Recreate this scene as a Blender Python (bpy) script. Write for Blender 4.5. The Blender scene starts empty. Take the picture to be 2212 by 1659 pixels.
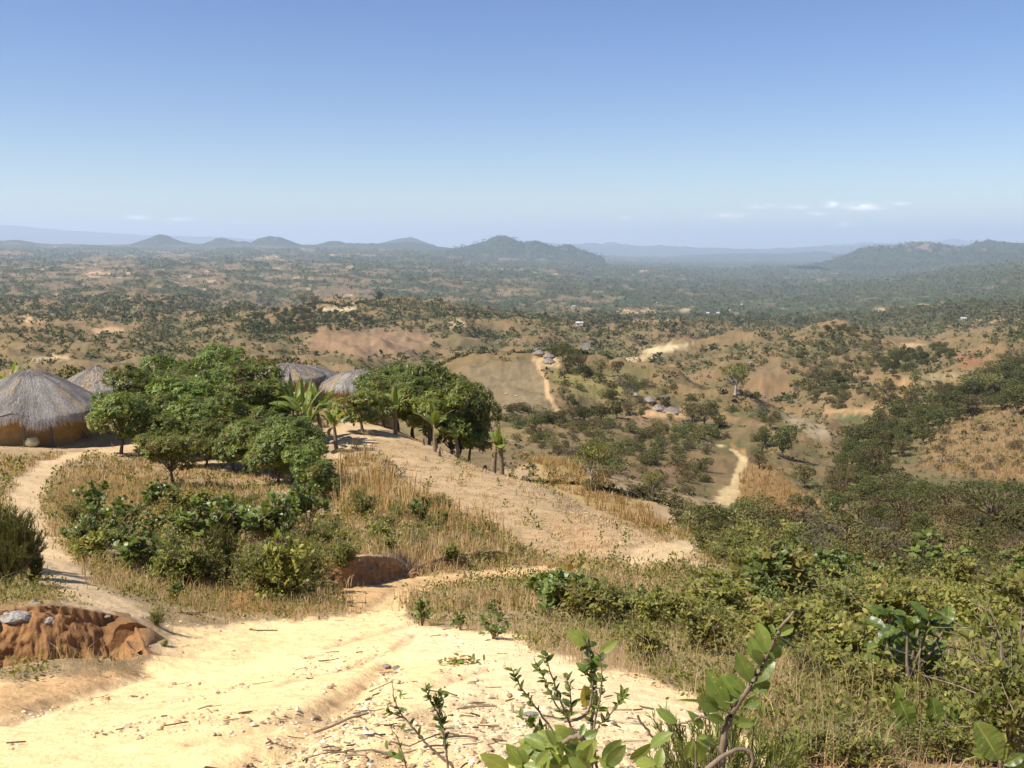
import bpy, bmesh, math, random
import numpy as np
from mathutils import Vector, Matrix, Euler
R = math.radians
rng = np.random.default_rng(7)
random.seed(7)
sc = bpy.context.scene
COL = sc.collection

# ------------------------------------------------------------------ camera, world, sun, exposure
PITCH = R(8.18)
FPX = 2084.0            # focal length in units of a 2212 x 1659 view of the photograph
cam_d = bpy.data.cameras.new("camera")
cam_d.sensor_width = 36.0
cam_d.lens = 36.0 * FPX / 2212.0
cam_d.clip_start = 0.05
cam_d.clip_end = 200000.0
cam = bpy.data.objects.new("camera", cam_d)
COL.objects.link(cam)
cam.location = (0, 0, 0)
cam.rotation_euler = (R(90) - PITCH, 0, 0)
sc.camera = cam

SUN_EL, SUN_AZ = R(52), R(245)          # azimuth clockwise from +Y
sun_dir = Vector((math.sin(SUN_AZ) * math.cos(SUN_EL), math.cos(SUN_AZ) * math.cos(SUN_EL), math.sin(SUN_EL)))
sd = bpy.data.lights.new("sun", 'SUN')
sd.energy = 4.8
sd.angle = R(0.53)
sd.color = (1.0, 0.95, 0.87)
so = bpy.data.objects.new("sun", sd)
COL.objects.link(so)
so.rotation_euler = sun_dir.to_track_quat('Z', 'Y').to_euler()

w = bpy.data.worlds.new("World")
sc.world = w
w.use_nodes = True
nt = w.node_tree
nt.nodes.clear()
N = nt.nodes.new
sky = N('ShaderNodeTexSky')
sky.sky_type = 'NISHITA'
sky.sun_disc = False
sky.sun_elevation = SUN_EL
sky.sun_rotation = SUN_AZ
sky.altitude = 900
sky.air_density = 1.0
sky.dust_density = 0.6
sky.ozone_density = 2.0
hsv = N('ShaderNodeHueSaturation')
hsv.inputs['Saturation'].default_value = 1.25
hsv.inputs['Hue'].default_value = 0.5145
bg = N('ShaderNodeBackground')
bg.inputs['Strength'].default_value = 0.08
wo = N('ShaderNodeOutputWorld')
nt.links.new(sky.outputs[0], hsv.inputs['Color'])
SKYOUT = hsv.outputs[0]
# a few thin fair-weather clouds low over the horizon, placed by direction
tc = N('ShaderNodeTexCoord')
def mth(op, a, b=None, c=None, tree=None, clamp=False):
    t = tree or nt
    n = t.nodes.new('ShaderNodeMath')
    n.operation = op
    n.use_clamp = clamp
    for k, v in enumerate((a, b, c)):
        if v is None:
            continue
        if isinstance(v, (int, float)):
            n.inputs[k].default_value = v
        else:
            t.links.new(v, n.inputs[k])
    return n.outputs[0]
sep = N('ShaderNodeSeparateXYZ')
nt.links.new(tc.outputs['Generated'], sep.inputs[0])
U_ = mth('DIVIDE', sep.outputs[0], mth('MAXIMUM', sep.outputs[1], 0.05))
V_ = mth('DIVIDE', sep.outputs[2], mth('MAXIMUM', sep.outputs[1], 0.05))
cmb = N('ShaderNodeCombineXYZ')
nt.links.new(U_, cmb.inputs[0])
nt.links.new(mth('MULTIPLY', V_, 2.6), cmb.inputs[1])
cn = N('ShaderNodeTexNoise')
cn.inputs['Scale'].default_value = 60.0
cn.inputs['Detail'].default_value = 6.0
nt.links.new(cmb.outputs[0], cn.inputs['Vector'])
cloud = None
def uq(px, py):
    cx, cy = (px - 1106.0) / FPX, (829.5 - py) / FPX
    ry = math.cos(PITCH) + cy * math.sin(PITCH)
    return cx / ry, (-math.sin(PITCH) + cy * math.cos(PITCH)) / ry
for (cxp, cyp, wx, wy, st) in [(1640, 445, 34, 6, .5), (1725, 448, 40, 5, .35), (1796, 442, 17, 8, .85), (1867, 446, 48, 9, .9),
                               (1765, 461, 24, 5, .6), (1945, 440, 24, 5, .35), (1570, 466, 46, 9, .5), (1822, 485, 16, 7, .55),
                               (1350, 470, 15, 5, .35), (296, 470, 34, 7, .45), (385, 474, 46, 6, .4), (520, 480, 70, 4, .2)]:
    u0, v0 = uq(cxp, cyp)
    du = mth('DIVIDE', mth('SUBTRACT', U_, u0), wx / FPX)
    dv = mth('DIVIDE', mth('SUBTRACT', V_, v0), wy / FPX)
    r2 = mth('ADD', mth('MULTIPLY', du, du), mth('MULTIPLY', dv, dv))
    g = mth('MULTIPLY', mth('POWER', 2.718, mth('MULTIPLY', r2, -1.7)), st)
    cloud = g if cloud is None else mth('MAXIMUM', cloud, g)
cden = mth('MULTIPLY', cloud, mth('MULTIPLY', mth('SUBTRACT', cn.outputs['Fac'], 0.3), 3.2, clamp=True), clamp=True)
cden = mth('MULTIPLY', cden, mth('GREATER_THAN', sep.outputs[1], 0.0))
mixc = N('ShaderNodeMixRGB')
mixc.inputs['Color2'].default_value = (16.0, 15.2, 15.6, 1)
nt.links.new(cden, mixc.inputs['Fac'])
nt.links.new(SKYOUT, mixc.inputs['Color1'])
nt.links.new(mixc.outputs[0], bg.inputs['Color'])
nt.links.new(bg.outputs[0], wo.inputs[0])

sc.view_settings.view_transform = 'Standard'
sc.view_settings.look = 'None'
sc.view_settings.exposure = 0.72
sc.view_settings.gamma = 1.0
sc.view_settings.use_curve_mapping = False
sc.cycles.max_bounces = 6
sc.cycles.diffuse_bounces = 3
sc.cycles.transparent_max_bounces = 8
sc.cycles.volume_bounces = 3

# ------------------------------------------------------------------ small numeric helpers
def unp(px, py):
    """arrays of view pixels -> (u, s): x/Y and z/Y of the ray."""
    px, py = np.asarray(px, float), np.asarray(py, float)
    cx, cy = (px - 1106.0) / FPX, (829.5 - py) / FPX
    ry = math.cos(PITCH) + cy * math.sin(PITCH)
    return cx / ry, (-math.sin(PITCH) + cy * math.cos(PITCH)) / ry
def proj(x, y, z):
    f = y * math.cos(PITCH) - z * math.sin(PITCH)
    upc = y * math.sin(PITCH) + z * math.cos(PITCH)
    return 1106.0 + FPX * x / f, 829.5 - FPX * upc / f

_perm = np.random.default_rng(11).permutation(256)
_perm = np.concatenate([_perm, _perm, _perm])
_ga = np.random.default_rng(12).uniform(0, 2 * np.pi, 256)
_gx, _gy = np.cos(_ga), np.sin(_ga)
def perlin(x, y):
    xi, yi = np.floor(x).astype(np.int64), np.floor(y).astype(np.int64)
    xf, yf = x - xi, y - yi
    fx, fy = xf * xf * xf * (xf * (xf * 6 - 15) + 10), yf * yf * yf * (yf * (yf * 6 - 15) + 10)
    xi &= 255
    yi &= 255
    def g(a, b, dx, dy):
        h = _perm[_perm[xi + a] + yi + b]
        return _gx[h] * dx + _gy[h] * dy
    n00, n10 = g(0, 0, xf, yf), g(1, 0, xf - 1, yf)
    n01, n11 = g(0, 1, xf, yf - 1), g(1, 1, xf - 1, yf - 1)
    return 1.5 * ((n00 * (1 - fx) + n10 * fx) * (1 - fy) + (n01 * (1 - fx) + n11 * fx) * fy)
def fbm(x, y, octv=4, ridged=False, seed=0.0):
    x, y = np.asarray(x, float) + seed * 17.31, np.asarray(y, float) - seed * 9.7
    a, t, s = 1.0, 0.0, 0.0
    for k in range(octv):
        n = perlin(x * 2 ** k + 31.7 * k, y * 2 ** k - 12.3 * k)
        t = t + a * (1 - 2 * np.abs(n) if ridged else n)
        s += a
        a *= 0.5
    return t / s
def sstep(a, b, x):
    t = np.clip((x - a) / (b - a), 0, 1)
    return t * t * (3 - 2 * t)

# ------------------------------------------------------------------ terrain: one surface z = s(u, ln Y) * Y through surveyed points
CP = []
def c(px, py, Y):
    u, s = uq(px, py)
    CP.append((u, math.log(Y), s))
def h(px, Y, z):
    CP.append(((px - 1106.0) / FPX * 0.985, math.log(Y), z / Y))
# under and beside the camera
for px in (-200, 500, 1106, 1700, 2400):
    h(px, 1.6, -1.62)
    h(px, 2.3, -1.68)
c(1106, 1659, 3.0); c(1106, 1550, 4.0); c(1106, 1450, 5.5); c(1106, 1360, 9.0)
c(0, 1659, 3.3); c(0, 1560, 4.5); c(100, 1480, 5.9); c(300, 1455, 6.7); c(500, 1400, 8.0); c(700, 1350, 9.8)
c(500, 1659, 3.1); c(600, 1500, 4.9)
c(0, 1345, 7.4); c(120, 1335, 7.6); c(30, 1295, 8.6); c(250, 1340, 8.2); c(200, 1285, 10.0); c(120, 1230, 13); c(60, 1130, 21); c(80, 1010, 36)
c(110, 968, 45); c(30, 940, 50); c(-150, 965, 44); c(-250, 1100, 22); c(-200, 1300, 9)
c(850, 1268, 15); c(700, 1290, 13.2); c(450, 1320, 11.2); c(400, 1205, 18); c(400, 1110, 28); c(400, 1040, 38); c(300, 985, 44)
c(230, 1150, 21); c(600, 1005, 44); c(760, 915, 55); c(700, 1100, 29); c(620, 1240, 16); c(850, 1010, 43); c(1000, 1105, 33)
c(820, 1180, 21); c(1100, 1190, 26); c(1000, 1225, 20); c(1250, 1195, 26); c(1400, 1195, 25)
c(1400, 1152, 31); c(1200, 1062, 41); c(1000, 992, 52); c(900, 950, 55); c(1480, 1180, 27.5)
h(1400, 45, -15.0); h(1200, 58, -16.5); h(1000, 70, -17.5); h(850, 72, -13.5)
h(60, 66, -11.5); h(400, 66, -11.0); h(700, 66, -11.2); h(-200, 66, -12)
h(-200, 110, -26); h(100, 110, -26); h(400, 110, -25); h(700, 110, -25); h(900, 110, -25); h(1050, 110, -26)
h(0, 250, -56); h(400, 250, -55); h(800, 250, -52); h(0, 430, -72); h(400, 430, -72); h(800, 450, -68)
c(1277, 1056, 70); c(1150, 1000, 78)
c(1556, 1185, 30); c(1600, 1262, 20); c(1300, 1300, 13); c(1300, 1245, 18); c(1600, 1355, 11); c(1600, 1450, 6.6); c(2000, 1452, 6.9)
c(2200, 1600, 3.9); c(1700, 1560, 4.2); c(2000, 1305, 17); c(2200, 1255, 24); c(2200, 1400, 9.5); c(1900, 1205, 38); c(2200, 1172, 48)
c(1700, 1160, 55); c(1560, 1112, 130); c(1700, 1085, 150); c(2000, 1130, 108); c(2212, 1120, 105); c(1850, 1100, 125)
c(1620, 1010, 190); c(1560, 962, 212); c(1450, 905, 300); c(1300, 950, 220); c(1350, 1022, 150); c(1150, 955, 200); c(1450, 1052, 130)
c(1300, 850, 330); c(1170, 790, 405); c(1050, 835, 345); c(1000, 795, 405); c(1100, 766, 440); c(1240, 775, 430); c(1100, 905, 260)
h(1000, 180, -40); h(1000, 100, -27)
h(1100, 530, -76); h(1100, 700, -100); h(1250, 530, -78); h(1250, 700, -104); h(950, 520, -70)
c(1343, 809, 440); c(1495, 837, 395); c(1623, 880, 340); c(1724, 912, 300)
h(1343, 530, -80); h(1495, 500, -88); h(1623, 430, -86); h(1724, 370, -76)
c(1495, 800, 760); c(1380, 790, 800); c(1653, 782, 640); c(1650, 862, 545); c(1603, 836, 560); c(1717, 850, 540)
h(1653, 800, -104)
c(1775, 718, 950); c(1650, 745, 1000); c(1945, 757, 900); c(1850, 800, 700); c(1800, 852, 520); c(1857, 907, 400); c(1950, 862, 480)
h(1775, 1200, -140); h(1945, 1150, -140)
c(2050, 802, 600); c(2212, 782, 560); c(2117, 745, 850); c(2212, 718, 800); h(2200, 1100, -120)
c(2212, 871, 330); c(2104, 886, 345); c(2050, 952, 250); c(2150, 1002, 190); c(1950, 953, 300); c(1900, 1005, 230); c(1800, 1035, 185)
h(2200, 420, -72); h(2104, 420, -72)
c(2212, 1060, 140)
c(2000, 700, 1800); c(2212, 690, 1700); c(1600, 725, 1500); c(1400, 755, 1100); c(1600, 700, 2300); c(1300, 700, 1900)
c(1300, 650, 3500); c(1600, 650, 4000); c(1900, 650, 3800); c(2200, 650, 3000); c(2200, 600, 4500); c(2212, 568, 6000)
c(1900, 605, 7000); c(1600, 600, 8000); c(1300, 600, 7000); c(1000, 600, 5000); c(600, 600, 4000); c(200, 600, 3500)
c(0, 560, 7000); c(300, 552, 9500); c(600, 547, 10000); c(1000, 552, 11000); c(1300, 566, 14000); c(1600, 564, 17500); c(1900, 572, 13000)
c(0, 650, 2200); c(300, 650, 2100); c(300, 700, 1300); c(0, 720, 1000); c(0, 772, 650); c(300, 748, 800); c(600, 740, 850)
c(600, 700, 1150); c(700, 664, 1500); c(900, 660, 1600); c(1000, 680, 1650); c(850, 732, 1000); c(1050, 735, 1050); c(480, 680, 1500)
h(700, 1900, -150); h(900, 2000, -150); h(500, 2000, -140)
c(200, 531, 13500); c(0, 528, 12500); c(500, 531, 14000); c(900, 536, 15000)
for px in (-300, 100, 500, 900, 1300, 1700, 2100, 2500):
    h(px, 30000, -330); h(px, 60000, -560)
CP = np.array(CP)
# keep the sheet level-ish outside the frame by repeating the border points outward
edge = []
for (u, v, s) in CP:
    if u > 0.44:
        edge.append((u + 0.45, v, s))
    elif u < -0.44:
        edge.append((u - 0.45, v, s))
CPX = np.vstack([CP, np.array(edge)])
KU = 2.0
def rbf_fit(P, vals, lam=1e-4):
    X = P.copy()
    d = np.sqrt(((X[:, None, :] - X[None, :, :]) ** 2).sum(-1))
    n = len(X)
    K = np.where(d > 0, d * d * np.log(d + 1e-12), 0) + lam * np.eye(n)
    Pm = np.hstack([np.ones((n, 1)), X])
    A = np.block([[K, Pm], [Pm.T, np.zeros((3, 3))]])
    return X, np.linalg.solve(A, np.concatenate([vals, np.zeros(3)]))
_X, _W = rbf_fit(np.column_stack([CPX[:, 0] * KU, CPX[:, 1]]), CPX[:, 2])
def rbf_eval(u, v):
    out = np.empty(u.size)
    uu, vv = u.ravel() * KU, v.ravel()
    for a in range(0, uu.size, 20000):
        b = a + 20000
        d2 = (uu[a:b, None] - _X[None, :, 0]) ** 2 + (vv[a:b, None] - _X[None, :, 1]) ** 2
        K = 0.5 * d2 * np.log(d2 + 1e-12)
        out[a:b] = K @ _W[:-3] + _W[-3] + _W[-2] * uu[a:b] + _W[-1] * vv[a:b]
    return out.reshape(u.shape)

UG = np.concatenate([np.linspace(-1.25, -0.62, 50)[:-1], np.linspace(-0.62, 0.62, 1000), np.linspace(0.62, 1.25, 50)[1:]])
VG = np.concatenate([np.linspace(math.log(1.3), math.log(60), 640)[:-1], np.linspace(math.log(60), math.log(2500), 330)[:-1], np.linspace(math.log(2500), math.log(60000), 150)])
YG = np.exp(VG)
# coarse RBF grid then bicubic-ish upsampling (bilinear on a fine coarse grid)
uc = np.linspace(-1.25, 1.25, 251)
vc = np.linspace(VG[0], VG[-1], 420)
SC_ = rbf_eval(*np.meshgrid(uc, vc))
def bil(A, ua, va, u, v):
    iu = np.clip(np.searchsorted(ua, u) - 1, 0, len(ua) - 2)
    iv = np.clip(np.searchsorted(va, v) - 1, 0, len(va) - 2)
    fu = np.clip((u - ua[iu]) / (ua[iu + 1] - ua[iu]), 0, 1)
    fv = np.clip((v - va[iv]) / (va[iv + 1] - va[iv]), 0, 1)
    return (A[iv, iu] * (1 - fu) + A[iv, iu + 1] * fu) * (1 - fv) + (A[iv + 1, iu] * (1 - fu) + A[iv + 1, iu + 1] * fu) * fv
def smooth_up(A):
    M = np.array([[np.interp(UG, uc, row)] for row in A]).reshape(len(vc), -1)
    # Catmull-Rom along v
    t = (VG - vc[0]) / (vc[1] - vc[0])
    i = np.clip(np.floor(t).astype(int), 1, len(vc) - 3)
    f = (t - i)[:, None]
    p0, p1, p2, p3 = M[i - 1], M[i], M[i + 1], M[i + 2]
    return p1 + 0.5 * f * (p2 - p0 + f * (2 * p0 - 5 * p1 + 4 * p2 - p3 + f * (3 * (p1 - p2) + p3 - p0)))
S = smooth_up(SC_)
UU, VV = np.meshgrid(UG, VG)
YY = np.exp(VV)
XX = UU * YY
# relief at every scale, fading in with distance
amp_mid = 0.020 * sstep(90, 260, YY) * (1 - 0.55 * sstep(1500, 4000, YY)) * (1 - .8 * sstep(9000, 16000, YY))
amp_near = 0.0035 * sstep(4, 9, YY) * (1 - sstep(100, 200, YY))
REL = 0.75 * fbm(UU * 9, VV * 8, 5, ridged=True, seed=2) + 0.5 * fbm(UU * 7, VV * 5, 4, seed=3) - 0.2
damp = np.exp(-(((UU - .49) / .10) ** 2 + ((VV - math.log(230)) / .38) ** 2))
REL = REL + .75 * (fbm(UU * 5.2 + 3, VV * 4.2, 3, ridged=True, seed=9) - .30) * sstep(200, 330, YY) * (1 - sstep(1100, 1800, YY)) * sstep(-.05, .12, UU)
REL = REL * (1 - .8 * damp)
S = S + amp_mid * REL
S = S + amp_near * fbm(UU * 14, VV * 12, 5, seed=4)
# micro relief of the trodden sand close by (metres)
micro = np.where(YY < 40, 0.030 * fbm(XX * 0.9, YY * 0.9, 4, seed=5) + 0.012 * fbm(XX * 4, YY * 4, 4, ridged=True, seed=6), 0.0)
S = S + micro / YY * (1 - sstep(20, 40, YY))

def cast(px, py, Ymin=1.3, Ymax=60000.0):
    """first meeting of a view ray with the ground -> Y (nan when it meets the sky)."""
    px, py = np.atleast_1d(np.asarray(px, float)), np.atleast_1d(np.asarray(py, float))
    u, s = unp(px, py)
    out = np.full(px.shape, np.nan)
    for k in range(px.size):
        i = min(max(np.searchsorted(UG, u[k]) - 1, 0), len(UG) - 2)
        f = (u[k] - UG[i]) / (UG[i + 1] - UG[i])
        colS = S[:, i] * (1 - f) + S[:, i + 1] * f
        hit = np.nonzero((colS >= s[k]) & (YG >= Ymin) & (YG <= Ymax))[0]
        if len(hit):
            j = hit[0]
            if j > 0 and colS[j - 1] < s[k]:
                g = (s[k] - colS[j - 1]) / (colS[j] - colS[j - 1])
                out[k] = math.exp(VG[j - 1] + g * (VG[j] - VG[j - 1]))
            else:
                out[k] = YG[j]
    return out
def gz(x, y):
    x, y = np.asarray(x, float), np.asarray(y, float)
    yy = np.maximum(y, 1.3)
    return bil(S, UG, VG, x / yy, np.log(yy)) * yy
def at(px, py, Y):
    u, s = uq(px, py)
    return Vector((u * Y, Y, s * Y))
def on(px, py, Ymin=1.3, Ymax=60000.0):
    """ground point seen at a view pixel."""
    Y = float(cast(px, py, Ymin, Ymax)[0])
    if not (Y == Y):
        Y = Ymax if Ymax < 59999 else 2000.0
    x = uq(px, py)[0] * Y
    return Vector((x, Y, float(gz(x, Y))))
# ------------------------------------------------------------------ object helpers
def tag(o, label=None, cat=None, group=None, kind=None):
    if label: o['label'] = label
    if cat: o['category'] = cat
    if group: o['group'] = group
    if kind: o['kind'] = kind
    return o
def link(o, parent=None):
    COL.objects.link(o)
    if parent is not None:
        o.parent = parent
    return o
def empty(name, loc, rz=0.0, scale=1.0):
    o = bpy.data.objects.new(name, None)
    o.empty_display_size = 0.3
    o.location = loc
    o.rotation_euler = (0, 0, rz)
    o.scale = (scale,) * 3 if isinstance(scale, (int, float)) else scale
    return link(o)
def np_mesh(name, verts, faces, mat=None, tint=None, col=None, smooth=False):
    """faces: list of integer arrays (n,k)."""
    me = bpy.data.meshes.new(name)
    verts = np.asarray(verts, np.float32)
    faces = [np.asarray(f, np.int32) for f in faces if len(f)]
    me.vertices.add(len(verts))
    me.vertices.foreach_set('co', verts.ravel())
    nl = sum(f.size for f in faces)
    npoly = sum(len(f) for f in faces)
    me.loops.add(nl)
    me.loops.foreach_set('vertex_index', np.concatenate([f.ravel() for f in faces]))
    me.polygons.add(npoly)
    sizes = np.concatenate([np.full(len(f), f.shape[1], np.int32) for f in faces])
    me.polygons.foreach_set('loop_start', np.concatenate([[0], np.cumsum(sizes)[:-1]]).astype(np.int32))
    me.polygons.foreach_set('use_smooth', np.full(npoly, smooth))
    if tint is not None:
        a = me.attributes.new('tint', 'FLOAT', 'POINT')
        a.data.foreach_set('value', np.asarray(tint, np.float32))
    if col is not None:
        a = me.attributes.new('col', 'FLOAT_COLOR', 'POINT')
        cc = np.ones((len(verts), 4), np.float32)
        cc[:, :3] = col
        a.data.foreach_set('color', cc.ravel())
    me.update(calc_edges=True)
    if mat is not None:
        me.materials.append(mat)
    return me
def obj(name, me, parent=None):
    return link(bpy.data.objects.new(name, me), parent)

# ------------------------------------------------------------------ materials
MATS = {}
def new_mat(name):
    m = bpy.data.materials.new(name)
    m.use_nodes = True
    t = m.node_tree
    t.nodes.clear()
    return m, t
def ground_material():
    m, t = new_mat('earth')
    n, l = t.nodes.new, t.links.new
    out = n('ShaderNodeOutputMaterial')
    bs = n('ShaderNodeBsdfPrincipled')
    bs.inputs['Roughness'].default_value = 0.95
    bs.inputs['Specular IOR Level'].default_value = 0.12
    at_ = n('ShaderNodeAttribute'); at_.attribute_name = 'col'
    geo = n('ShaderNodeNewGeometry')
    def noise(scale, det, rough=0.6):
        x = n('ShaderNodeTexNoise')
        x.inputs['Scale'].default_value = scale
        x.inputs['Detail'].default_value = det
        x.inputs['Roughness'].default_value = rough
        l(geo.outputs['Position'], x.inputs['Vector'])
        return x.outputs['Fac']
    n1, n2, n3 = noise(0.55, 8), noise(7.0, 9, 0.7), noise(60.0, 4, 0.7)
    v = mth('ADD', mth('MULTIPLY', mth('SUBTRACT', n1, 0.5, tree=t), 0.55, tree=t), mth('MULTIPLY', mth('SUBTRACT', n2, 0.5, tree=t), 0.75, tree=t), tree=t)
    v = mth('ADD', v, mth('MULTIPLY', mth('SUBTRACT', n3, 0.5, tree=t), 0.45, tree=t), tree=t)
    v = mth('ADD', v, 1.0, tree=t)
    mx = n('ShaderNodeMixRGB'); mx.blend_type = 'MULTIPLY'; mx.inputs['Fac'].default_value = 1
    l(at_.outputs['Color'], mx.inputs['Color1'])
    l(v, mx.inputs['Color2'])
    l(mx.outputs[0], bs.inputs['Base Color'])
    n0 = noise(2.2, 6, 0.6)
    b1 = n('ShaderNodeBump'); b1.inputs['Strength'].default_value = 0.55; b1.inputs['Distance'].default_value = 0.05
    hh = mth('ADD', mth('ADD', mth('MULTIPLY', n2, 1.0, tree=t), mth('MULTIPLY', n0, 2.0, tree=t), tree=t), mth('MULTIPLY', n3, 0.22, tree=t), tree=t)
    l(hh, b1.inputs['Height'])
    l(b1.outputs[0], bs.inputs['Normal'])
    l(bs.outputs[0], out.inputs[0])
    return m
M_EARTH = ground_material()
def simple_mat(name, c1, c2, scale=8.0, rough=0.9, bump=0.3, dist=0.02, spec=0.2, stretch=None, detail=6):
    m, t = new_mat(name)
    n, l = t.nodes.new, t.links.new
    out = n('ShaderNodeOutputMaterial'); bs = n('ShaderNodeBsdfPrincipled')
    bs.inputs['Roughness'].default_value = rough
    bs.inputs['Specular IOR Level'].default_value = spec
    tcn = n('ShaderNodeTexCoord'); mp = n('ShaderNodeMapping')
    if stretch: mp.inputs['Scale'].default_value = stretch
    l(tcn.outputs['Object'], mp.inputs[0])
    nz = n('ShaderNodeTexNoise'); nz.inputs['Scale'].default_value = scale; nz.inputs['Detail'].default_value = detail; nz.inputs['Roughness'].default_value = 0.65
    l(mp.outputs[0], nz.inputs['Vector'])
    cr = n('ShaderNodeValToRGB')
    cr.color_ramp.elements[0].position = 0.33; cr.color_ramp.elements[0].color = (*c1, 1)
    cr.color_ramp.elements[1].position = 0.68; cr.color_ramp.elements[1].color = (*c2, 1)
    l(nz.outputs['Fac'], cr.inputs[0]); l(cr.outputs[0], bs.inputs['Base Color'])
    b = n('ShaderNodeBump'); b.inputs['Strength'].default_value = bump; b.inputs['Distance'].default_value = dist
    l(nz.outputs['Fac'], b.inputs['Height']); l(b.outputs[0], bs.inputs['Normal'])
    l(bs.outputs[0], out.inputs[0])
    return m

# ------------------------------------------------------------------ painting the ground: real soil, grass and field colours by place
ZZ = S * YY
PXG, PYG = proj(XX, YY, ZZ)
def poly_mask(poly, Ya=0, Yb=1e9, soft=12.0, wob=14.0, wf=1 / 60.0, seed=0):
    soft, wob = soft * .8, wob * 1.35
    """soft mask of a patch whose outline is given as ground seen at view pixels; only ground between the depths Ya..Yb."""
    P = np.array(poly, float)
    mnx, mxx, mny, mxy = P[:, 0].min() - 60, P[:, 0].max() + 60, P[:, 1].min() - 60, P[:, 1].max() + 60
    idx = np.nonzero((PXG > mnx) & (PXG < mxx) & (PYG > mny) & (PYG < mxy) & (YY >= Ya) & (YY <= Yb))
    out = np.zeros(PXG.shape, np.float32)
    if not len(idx[0]): return out
    x, y = PXG[idx], PYG[idx]
    x = x + wob * fbm(x * wf, y * wf * 2, 3, seed=seed + 1)
    y = y + 0.5 * wob * fbm(x * wf, y * wf * 2, 3, seed=seed + 2)
    ins = np.zeros(x.shape, bool)
    dmin = np.full(x.shape, 1e9)
    for a in range(len(P)):
        x0, y0 = P[a]; x1, y1 = P[(a + 1) % len(P)]
        dx, dy = x1 - x0, y1 - y0
        t = np.clip(((x - x0) * dx + (y - y0) * dy) / (dx * dx + dy * dy + 1e-9), 0, 1)
        dmin = np.minimum(dmin, np.hypot(x - x0 - t * dx, y - y0 - t * dy))
        cond = ((y0 > y) != (y1 > y))
        with np.errstate(divide='ignore', invalid='ignore'):
            ins ^= cond & (x < (x1 - x0) * (y - y0) / (y1 - y0 + 1e-12) + x0)
    sd_ = np.where(ins, dmin, -dmin)
    out[idx] = sstep(-soft, soft, sd_)
    return out
def line_dist(pts3):
    """distance in metres on the map from every ground vertex to a polyline of (x, y)."""
    P = np.array([(p[0], p[1]) for p in pts3])
    out = np.full(XX.shape, 1e9)
    mg = 8
    idx = np.nonzero((XX > P[:, 0].min() - mg) & (XX < P[:, 0].max() + mg) & (YY > P[:, 1].min() - mg) & (YY < P[:, 1].max() + mg))
    x, y = XX[idx], YY[idx]
    d = np.full(x.shape, 1e9)
    for a in range(len(P) - 1):
        (x0, y0), (x1, y1) = P[a], P[a + 1]
        dx, dy = x1 - x0, y1 - y0
        t = np.clip(((x - x0) * dx + (y - y0) * dy) / (dx * dx + dy * dy + 1e-9), 0, 1)
        d = np.minimum(d, np.hypot(x - x0 - t * dx, y - y0 - t * dy))
    out[idx] = d
    return out
GC = np.zeros(XX.shape + (3,), np.float32)
def lay(mask, colr, k=1.0):
    m = (mask * k)[..., None]
    GC[:] = GC * (1 - m) + np.array(colr, np.float32) * m
F1 = fbm(UU * 16, VV * 16, 5, seed=21)
F2 = fbm(UU * 60, VV * 60, 4, seed=22)
F3 = fbm(XX * .35, YY * .35, 4, seed=23)
# base: dry grass over tan soil near, russet and olive slopes mid, woodland and bare fields far
GC[:] = (0.36, 0.25, 0.135)
lay(sstep(60, 120, YY), (0.225, 0.148, 0.075))
lay(sstep(-.1, .5, F3) * (YY < 110), (0.29, 0.20, 0.10), .8)
lay(sstep(-.05, .4, F1) * (YY < 2500) * (YY > 70), (0.20, 0.145, 0.065), .8)
lay(sstep(.12, .5, fbm(UU * 22, VV * 22, 4, seed=24)) * sstep(70, 120, YY) * (YY < 2600), (0.235, 0.135, 0.075), .7)
lay(sstep(-.2, .3, fbm(UU * 30, VV * 26, 4, seed=25)) * sstep(70, 140, YY) * (YY < 2600), (0.115, 0.11, 0.045), .6)
rn = REL - REL[(YY > 80) & (YY < 2500) & (np.abs(UU) < .6)].mean()
rn = rn * (1 - .3 * sstep(200, 330, YY) * sstep(-.05, .12, UU)) - .05 * sstep(-.05, .12, UU)
mid_ = sstep(70, 130, YY) * (1 - sstep(2000, 3000, YY))
lay(mid_ * sstep(.02, .30, rn), (0.265, 0.168, 0.08), .7)
lay(mid_ * sstep(-.02, -.32, rn), (0.115, 0.105, 0.042), .75)
F5 = fbm(UU * 170, VV * 120, 3, seed=26)
lay(mid_ * sstep(.1, .5, F5), (0.15, 0.12, 0.055), .6)
farm = sstep(1300, 2600, YY)
fx, fy = XX / 420.0, YY / 700.0
wood = fbm(UU * 12, VV * 16, 6, seed=31) * .9 + .55 * fbm(UU * 55, VV * 38, 4, seed=32)
lean = .22 * sstep(-.05, .25, UU) + .12 * sstep(3000, 9000, YY) - .14 * sstep(.0, -.3, UU) * (1 - sstep(5000, 9000, YY))
woodm = sstep(-.22, .02, wood + lean)
FAR_BARE = np.array((0.185, 0.13, 0.07))
lay(farm, FAR_BARE)
lay(farm * sstep(.1, .5, F1), (0.215, 0.135, 0.072), .6)
lay(farm * woodm, (0.066, 0.074, 0.034))
lay(farm * woodm * sstep(.0, .5, F2), (0.042, 0.06, 0.026), .7)
lay(farm * sstep(.32, .42, fbm(UU * 40, VV * 55, 3, seed=33)) * (1 - woodm), (0.47, 0.34, 0.20), .8)
lay(farm * sstep(.30, .45, fbm(UU * 33, VV * 60, 3, seed=34)), (0.13, 0.17, 0.045), .5)

def V(*pts): return list(pts)
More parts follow.
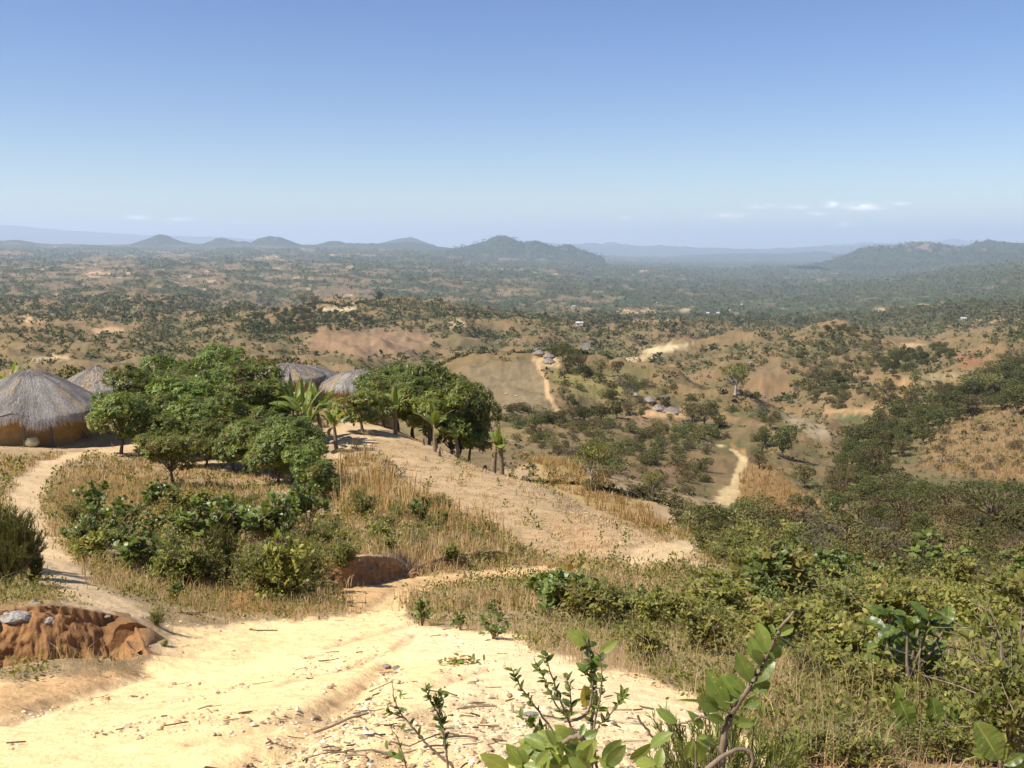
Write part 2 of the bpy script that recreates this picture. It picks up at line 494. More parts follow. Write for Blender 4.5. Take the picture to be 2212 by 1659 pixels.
# pale yards, fields and hills of the middle distance
lay(poly_mask(V((985, 800), (1060, 785), (1150, 776), (1178, 815), (1186, 860), (1205, 895), (1110, 888), (1050, 872), (1035, 835)), 230, 520, 8, 8), (0.225, 0.165, 0.095))
lay(poly_mask(V((1190, 800), (1240, 790), (1345, 812), (1420, 850), (1340, 862), (1230, 868), (1195, 840)), 250, 520, 16, 16), (0.225, 0.18, 0.07), .85)
lay(poly_mask(V((1145, 772), (1205, 768), (1210, 792), (1160, 792)), 330, 520, 5, 5), (0.50, 0.34, 0.18))
lay(poly_mask(V((1380, 885), (1480, 882), (1480, 902), (1390, 905)), 230, 420, 5, 5), (0.47, 0.29, 0.15))
lay(poly_mask(V((1290, 905), (1420, 900), (1400, 925), (1300, 925)), 200, 420, 8, 8), (0.33, 0.2, 0.11), .8)
lay(poly_mask(V((1388, 757), (1430, 746), (1497, 741), (1480, 752), (1400, 765)), 700, 2000, 3, 4), (0.56, 0.43, 0.25))
lay(poly_mask(V((1310, 775), (1400, 764), (1440, 768), (1380, 782), (1320, 786)), 600, 1800, 4, 5), (0.46, 0.33, 0.18), .9)
lay(poly_mask(V((1600, 838), (1615, 795), (1655, 778), (1700, 800), (1722, 850), (1700, 868), (1650, 866)), 450, 900, 7, 8), (0.215, 0.142, 0.078), .7)
lay(poly_mask(V((1603, 838), (1640, 812), (1700, 818), (1725, 855), (1690, 862), (1640, 848)), 450, 900, 9, 16), (0.25, 0.14, 0.075), .45)
lay(poly_mask(V((1800, 895), (1855, 893), (1868, 912), (1815, 912)), 300, 600, 6, 5), (0.085, 0.115, 0.045), .75)
lay(poly_mask(V((1775, 885), (1880, 880), (1900, 893), (1780, 896)), 300, 640, 5, 5), (0.44, 0.27, 0.14), .8)
lay(poly_mask(V((1690, 880), (1770, 910), (1810, 950), (1760, 950), (1700, 915)), 230, 420, 8, 8), (0.33, 0.25, 0.16), .9)
lay(poly_mask(V((1953, 815), (2040, 803), (2128, 798), (2100, 815), (1990, 832)), 400, 900, 6, 6), (0.31, 0.23, 0.12), .9)
lay(poly_mask(V((2062, 768), (2110, 762), (2150, 785), (2080, 792)), 400, 1100, 6, 8), (0.29, 0.135, 0.075), .8)
lay(poly_mask(V((1875, 850), (1960, 815), (1990, 840), (1960, 870), (1890, 880)), 350, 800, 10, 12), (0.38, 0.22, 0.10), .8)
lay(poly_mask(V((2000, 950), (2060, 905), (2130, 885), (2260, 868), (2260, 1050), (2120, 1030), (1990, 1010)), 130, 380, 16, 18), (0.26, 0.17, 0.085), .95)
lay(poly_mask(V((1600, 1010), (1660, 1000), (1720, 1050), (1790, 1110), (1790, 1135), (1680, 1110), (1590, 1100)), 90, 260, 12, 12), (0.30, 0.18, 0.075), .9)
lay(poly_mask(V((1080, 935), (1180, 965), (1300, 1035), (1420, 1120), (1500, 1170), (1400, 1148), (1200, 1058)), 45, 130, 10, 12), (0.33, 0.23, 0.095), .9)
lay(poly_mask(V((1300, 1020), (1500, 985), (1560, 1010), (1440, 1060), (1330, 1060)), 90, 260, 20, 20), (0.22, 0.13, 0.075), .7)
lay(poly_mask(V((700, 662), (770, 664), (765, 672), (690, 672)), 1000, 2200, 2, 3), (0.55, 0.42, 0.24))
lay(poly_mask(V((965, 696), (1000, 690), (1012, 702), (975, 708)), 800, 2400, 3, 4), (0.58, 0.45, 0.26))
lay(poly_mask(V((700, 715), (900, 712), (960, 740), (820, 775), (640, 760)), 500, 1500, 16, 20), (0.30, 0.185, 0.11), .75)
lay(poly_mask(V((60, 775), (130, 765), (140, 778), (80, 785)), 350, 1200, 4, 6), (0.50, 0.36, 0.20), .8)
for (a, b, rx, ry) in [(215, 591, 30, 4), (300, 661, 28, 5), (755, 577, 10, 3), (195, 592, 22, 3), (280, 553, 18, 3), (585, 556, 22, 2), (1370, 672, 60, 5), (1400, 690, 70, 4), (1900, 668, 30, 4), (2150, 690, 60, 5), (1960, 745, 40, 4), (2070, 703, 30, 4), (1480, 755, 22, 3), (130, 775, 30, 4), (230, 715, 40, 8), (70, 690, 50, 6)]:
    lay(poly_mask(V((a - rx, b), (a - rx * .4, b - ry), (a + rx * .5, b - ry), (a + rx, b), (a + rx * .3, b + ry), (a - rx * .5, b + ry)), 600, 9000, 2.5, 6, 1 / 25.), (0.50, 0.32, 0.18), .85)

# the spur in front: yard, tilled slope, orange foot, grass
lay(poly_mask(V((-300, 930), (0, 925), (250, 935), (620, 960), (760, 905), (900, 925), (1010, 965), (1000, 990), (870, 985), (780, 965), (700, 1005), (600, 1020), (430, 1010), (330, 990), (200, 974), (60, 968), (-300, 962)), 33, 68, 8, 12), (0.53, 0.375, 0.205))
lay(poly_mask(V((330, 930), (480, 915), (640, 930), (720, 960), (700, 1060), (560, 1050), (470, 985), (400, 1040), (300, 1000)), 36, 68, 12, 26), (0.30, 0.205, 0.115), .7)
TILL = poly_mask(V((800, 945), (880, 952), (960, 985), (1080, 1012), (1200, 1064), (1400, 1155), (1470, 1192), (1330, 1214), (1200, 1214), (1130, 1188), (1055, 1132), (950, 1090), (865, 1035)), 22, 58, 6, 10)
lay(TILL, (0.41, 0.285, 0.15))
lay(TILL * sstep(-.1, .35, fbm(XX * .9, YY * 1.6, 5, seed=41)), (0.30, 0.205, 0.11), .7)
lay(poly_mask(V((1170, 1115), (1260, 1120), (1330, 1165), (1330, 1200), (1230, 1185)), 20, 45, 18, 24), (0.44, 0.26, 0.12), .5)
FOOT = poly_mask(V((1340, 1205), (1390, 1178), (1470, 1166), (1540, 1170), (1605, 1178), (1600, 1192), (1500, 1202), (1430, 1225), (1350, 1222)), 15, 45, 6, 8)
lay(FOOT, (0.56, 0.40, 0.21))
BARE2 = poly_mask(V((1480, 1203), (1560, 1232), (1625, 1278), (1580, 1274), (1500, 1236)), 14, 40, 6, 8)
lay(BARE2, (0.50, 0.345, 0.19))

# tracks and footpaths
TRACK = poly_mask(V((-500, 1900), (-500, 1470), (0, 1468), (150, 1462), (300, 1450), (318, 1412), (322, 1375), (360, 1352), (480, 1352), (560, 1338), (690, 1342), (765, 1315), (715, 1285), (735, 1268),
                    (850, 1250), (1000, 1236), (1150, 1228), (1290, 1222), (1280, 1238), (1130, 1248), (1000, 1262), (890, 1284), (868, 1328), (905, 1350), (1010, 1362), (1120, 1368), (1150, 1402),
                    (1285, 1442), (1400, 1462), (1500, 1502), (1560, 1545), (1640, 1605), (1740, 1650), (1900, 1668), (2100, 1690), (2400, 1720), (2700, 1900)), 1.0, 30, 9, 22, 1 / 45.)
lay(TRACK, (0.86, 0.59, 0.28))
lay(TRACK * poly_mask(V((640, 1300), (760, 1258), (1000, 1232), (1290, 1218), (1290, 1245), (1000, 1280), (860, 1300), (760, 1330)), 8, 30, 22, 20), (0.50, 0.295, 0.125), .8)
lay(TRACK * poly_mask(V((860, 1350), (1130, 1360), (1300, 1440), (1560, 1530), (1600, 1640), (1300, 1700), (1000, 1640), (860, 1560), (1000, 1450), (880, 1400)), 1.5, 14, 50, 30), (0.82, 0.61, 0.335), .8)
lay(poly_mask(V((-300, 1490), (0, 1480), (170, 1455), (300, 1448), (200, 1485), (110, 1520), (0, 1548), (-300, 1600)), 3, 9, 10, 12), (0.50, 0.295, 0.13), .8)
FP = [on(px, py, 4, 60) for (px, py) in [(285, 1395), (262, 1340), (205, 1288), (150, 1250), (105, 1205), (72, 1160), (58, 1115), (52, 1080), (72, 1035), (110, 1002), (165, 980), (240, 975)]]
dfp = line_dist(FP) + .28 * fbm(XX * 1.1, YY * 1.1, 3, seed=51)
FOOTP = (1 - sstep(.24, .50, dfp)) * (YY > 7.4)
FOOTP = np.maximum(FOOTP, (1 - sstep(.32, .62, dfp)) * (YY > 26))
lay(FOOTP, (0.55, 0.39, 0.21))
WP = [on(px, py, 90, 260) for (px, py) in [(1528, 955), (1560, 962), (1588, 974), (1604, 998), (1594, 1030), (1583, 1055), (1566, 1082), (1554, 1110)]]
dwp = line_dist(WP) + .8 * fbm(XX * .25, YY * .25, 3, seed=52)
WIND = 1 - sstep(.55, 1.2, dwp)
WIND = np.maximum(WIND, (1 - sstep(1.0, 2.2, line_dist(WP[-3:]) + 1.3 * fbm(XX * .3, YY * .3, 3, seed=53))))
lay(poly_mask(V((1575, 960), (1612, 972), (1612, 1000), (1590, 985)), 100, 260, 4, 5), (0.44, 0.24, 0.115), .9)
lay(WIND, (0.58, 0.42, 0.22))
VP = [on(px, py, 250, 480) for (px, py) in [(1160, 775), (1164, 792), (1176, 814), (1181, 832), (1184, 855), (1196, 873), (1206, 890)]]
VILP = 1 - sstep(.45, 1.0, line_dist(VP))
lay(VILP, (0.52, 0.34, 0.18))

# small rills washed into the sand of the track
for (pl, wd_, dp_) in [([(560, 1670), (640, 1600), (700, 1545), (770, 1500), (815, 1455), (835, 1436), (850, 1420)], .11, .05), ([(420, 1600), (560, 1575), (700, 1540), (800, 1480)], .06, .025), ([(860, 1640), (900, 1580), (960, 1530), (1100, 1500)], .07, .03),
                       ([(330, 1400), (520, 1420), (700, 1400), (850, 1360), (930, 1330)], .07, .028), ([(600, 1480), (760, 1440), (860, 1400), (900, 1370)], .05, .022), ([(940, 1480), (1060, 1440), (1180, 1440), (1260, 1470)], .06, .03), ([(0, 1560), (170, 1500), (330, 1450)], .09, .04), ([(760, 1330), (820, 1300), (860, 1270), (960, 1250)], .10, .035)]:
    dl = line_dist([on(a, b, 2, 30) for a, b in pl]) + .10 * fbm(XX * 2.2, YY * 2.2, 4, seed=54)
    rm = np.exp(-(np.maximum(dl, 0) / wd_) ** 2) * (YY < 25)
    S = S - rm * dp_ / YY
    lay(rm * (YY < 25), (0.60, 0.40, 0.20), .5)
hole = np.exp(-((XX - on(840, 1440).x) ** 2 + (YY - on(840, 1440).y) ** 2) / .14 ** 2)
S = S - hole * .10 / YY
lay(hole, (0.40, 0.24, 0.11), .8)

GC *= (1 - .16 * mid_)[..., None] * (1 + mid_[..., None] * np.array([.0, .015, -.06]))
# low cut banks: the ground steps up behind these lines
BANKS = []
for (pl, hg) in [([(640, 1290), (700, 1271), (760, 1264), (820, 1257), (885, 1242)], .46), ([(865, 1250), (920, 1236), (985, 1226), (1070, 1216), (1130, 1209)], .30), ([(375, 1324), (440, 1318), (520, 1314), (590, 1308), (652, 1292)], .24)]:
    B_ = [on(a, b, 5, 40) for a, b in pl]; bxs, bys = [q.x for q in B_], [q.y for q in B_]
    o_ = YY - np.interp(XX, bxs, bys) + .12 * fbm(XX * 1.5, YY * 1.5, 3, seed=58)
    tx = np.clip((XX - bxs[0]) / (bxs[-1] - bxs[0]), 0, 1)
    up_ = hg * np.sin(np.pi * tx) ** .6 * sstep(-.05, .18, o_) * np.exp(-(np.maximum(o_, 0) / 5.0) ** 2) * (XX > bxs[0]) * (XX < bxs[-1])
    S = S + up_ / YY
    BANKS.append((B_, hg))
    lay((sstep(-.05, .1, o_) * (1 - sstep(.2, .45, o_)) * (np.sin(np.pi * tx) > .15)) * (YY < 40) * (XX > bxs[0]) * (XX < bxs[-1]), (0.33, 0.17, 0.07), .9)
# gully: a trench cut behind the lip of the track, bottom left
GL = [at(px, py, Y) for (px, py, Y) in [(-330, 1452, 5.6), (-150, 1462, 5.9), (0, 1462, 6.2), (110, 1452, 6.5), (200, 1448, 6.75), (270, 1446, 6.95), (312, 1436, 7.25)]]
P = np.array([(p[0], p[1]) for p in GL])
gx = np.interp(XX, P[:, 0], P[:, 1])
off = YY - gx                          # metres beyond the lip
WX, WV, WD = [P[0, 0], P[3, 0], P[4, 0], P[5, 0], P[-1, 0]], [1.65, 1.35, .85, .36, .05], [.74, .68, .48, .2, 0]
wdt = np.interp(XX, WX, WV)
dep = np.interp(XX, WX, WD)
cut = sstep(0, .22, off + .05 * F2) * (1 - sstep(wdt - .02, wdt + .05, off)) * (XX < P[-1, 0]) * (YY < 9)
S = S - cut * dep / YY
berm = np.exp(-(np.maximum(np.abs(off - wdt - .2) - .1, 0) / .38) ** 2) * (off > wdt - .05) * sstep(P[5, 0], P[3, 0], XX) * (YY < 10.5)
S = S + .11 * berm / YY
lay(sstep(-.05, .12, off) * (1 - sstep(wdt + .08, wdt + .22, off)) * (XX < P[-1, 0] + .1) * (YY < 9.5), (0.27, 0.14, 0.06))
ZZ = S * YY

# ------------------------------------------------------------------ ground mesh: one sheet; the trodden ways are cut out of it as structures of their own
nv, nu = XX.shape
verts = np.column_stack([XX.ravel(), YY.ravel(), ZZ.ravel()])
ii = np.arange(nv * nu).reshape(nv, nu)
quads = np.column_stack([ii[:-1, :-1].ravel(), ii[:-1, 1:].ravel(), ii[1:, 1:].ravel(), ii[1:, :-1].ravel()])
colv = GC.reshape(-1, 3)
colv = colv * (1 + .14 * F2.reshape(-1, 1) + (.30 * F5 * mid_).reshape(-1, 1))
def fmask(m):
    return ((m[:-1, :-1] + m[1:, 1:] + m[:-1, 1:] + m[1:, :-1]) / 4 > .5).ravel()
parts = {'dirt_track': fmask(TRACK), 'footpath': fmask(FOOTP), 'winding_path': fmask(WIND), 'village_path': fmask(VILP)}
taken = np.zeros(len(quads), bool)
def sub_mesh(name, qs):
    used, inv = np.unique(qs.ravel(), return_inverse=True)
    return np_mesh(name, verts[used], [inv.reshape(qs.shape)], M_EARTH, col=colv[used], smooth=True)
for k, m in parts.items():
    m = m & ~taken
    taken |= m
    tag(obj(k, sub_mesh(k, quads[m])), kind='structure')
gm = sub_mesh('ground', quads[~taken])
ground = tag(obj('ground', gm), kind='structure')
# the hillside carries on behind the camera
bx_, by_ = np.meshgrid(np.linspace(-30, 30, 61), np.linspace(-40, 1.35, 45))
bz_ = -1.66 - .05 * sstep(1.3, -2, by_) + .16 * np.maximum(0, -by_) + .05 * fbm(bx_ * .5, by_ * .5, 3) - .25 * np.maximum(0, np.abs(bx_) - 2)
bv = np.column_stack([bx_.ravel(), by_.ravel(), bz_.ravel()])
bi = np.arange(bv.shape[0]).reshape(bx_.shape)
bq = np.column_stack([bi[:-1, :-1].ravel(), bi[:-1, 1:].ravel(), bi[1:, 1:].ravel(), bi[1:, :-1].ravel()])
tag(obj('ground', np_mesh('ground', bv, [bq], M_EARTH, col=np.tile((.5, .36, .19), (len(bv), 1)), smooth=True)), kind='structure')

# ------------------------------------------------------------------ mountains and far ranges
def mountain(name, prof, Y, base_py, front, back, rough=.16, rock=0.0, jag=.35, bare_k=.3, rockx=(-1e9, 1e9), seed=1, colr=(0.042, 0.055, 0.028), nx=160, nd=70, freq=6.0):
    pr = np.array(prof, float)
    px = np.linspace(pr[0, 0], pr[-1, 0], nx)
    # smooth interpolation of the crest
    py = np.interp(px, pr[:, 0], pr[:, 1])
    kk = np.ones(3) / 3
    py[1:-1] = np.convolve(py, kk, 'same')[1:-1]
    py = py + jag * 3.2 * fbm(px / 14.0, px * 0 + seed, 4, ridged=True, seed=seed) 
    u, s = unp(px, py)
    crest = s * Y
    bs_ = gz(u * Y, np.full(nx, float(Y)))
    hgt = np.maximum(crest - bs_, 0)
    H = hgt.max()
    t = np.linspace(-1, 1, nd)
    Tm, Pm_ = np.meshgrid(t, np.arange(nx), indexing='ij')
    D = np.where(Tm < 0, Tm * front, Tm * back)
    prof_ = np.clip(1 - np.abs(Tm), 0, 1) ** np.where(Tm < 0, 1.15, 1.0)
    Xw = u[Pm_] * Y
    ns = fbm(Xw / H / 5 * freq, D / H / 5 * freq, 5, ridged=True, seed=seed)
    ns2 = fbm(Xw / H / 1.2 * freq, D / H / 1.2 * freq, 3, seed=seed + 5)
    near0 = 1 - np.exp(-(np.abs(Tm) / .16) ** 2)
    Z = gz(Xw, Y + D) + hgt[Pm_] * prof_ * (1 + near0 * rough * 2 * (ns - .3)) + near0 * prof_ * rough * H * .25 * ns2 + (1 - near0) * H * .012 * ns2
    Z = Z - (1 - prof_) ** 8 * H * .15
    vs = np.column_stack([Xw.ravel(), (Y + D).ravel(), Z.ravel()])
    idx = np.arange(nd * nx).reshape(nd, nx)
    q = np.column_stack([idx[:-1, :-1].ravel(), idx[:-1, 1:].ravel(), idx[1:, 1:].ravel(), idx[1:, :-1].ravel()])
    cc = np.tile(np.array(colr), (nd * nx, 1))
    pt = fbm(Xw / H * 2.2, D / H * 3, 4, seed=seed + 9)
    bare = sstep(.2, .45, pt).ravel()[:, None] * bare_k
    cc = cc * (1 - bare) + np.array((0.20, 0.135, 0.08)) * bare
    if rock > 0:
        rk = (sstep(.0, .25, fbm(Xw / H * 1.6, D / H * 1.4, 3, seed=seed + 3)) * sstep(.42, .62, prof_) * rock * sstep(rockx[0], rockx[0] + 30, px[Pm_]) * (1 - sstep(rockx[1] - 30, rockx[1], px[Pm_]))).ravel()[:, None]
        cc = cc * (1 - rk) + np.array((0.23, 0.17, 0.14)) * rk
    cc *= (1 + .25 * ns2.ravel()[:, None])
    MTN.append((vs, nd, nx, prof_, H, Y))
    return tag(obj(name, np_mesh(name, vs, [q], M_EARTH, col=cc, smooth=True)), kind='structure')
MTN = []
mountain('hill', [(262, 530), (285, 526), (305, 519), (322, 513), (338, 506), (347, 504), (356, 508), (372, 517), (392, 524), (420, 526), (452, 530)], 13700, 532, 300, 900, jag=.8, seed=1)
mountain('hill', [(425, 531), (450, 521), (466, 514), (477, 511), (490, 514), (506, 521), (528, 520), (545, 527), (565, 531)], 14200, 532, 300, 800, jag=.8, seed=2)
mountain('hill', [(528, 531), (545, 521), (558, 513), (578, 510), (600, 510), (615, 515), (628, 522), (645, 532)], 13500, 533, 300, 800, jag=.6, seed=3)
mountain('hill', [(650, 533), (690, 526), (702, 521), (722, 519), (748, 523), (790, 525), (845, 524), (880, 521), (910, 524), (945, 531), (990, 536)], 14000, 536, 300, 900, jag=.8, seed=4)
mountain('hill', [(795, 531), (830, 523), (855, 516), (875, 513), (888, 511), (900, 515), (915, 521), (940, 529)], 19000, 533, 1500, 1500, seed=5)
mountain('hill', [(-150, 515), (-60, 512), (-20, 521), (15, 519), (32, 517), (48, 522), (70, 528), (100, 531)], 13200, 533, 300, 900, seed=6)
mountain('hill', [(970, 545), (1000, 532), (1025, 526), (1050, 519), (1064, 511), (1078, 508), (1092, 508), (1105, 513), (1120, 520), (1132, 523), (1148, 519), (1160, 519), (1176, 524), (1192, 531), (1208, 532), (1222, 527), (1234, 528), (1250, 536), (1272, 545), (1300, 553)], 11200, 552, 650, 1300, seed=7, rough=.2, nx=220)
mountain('mountain', [(1760, 574), (1820, 560), (1855, 548), (1882, 538), (1902, 531), (1925, 529), (1945, 532), (1960, 530), (1976, 522), (2000, 521), (2018, 524), (2035, 530), (2062, 531), (2082, 536), (2094, 536), (2108, 529), (2124, 520), (2138, 518), (2152, 521), (2175, 527), (2212, 530), (2300, 524), (2420, 520)], 10500, 585, 1700, 1600, rough=.34, jag=1.3, bare_k=.08, rock=.6, rockx=(1890, 2085), seed=8, nx=300, nd=110)
mountain('mountain_range', [(1150, 545), (1190, 527), (1225, 524), (1250, 526), (1275, 523), (1300, 525), (1322, 521), (1345, 526), (1385, 530), (1425, 528), (1450, 530), (1500, 533), (1580, 535), (1640, 537), (1680, 534), (1720, 533), (1760, 530), (1800, 531), (1860, 527), (1900, 524), (1960, 527), (2050, 527), (2250, 530)], 33000, 560, 5500, 4000, rough=.2, jag=.9, seed=9, nx=320)
mountain('mountain_range', [(1600, 545), (1680, 541), (1740, 535), (1790, 527), (1830, 525), (1880, 522), (1930, 523), (1985, 521), (2030, 518), (2055, 514), (2064, 513), (2080, 517), (2098, 524), (2120, 530), (2250, 533)], 41000, 560, 5000, 4000, rough=.2, jag=.9, seed=10, nx=260)
mountain('mountain_range', [(1420, 560), (1500, 551), (1560, 548), (1650, 546), (1700, 549), (1740, 543), (1765, 541), (1790, 546), (1850, 555)], 22000, 570, 3000, 3000, rough=.2, seed=11, nx=200)
mountain('mountain_range', [(-350, 482), (-200, 480), (-60, 482), (0, 484), (35, 486), (80, 491), (150, 497), (220, 501), (300, 506), (400, 509), (470, 510), (540, 516), (620, 524), (700, 533)], 38000, 545, 5000, 5000, rough=.15, seed=12, nx=240)

# ------------------------------------------------------------------ haze: the air itself, one closed box around everything below the sky
def haze_box():
    x0, x1, y0, y1, z0, z1 = -60000, 60000, -3000, 62000, -760, 900
    v = [(x, y, z) for x in (x0, x1) for y in (y0, y1) for z in (z0, z1)]
    f = [(0, 1, 3, 2), (4, 6, 7, 5), (0, 4, 5, 1), (2, 3, 7, 6), (0, 2, 6, 4), (1, 5, 7, 3)]
    me = bpy.data.meshes.new('haze'); me.from_pydata(v, [], f)
    m, t = new_mat('haze_air')
    o_ = t.nodes.new('ShaderNodeOutputMaterial'); pv = t.nodes.new('ShaderNodeVolumePrincipled')
    pv.inputs['Color'].default_value = (0.70, 0.825, 1.0, 1)
    pv.inputs['Density'].default_value = HAZE_D
    pv.inputs['Anisotropy'].default_value = 0.1
    t.links.new(pv.outputs[0], o_.inputs['Volume'])
    m.cycles.homogeneous_volume = True
    me.materials.append(m)
    return tag(obj('haze', me), kind='stuff')
HAZE_D = 4.8e-5
haze_box()
# ------------------------------------------------------------------ foliage: batches of real leaf faces
TPL = {}
TPL['lance'] = (np.array([(0, 0, 0), (-.5, .35, .04), (.5, .35, .04), (-.42, .7, -.02), (.42, .7, -.02), (0, 1, -.16)]), [(0, 2, 1), (3, 4, 5)], [(1, 2, 4, 3)])
TPL['round'] = (np.array([(0, 0, 0), (-.28, .28, .05), (.28, .28, .05), (-.5, .64, .07), (.5, .64, .07), (-.3, .93, .02), (.3, .93, .02)]), [(0, 2, 1)], [(1, 2, 4, 3), (3, 4, 6, 5)])
TPL['oval'] = (np.array([(0, 0, 0), (-.42, .3, .05), (.42, .3, .05), (-.42, .66, .03), (.42, .66, .03), (0, 1, -.08)]), [(0, 2, 1), (3, 4, 5)], [(1, 2, 4, 3)])
TPL['diamond'] = (np.array([(0, 0, 0), (-.5, .5, .06), (.5, .5, .06), (0, 1, 0)]), [], [(0, 2, 3, 1)])
TPLT = {}
def _hero(key, n=9, wfun=None, cup=.10, bend=-.18, wav=0.0, rib=1.0, fold=0.0):
    vs, q, rb_ = [], [], []
    for k in range(n):
        t = k / (n - 1)
        wd = wfun(t) * .5
        for j in (-1, -.55, -.07, 0, .07, .55, 1):
            rb_.append(.38 * rib if j == 0 else (.05 * rib * (1 if k % 2 else -1) if abs(j) > .2 else 0))
            vs.append((wd * j, t, bend * t * t + cup * abs(j) ** 1.3 * wd * 1.2 + wav * math.sin(t * 17 + j) * abs(j) * (j != 0) + fold * (1 if k % 2 else -1) * min(abs(j), .8) * wd))
    for k in range(n - 1):
        for j in range(6):
            a = k * 7 + j
            q.append((a, a + 1, a + 8, a + 7))
    TPLT[key] = np.array(rb_)
    return np.array(vs), [], q
TPL['hero_oval'] = _hero('hero_oval', 9, lambda t: max(.03, max(0.0, math.sin(math.pi * min(1, t ** .85))) ** .75), rib=.45)
TPL['hero_obov'] = _hero('hero_obov', 10, lambda t: .05 + .95 * math.sin(math.pi * min(.985, t ** 1.25)) ** .7, cup=.14, bend=-.16, wav=.012, rib=.45)
TPL['hero_big'] = _hero('hero_big', 17, lambda t: .06 + .94 * math.sin(math.pi * min(.985, t ** 1.1)) ** .65, cup=.16, bend=-.2, wav=.02, rib=1.35, fold=.035)

class Batch:
    def __init__(self):
        self.v, self.t, self.q, self.tt, self.n = [], [], [], [], 0
    def leaves(self, P, D, Nn, L, W, shape, tint):
        T, tri, quad = TPL[shape]
        P, D, Nn = np.asarray(P, float), np.asarray(D, float), np.asarray(Nn, float)
        m = len(P)
        if m == 0: return
        L, W, tint = (np.broadcast_to(np.asarray(a, float), (m,)) for a in (L, W, tint))
        D = D / (np.linalg.norm(D, axis=1, keepdims=True) + 1e-9)
        X = np.cross(D, Nn); X /= (np.linalg.norm(X, axis=1, keepdims=True) + 1e-9)
        Z = np.cross(X, D)
        vs = (P[:, None, :] + X[:, None, :] * (T[None, :, 0:1] * W[:, None, None]) + D[:, None, :] * (T[None, :, 1:2] * L[:, None, None])
              + Z[:, None, :] * (T[None, :, 2:3] * L[:, None, None]))
        off = self.n + np.arange(m)[:, None, None] * len(T)
        self.v.append(vs.reshape(-1, 3))
        if tri: self.t.append((off + np.array(tri)[None]).reshape(-1, 3))
        if quad: self.q.append((off + np.array(quad)[None]).reshape(-1, 4))
        self.tt.append((tint[:, None] + TPLT[shape][None, :]).ravel() if shape in TPLT else np.repeat(tint, len(T)))
        self.n += m * len(T)
    def tube(self, pts, rad, sides=6, tint=.5):
        pts = np.asarray(pts, float); k = len(pts)
        rad = np.broadcast_to(np.asarray(rad, float), (k,))
        tan = np.gradient(pts, axis=0); tan /= (np.linalg.norm(tan, axis=1, keepdims=True) + 1e-9)
        ref = np.where(np.abs(tan[:, 2:3]) > .9, np.array([[1., 0, 0]]), np.array([[0, 0, 1.]]))
        A = np.cross(tan, ref); A /= (np.linalg.norm(A, axis=1, keepdims=True) + 1e-9)
        B = np.cross(tan, A)
        th = np.arange(sides) * 2 * np.pi / sides
        ring = pts[:, None, :] + rad[:, None, None] * (A[:, None, :] * np.cos(th)[None, :, None] + B[:, None, :] * np.sin(th)[None, :, None])
        i = self.n + np.arange(k * sides).reshape(k, sides)
        nx_ = np.roll(i, -1, axis=1)
        self.q.append(np.stack([i[:-1], nx_[:-1], nx_[1:], i[1:]], -1).reshape(-1, 4))
        self.v.append(ring.reshape(-1, 3)); self.tt.append(np.full(k * sides, tint)); self.n += k * sides
        tipi = self.n
        self.v.append(pts[-1:] + tan[-1:] * rad[-1]); self.tt.append(np.full(1, tint)); self.n += 1
        self.t.append(np.stack([i[-1], nx_[-1], np.full(sides, tipi)], -1))
    def raw(self, v, tri=None, quad=None, tint=.5):
        v = np.asarray(v, float)
        if tri is not None and len(tri): self.t.append(np.asarray(tri) + self.n)
        if quad is not None and len(quad): self.q.append(np.asarray(quad) + self.n)
        self.v.append(v); self.tt.append(np.broadcast_to(np.asarray(tint, float), (len(v),)).copy()); self.n += len(v)
    def mesh(self, name, mat, smooth=False):
        v = np.concatenate(self.v); f = []
        if self.t: f.append(np.concatenate(self.t))
        if self.q: f.append(np.concatenate(self.q))
        return np_mesh(name, v, f, mat, tint=np.concatenate(self.tt), smooth=smooth)
def join_mesh(name, parts):
    """several (Batch, material) as one mesh with several material slots."""
    v, f3, f4, tt, m3, m4, off = [], [], [], [], [], [], 0
    for k, (b, mat) in enumerate(parts):
        v.append(np.concatenate(b.v)); tt.append(np.concatenate(b.tt))
        for t in b.t: f3.append(t + off); m3.append(np.full(len(t), k))
        for q in b.q: f4.append(q + off); m4.append(np.full(len(q), k))
        off += b.n
    faces = ([np.concatenate(f3)] if f3 else []) + ([np.concatenate(f4)] if f4 else [])
    me = np_mesh(name, np.concatenate(v), faces, None, tint=np.concatenate(tt))
    for b, mat in parts: me.materials.append(mat)
    me.polygons.foreach_set('material_index', np.concatenate(m3 + m4).astype(np.int32))
    return me

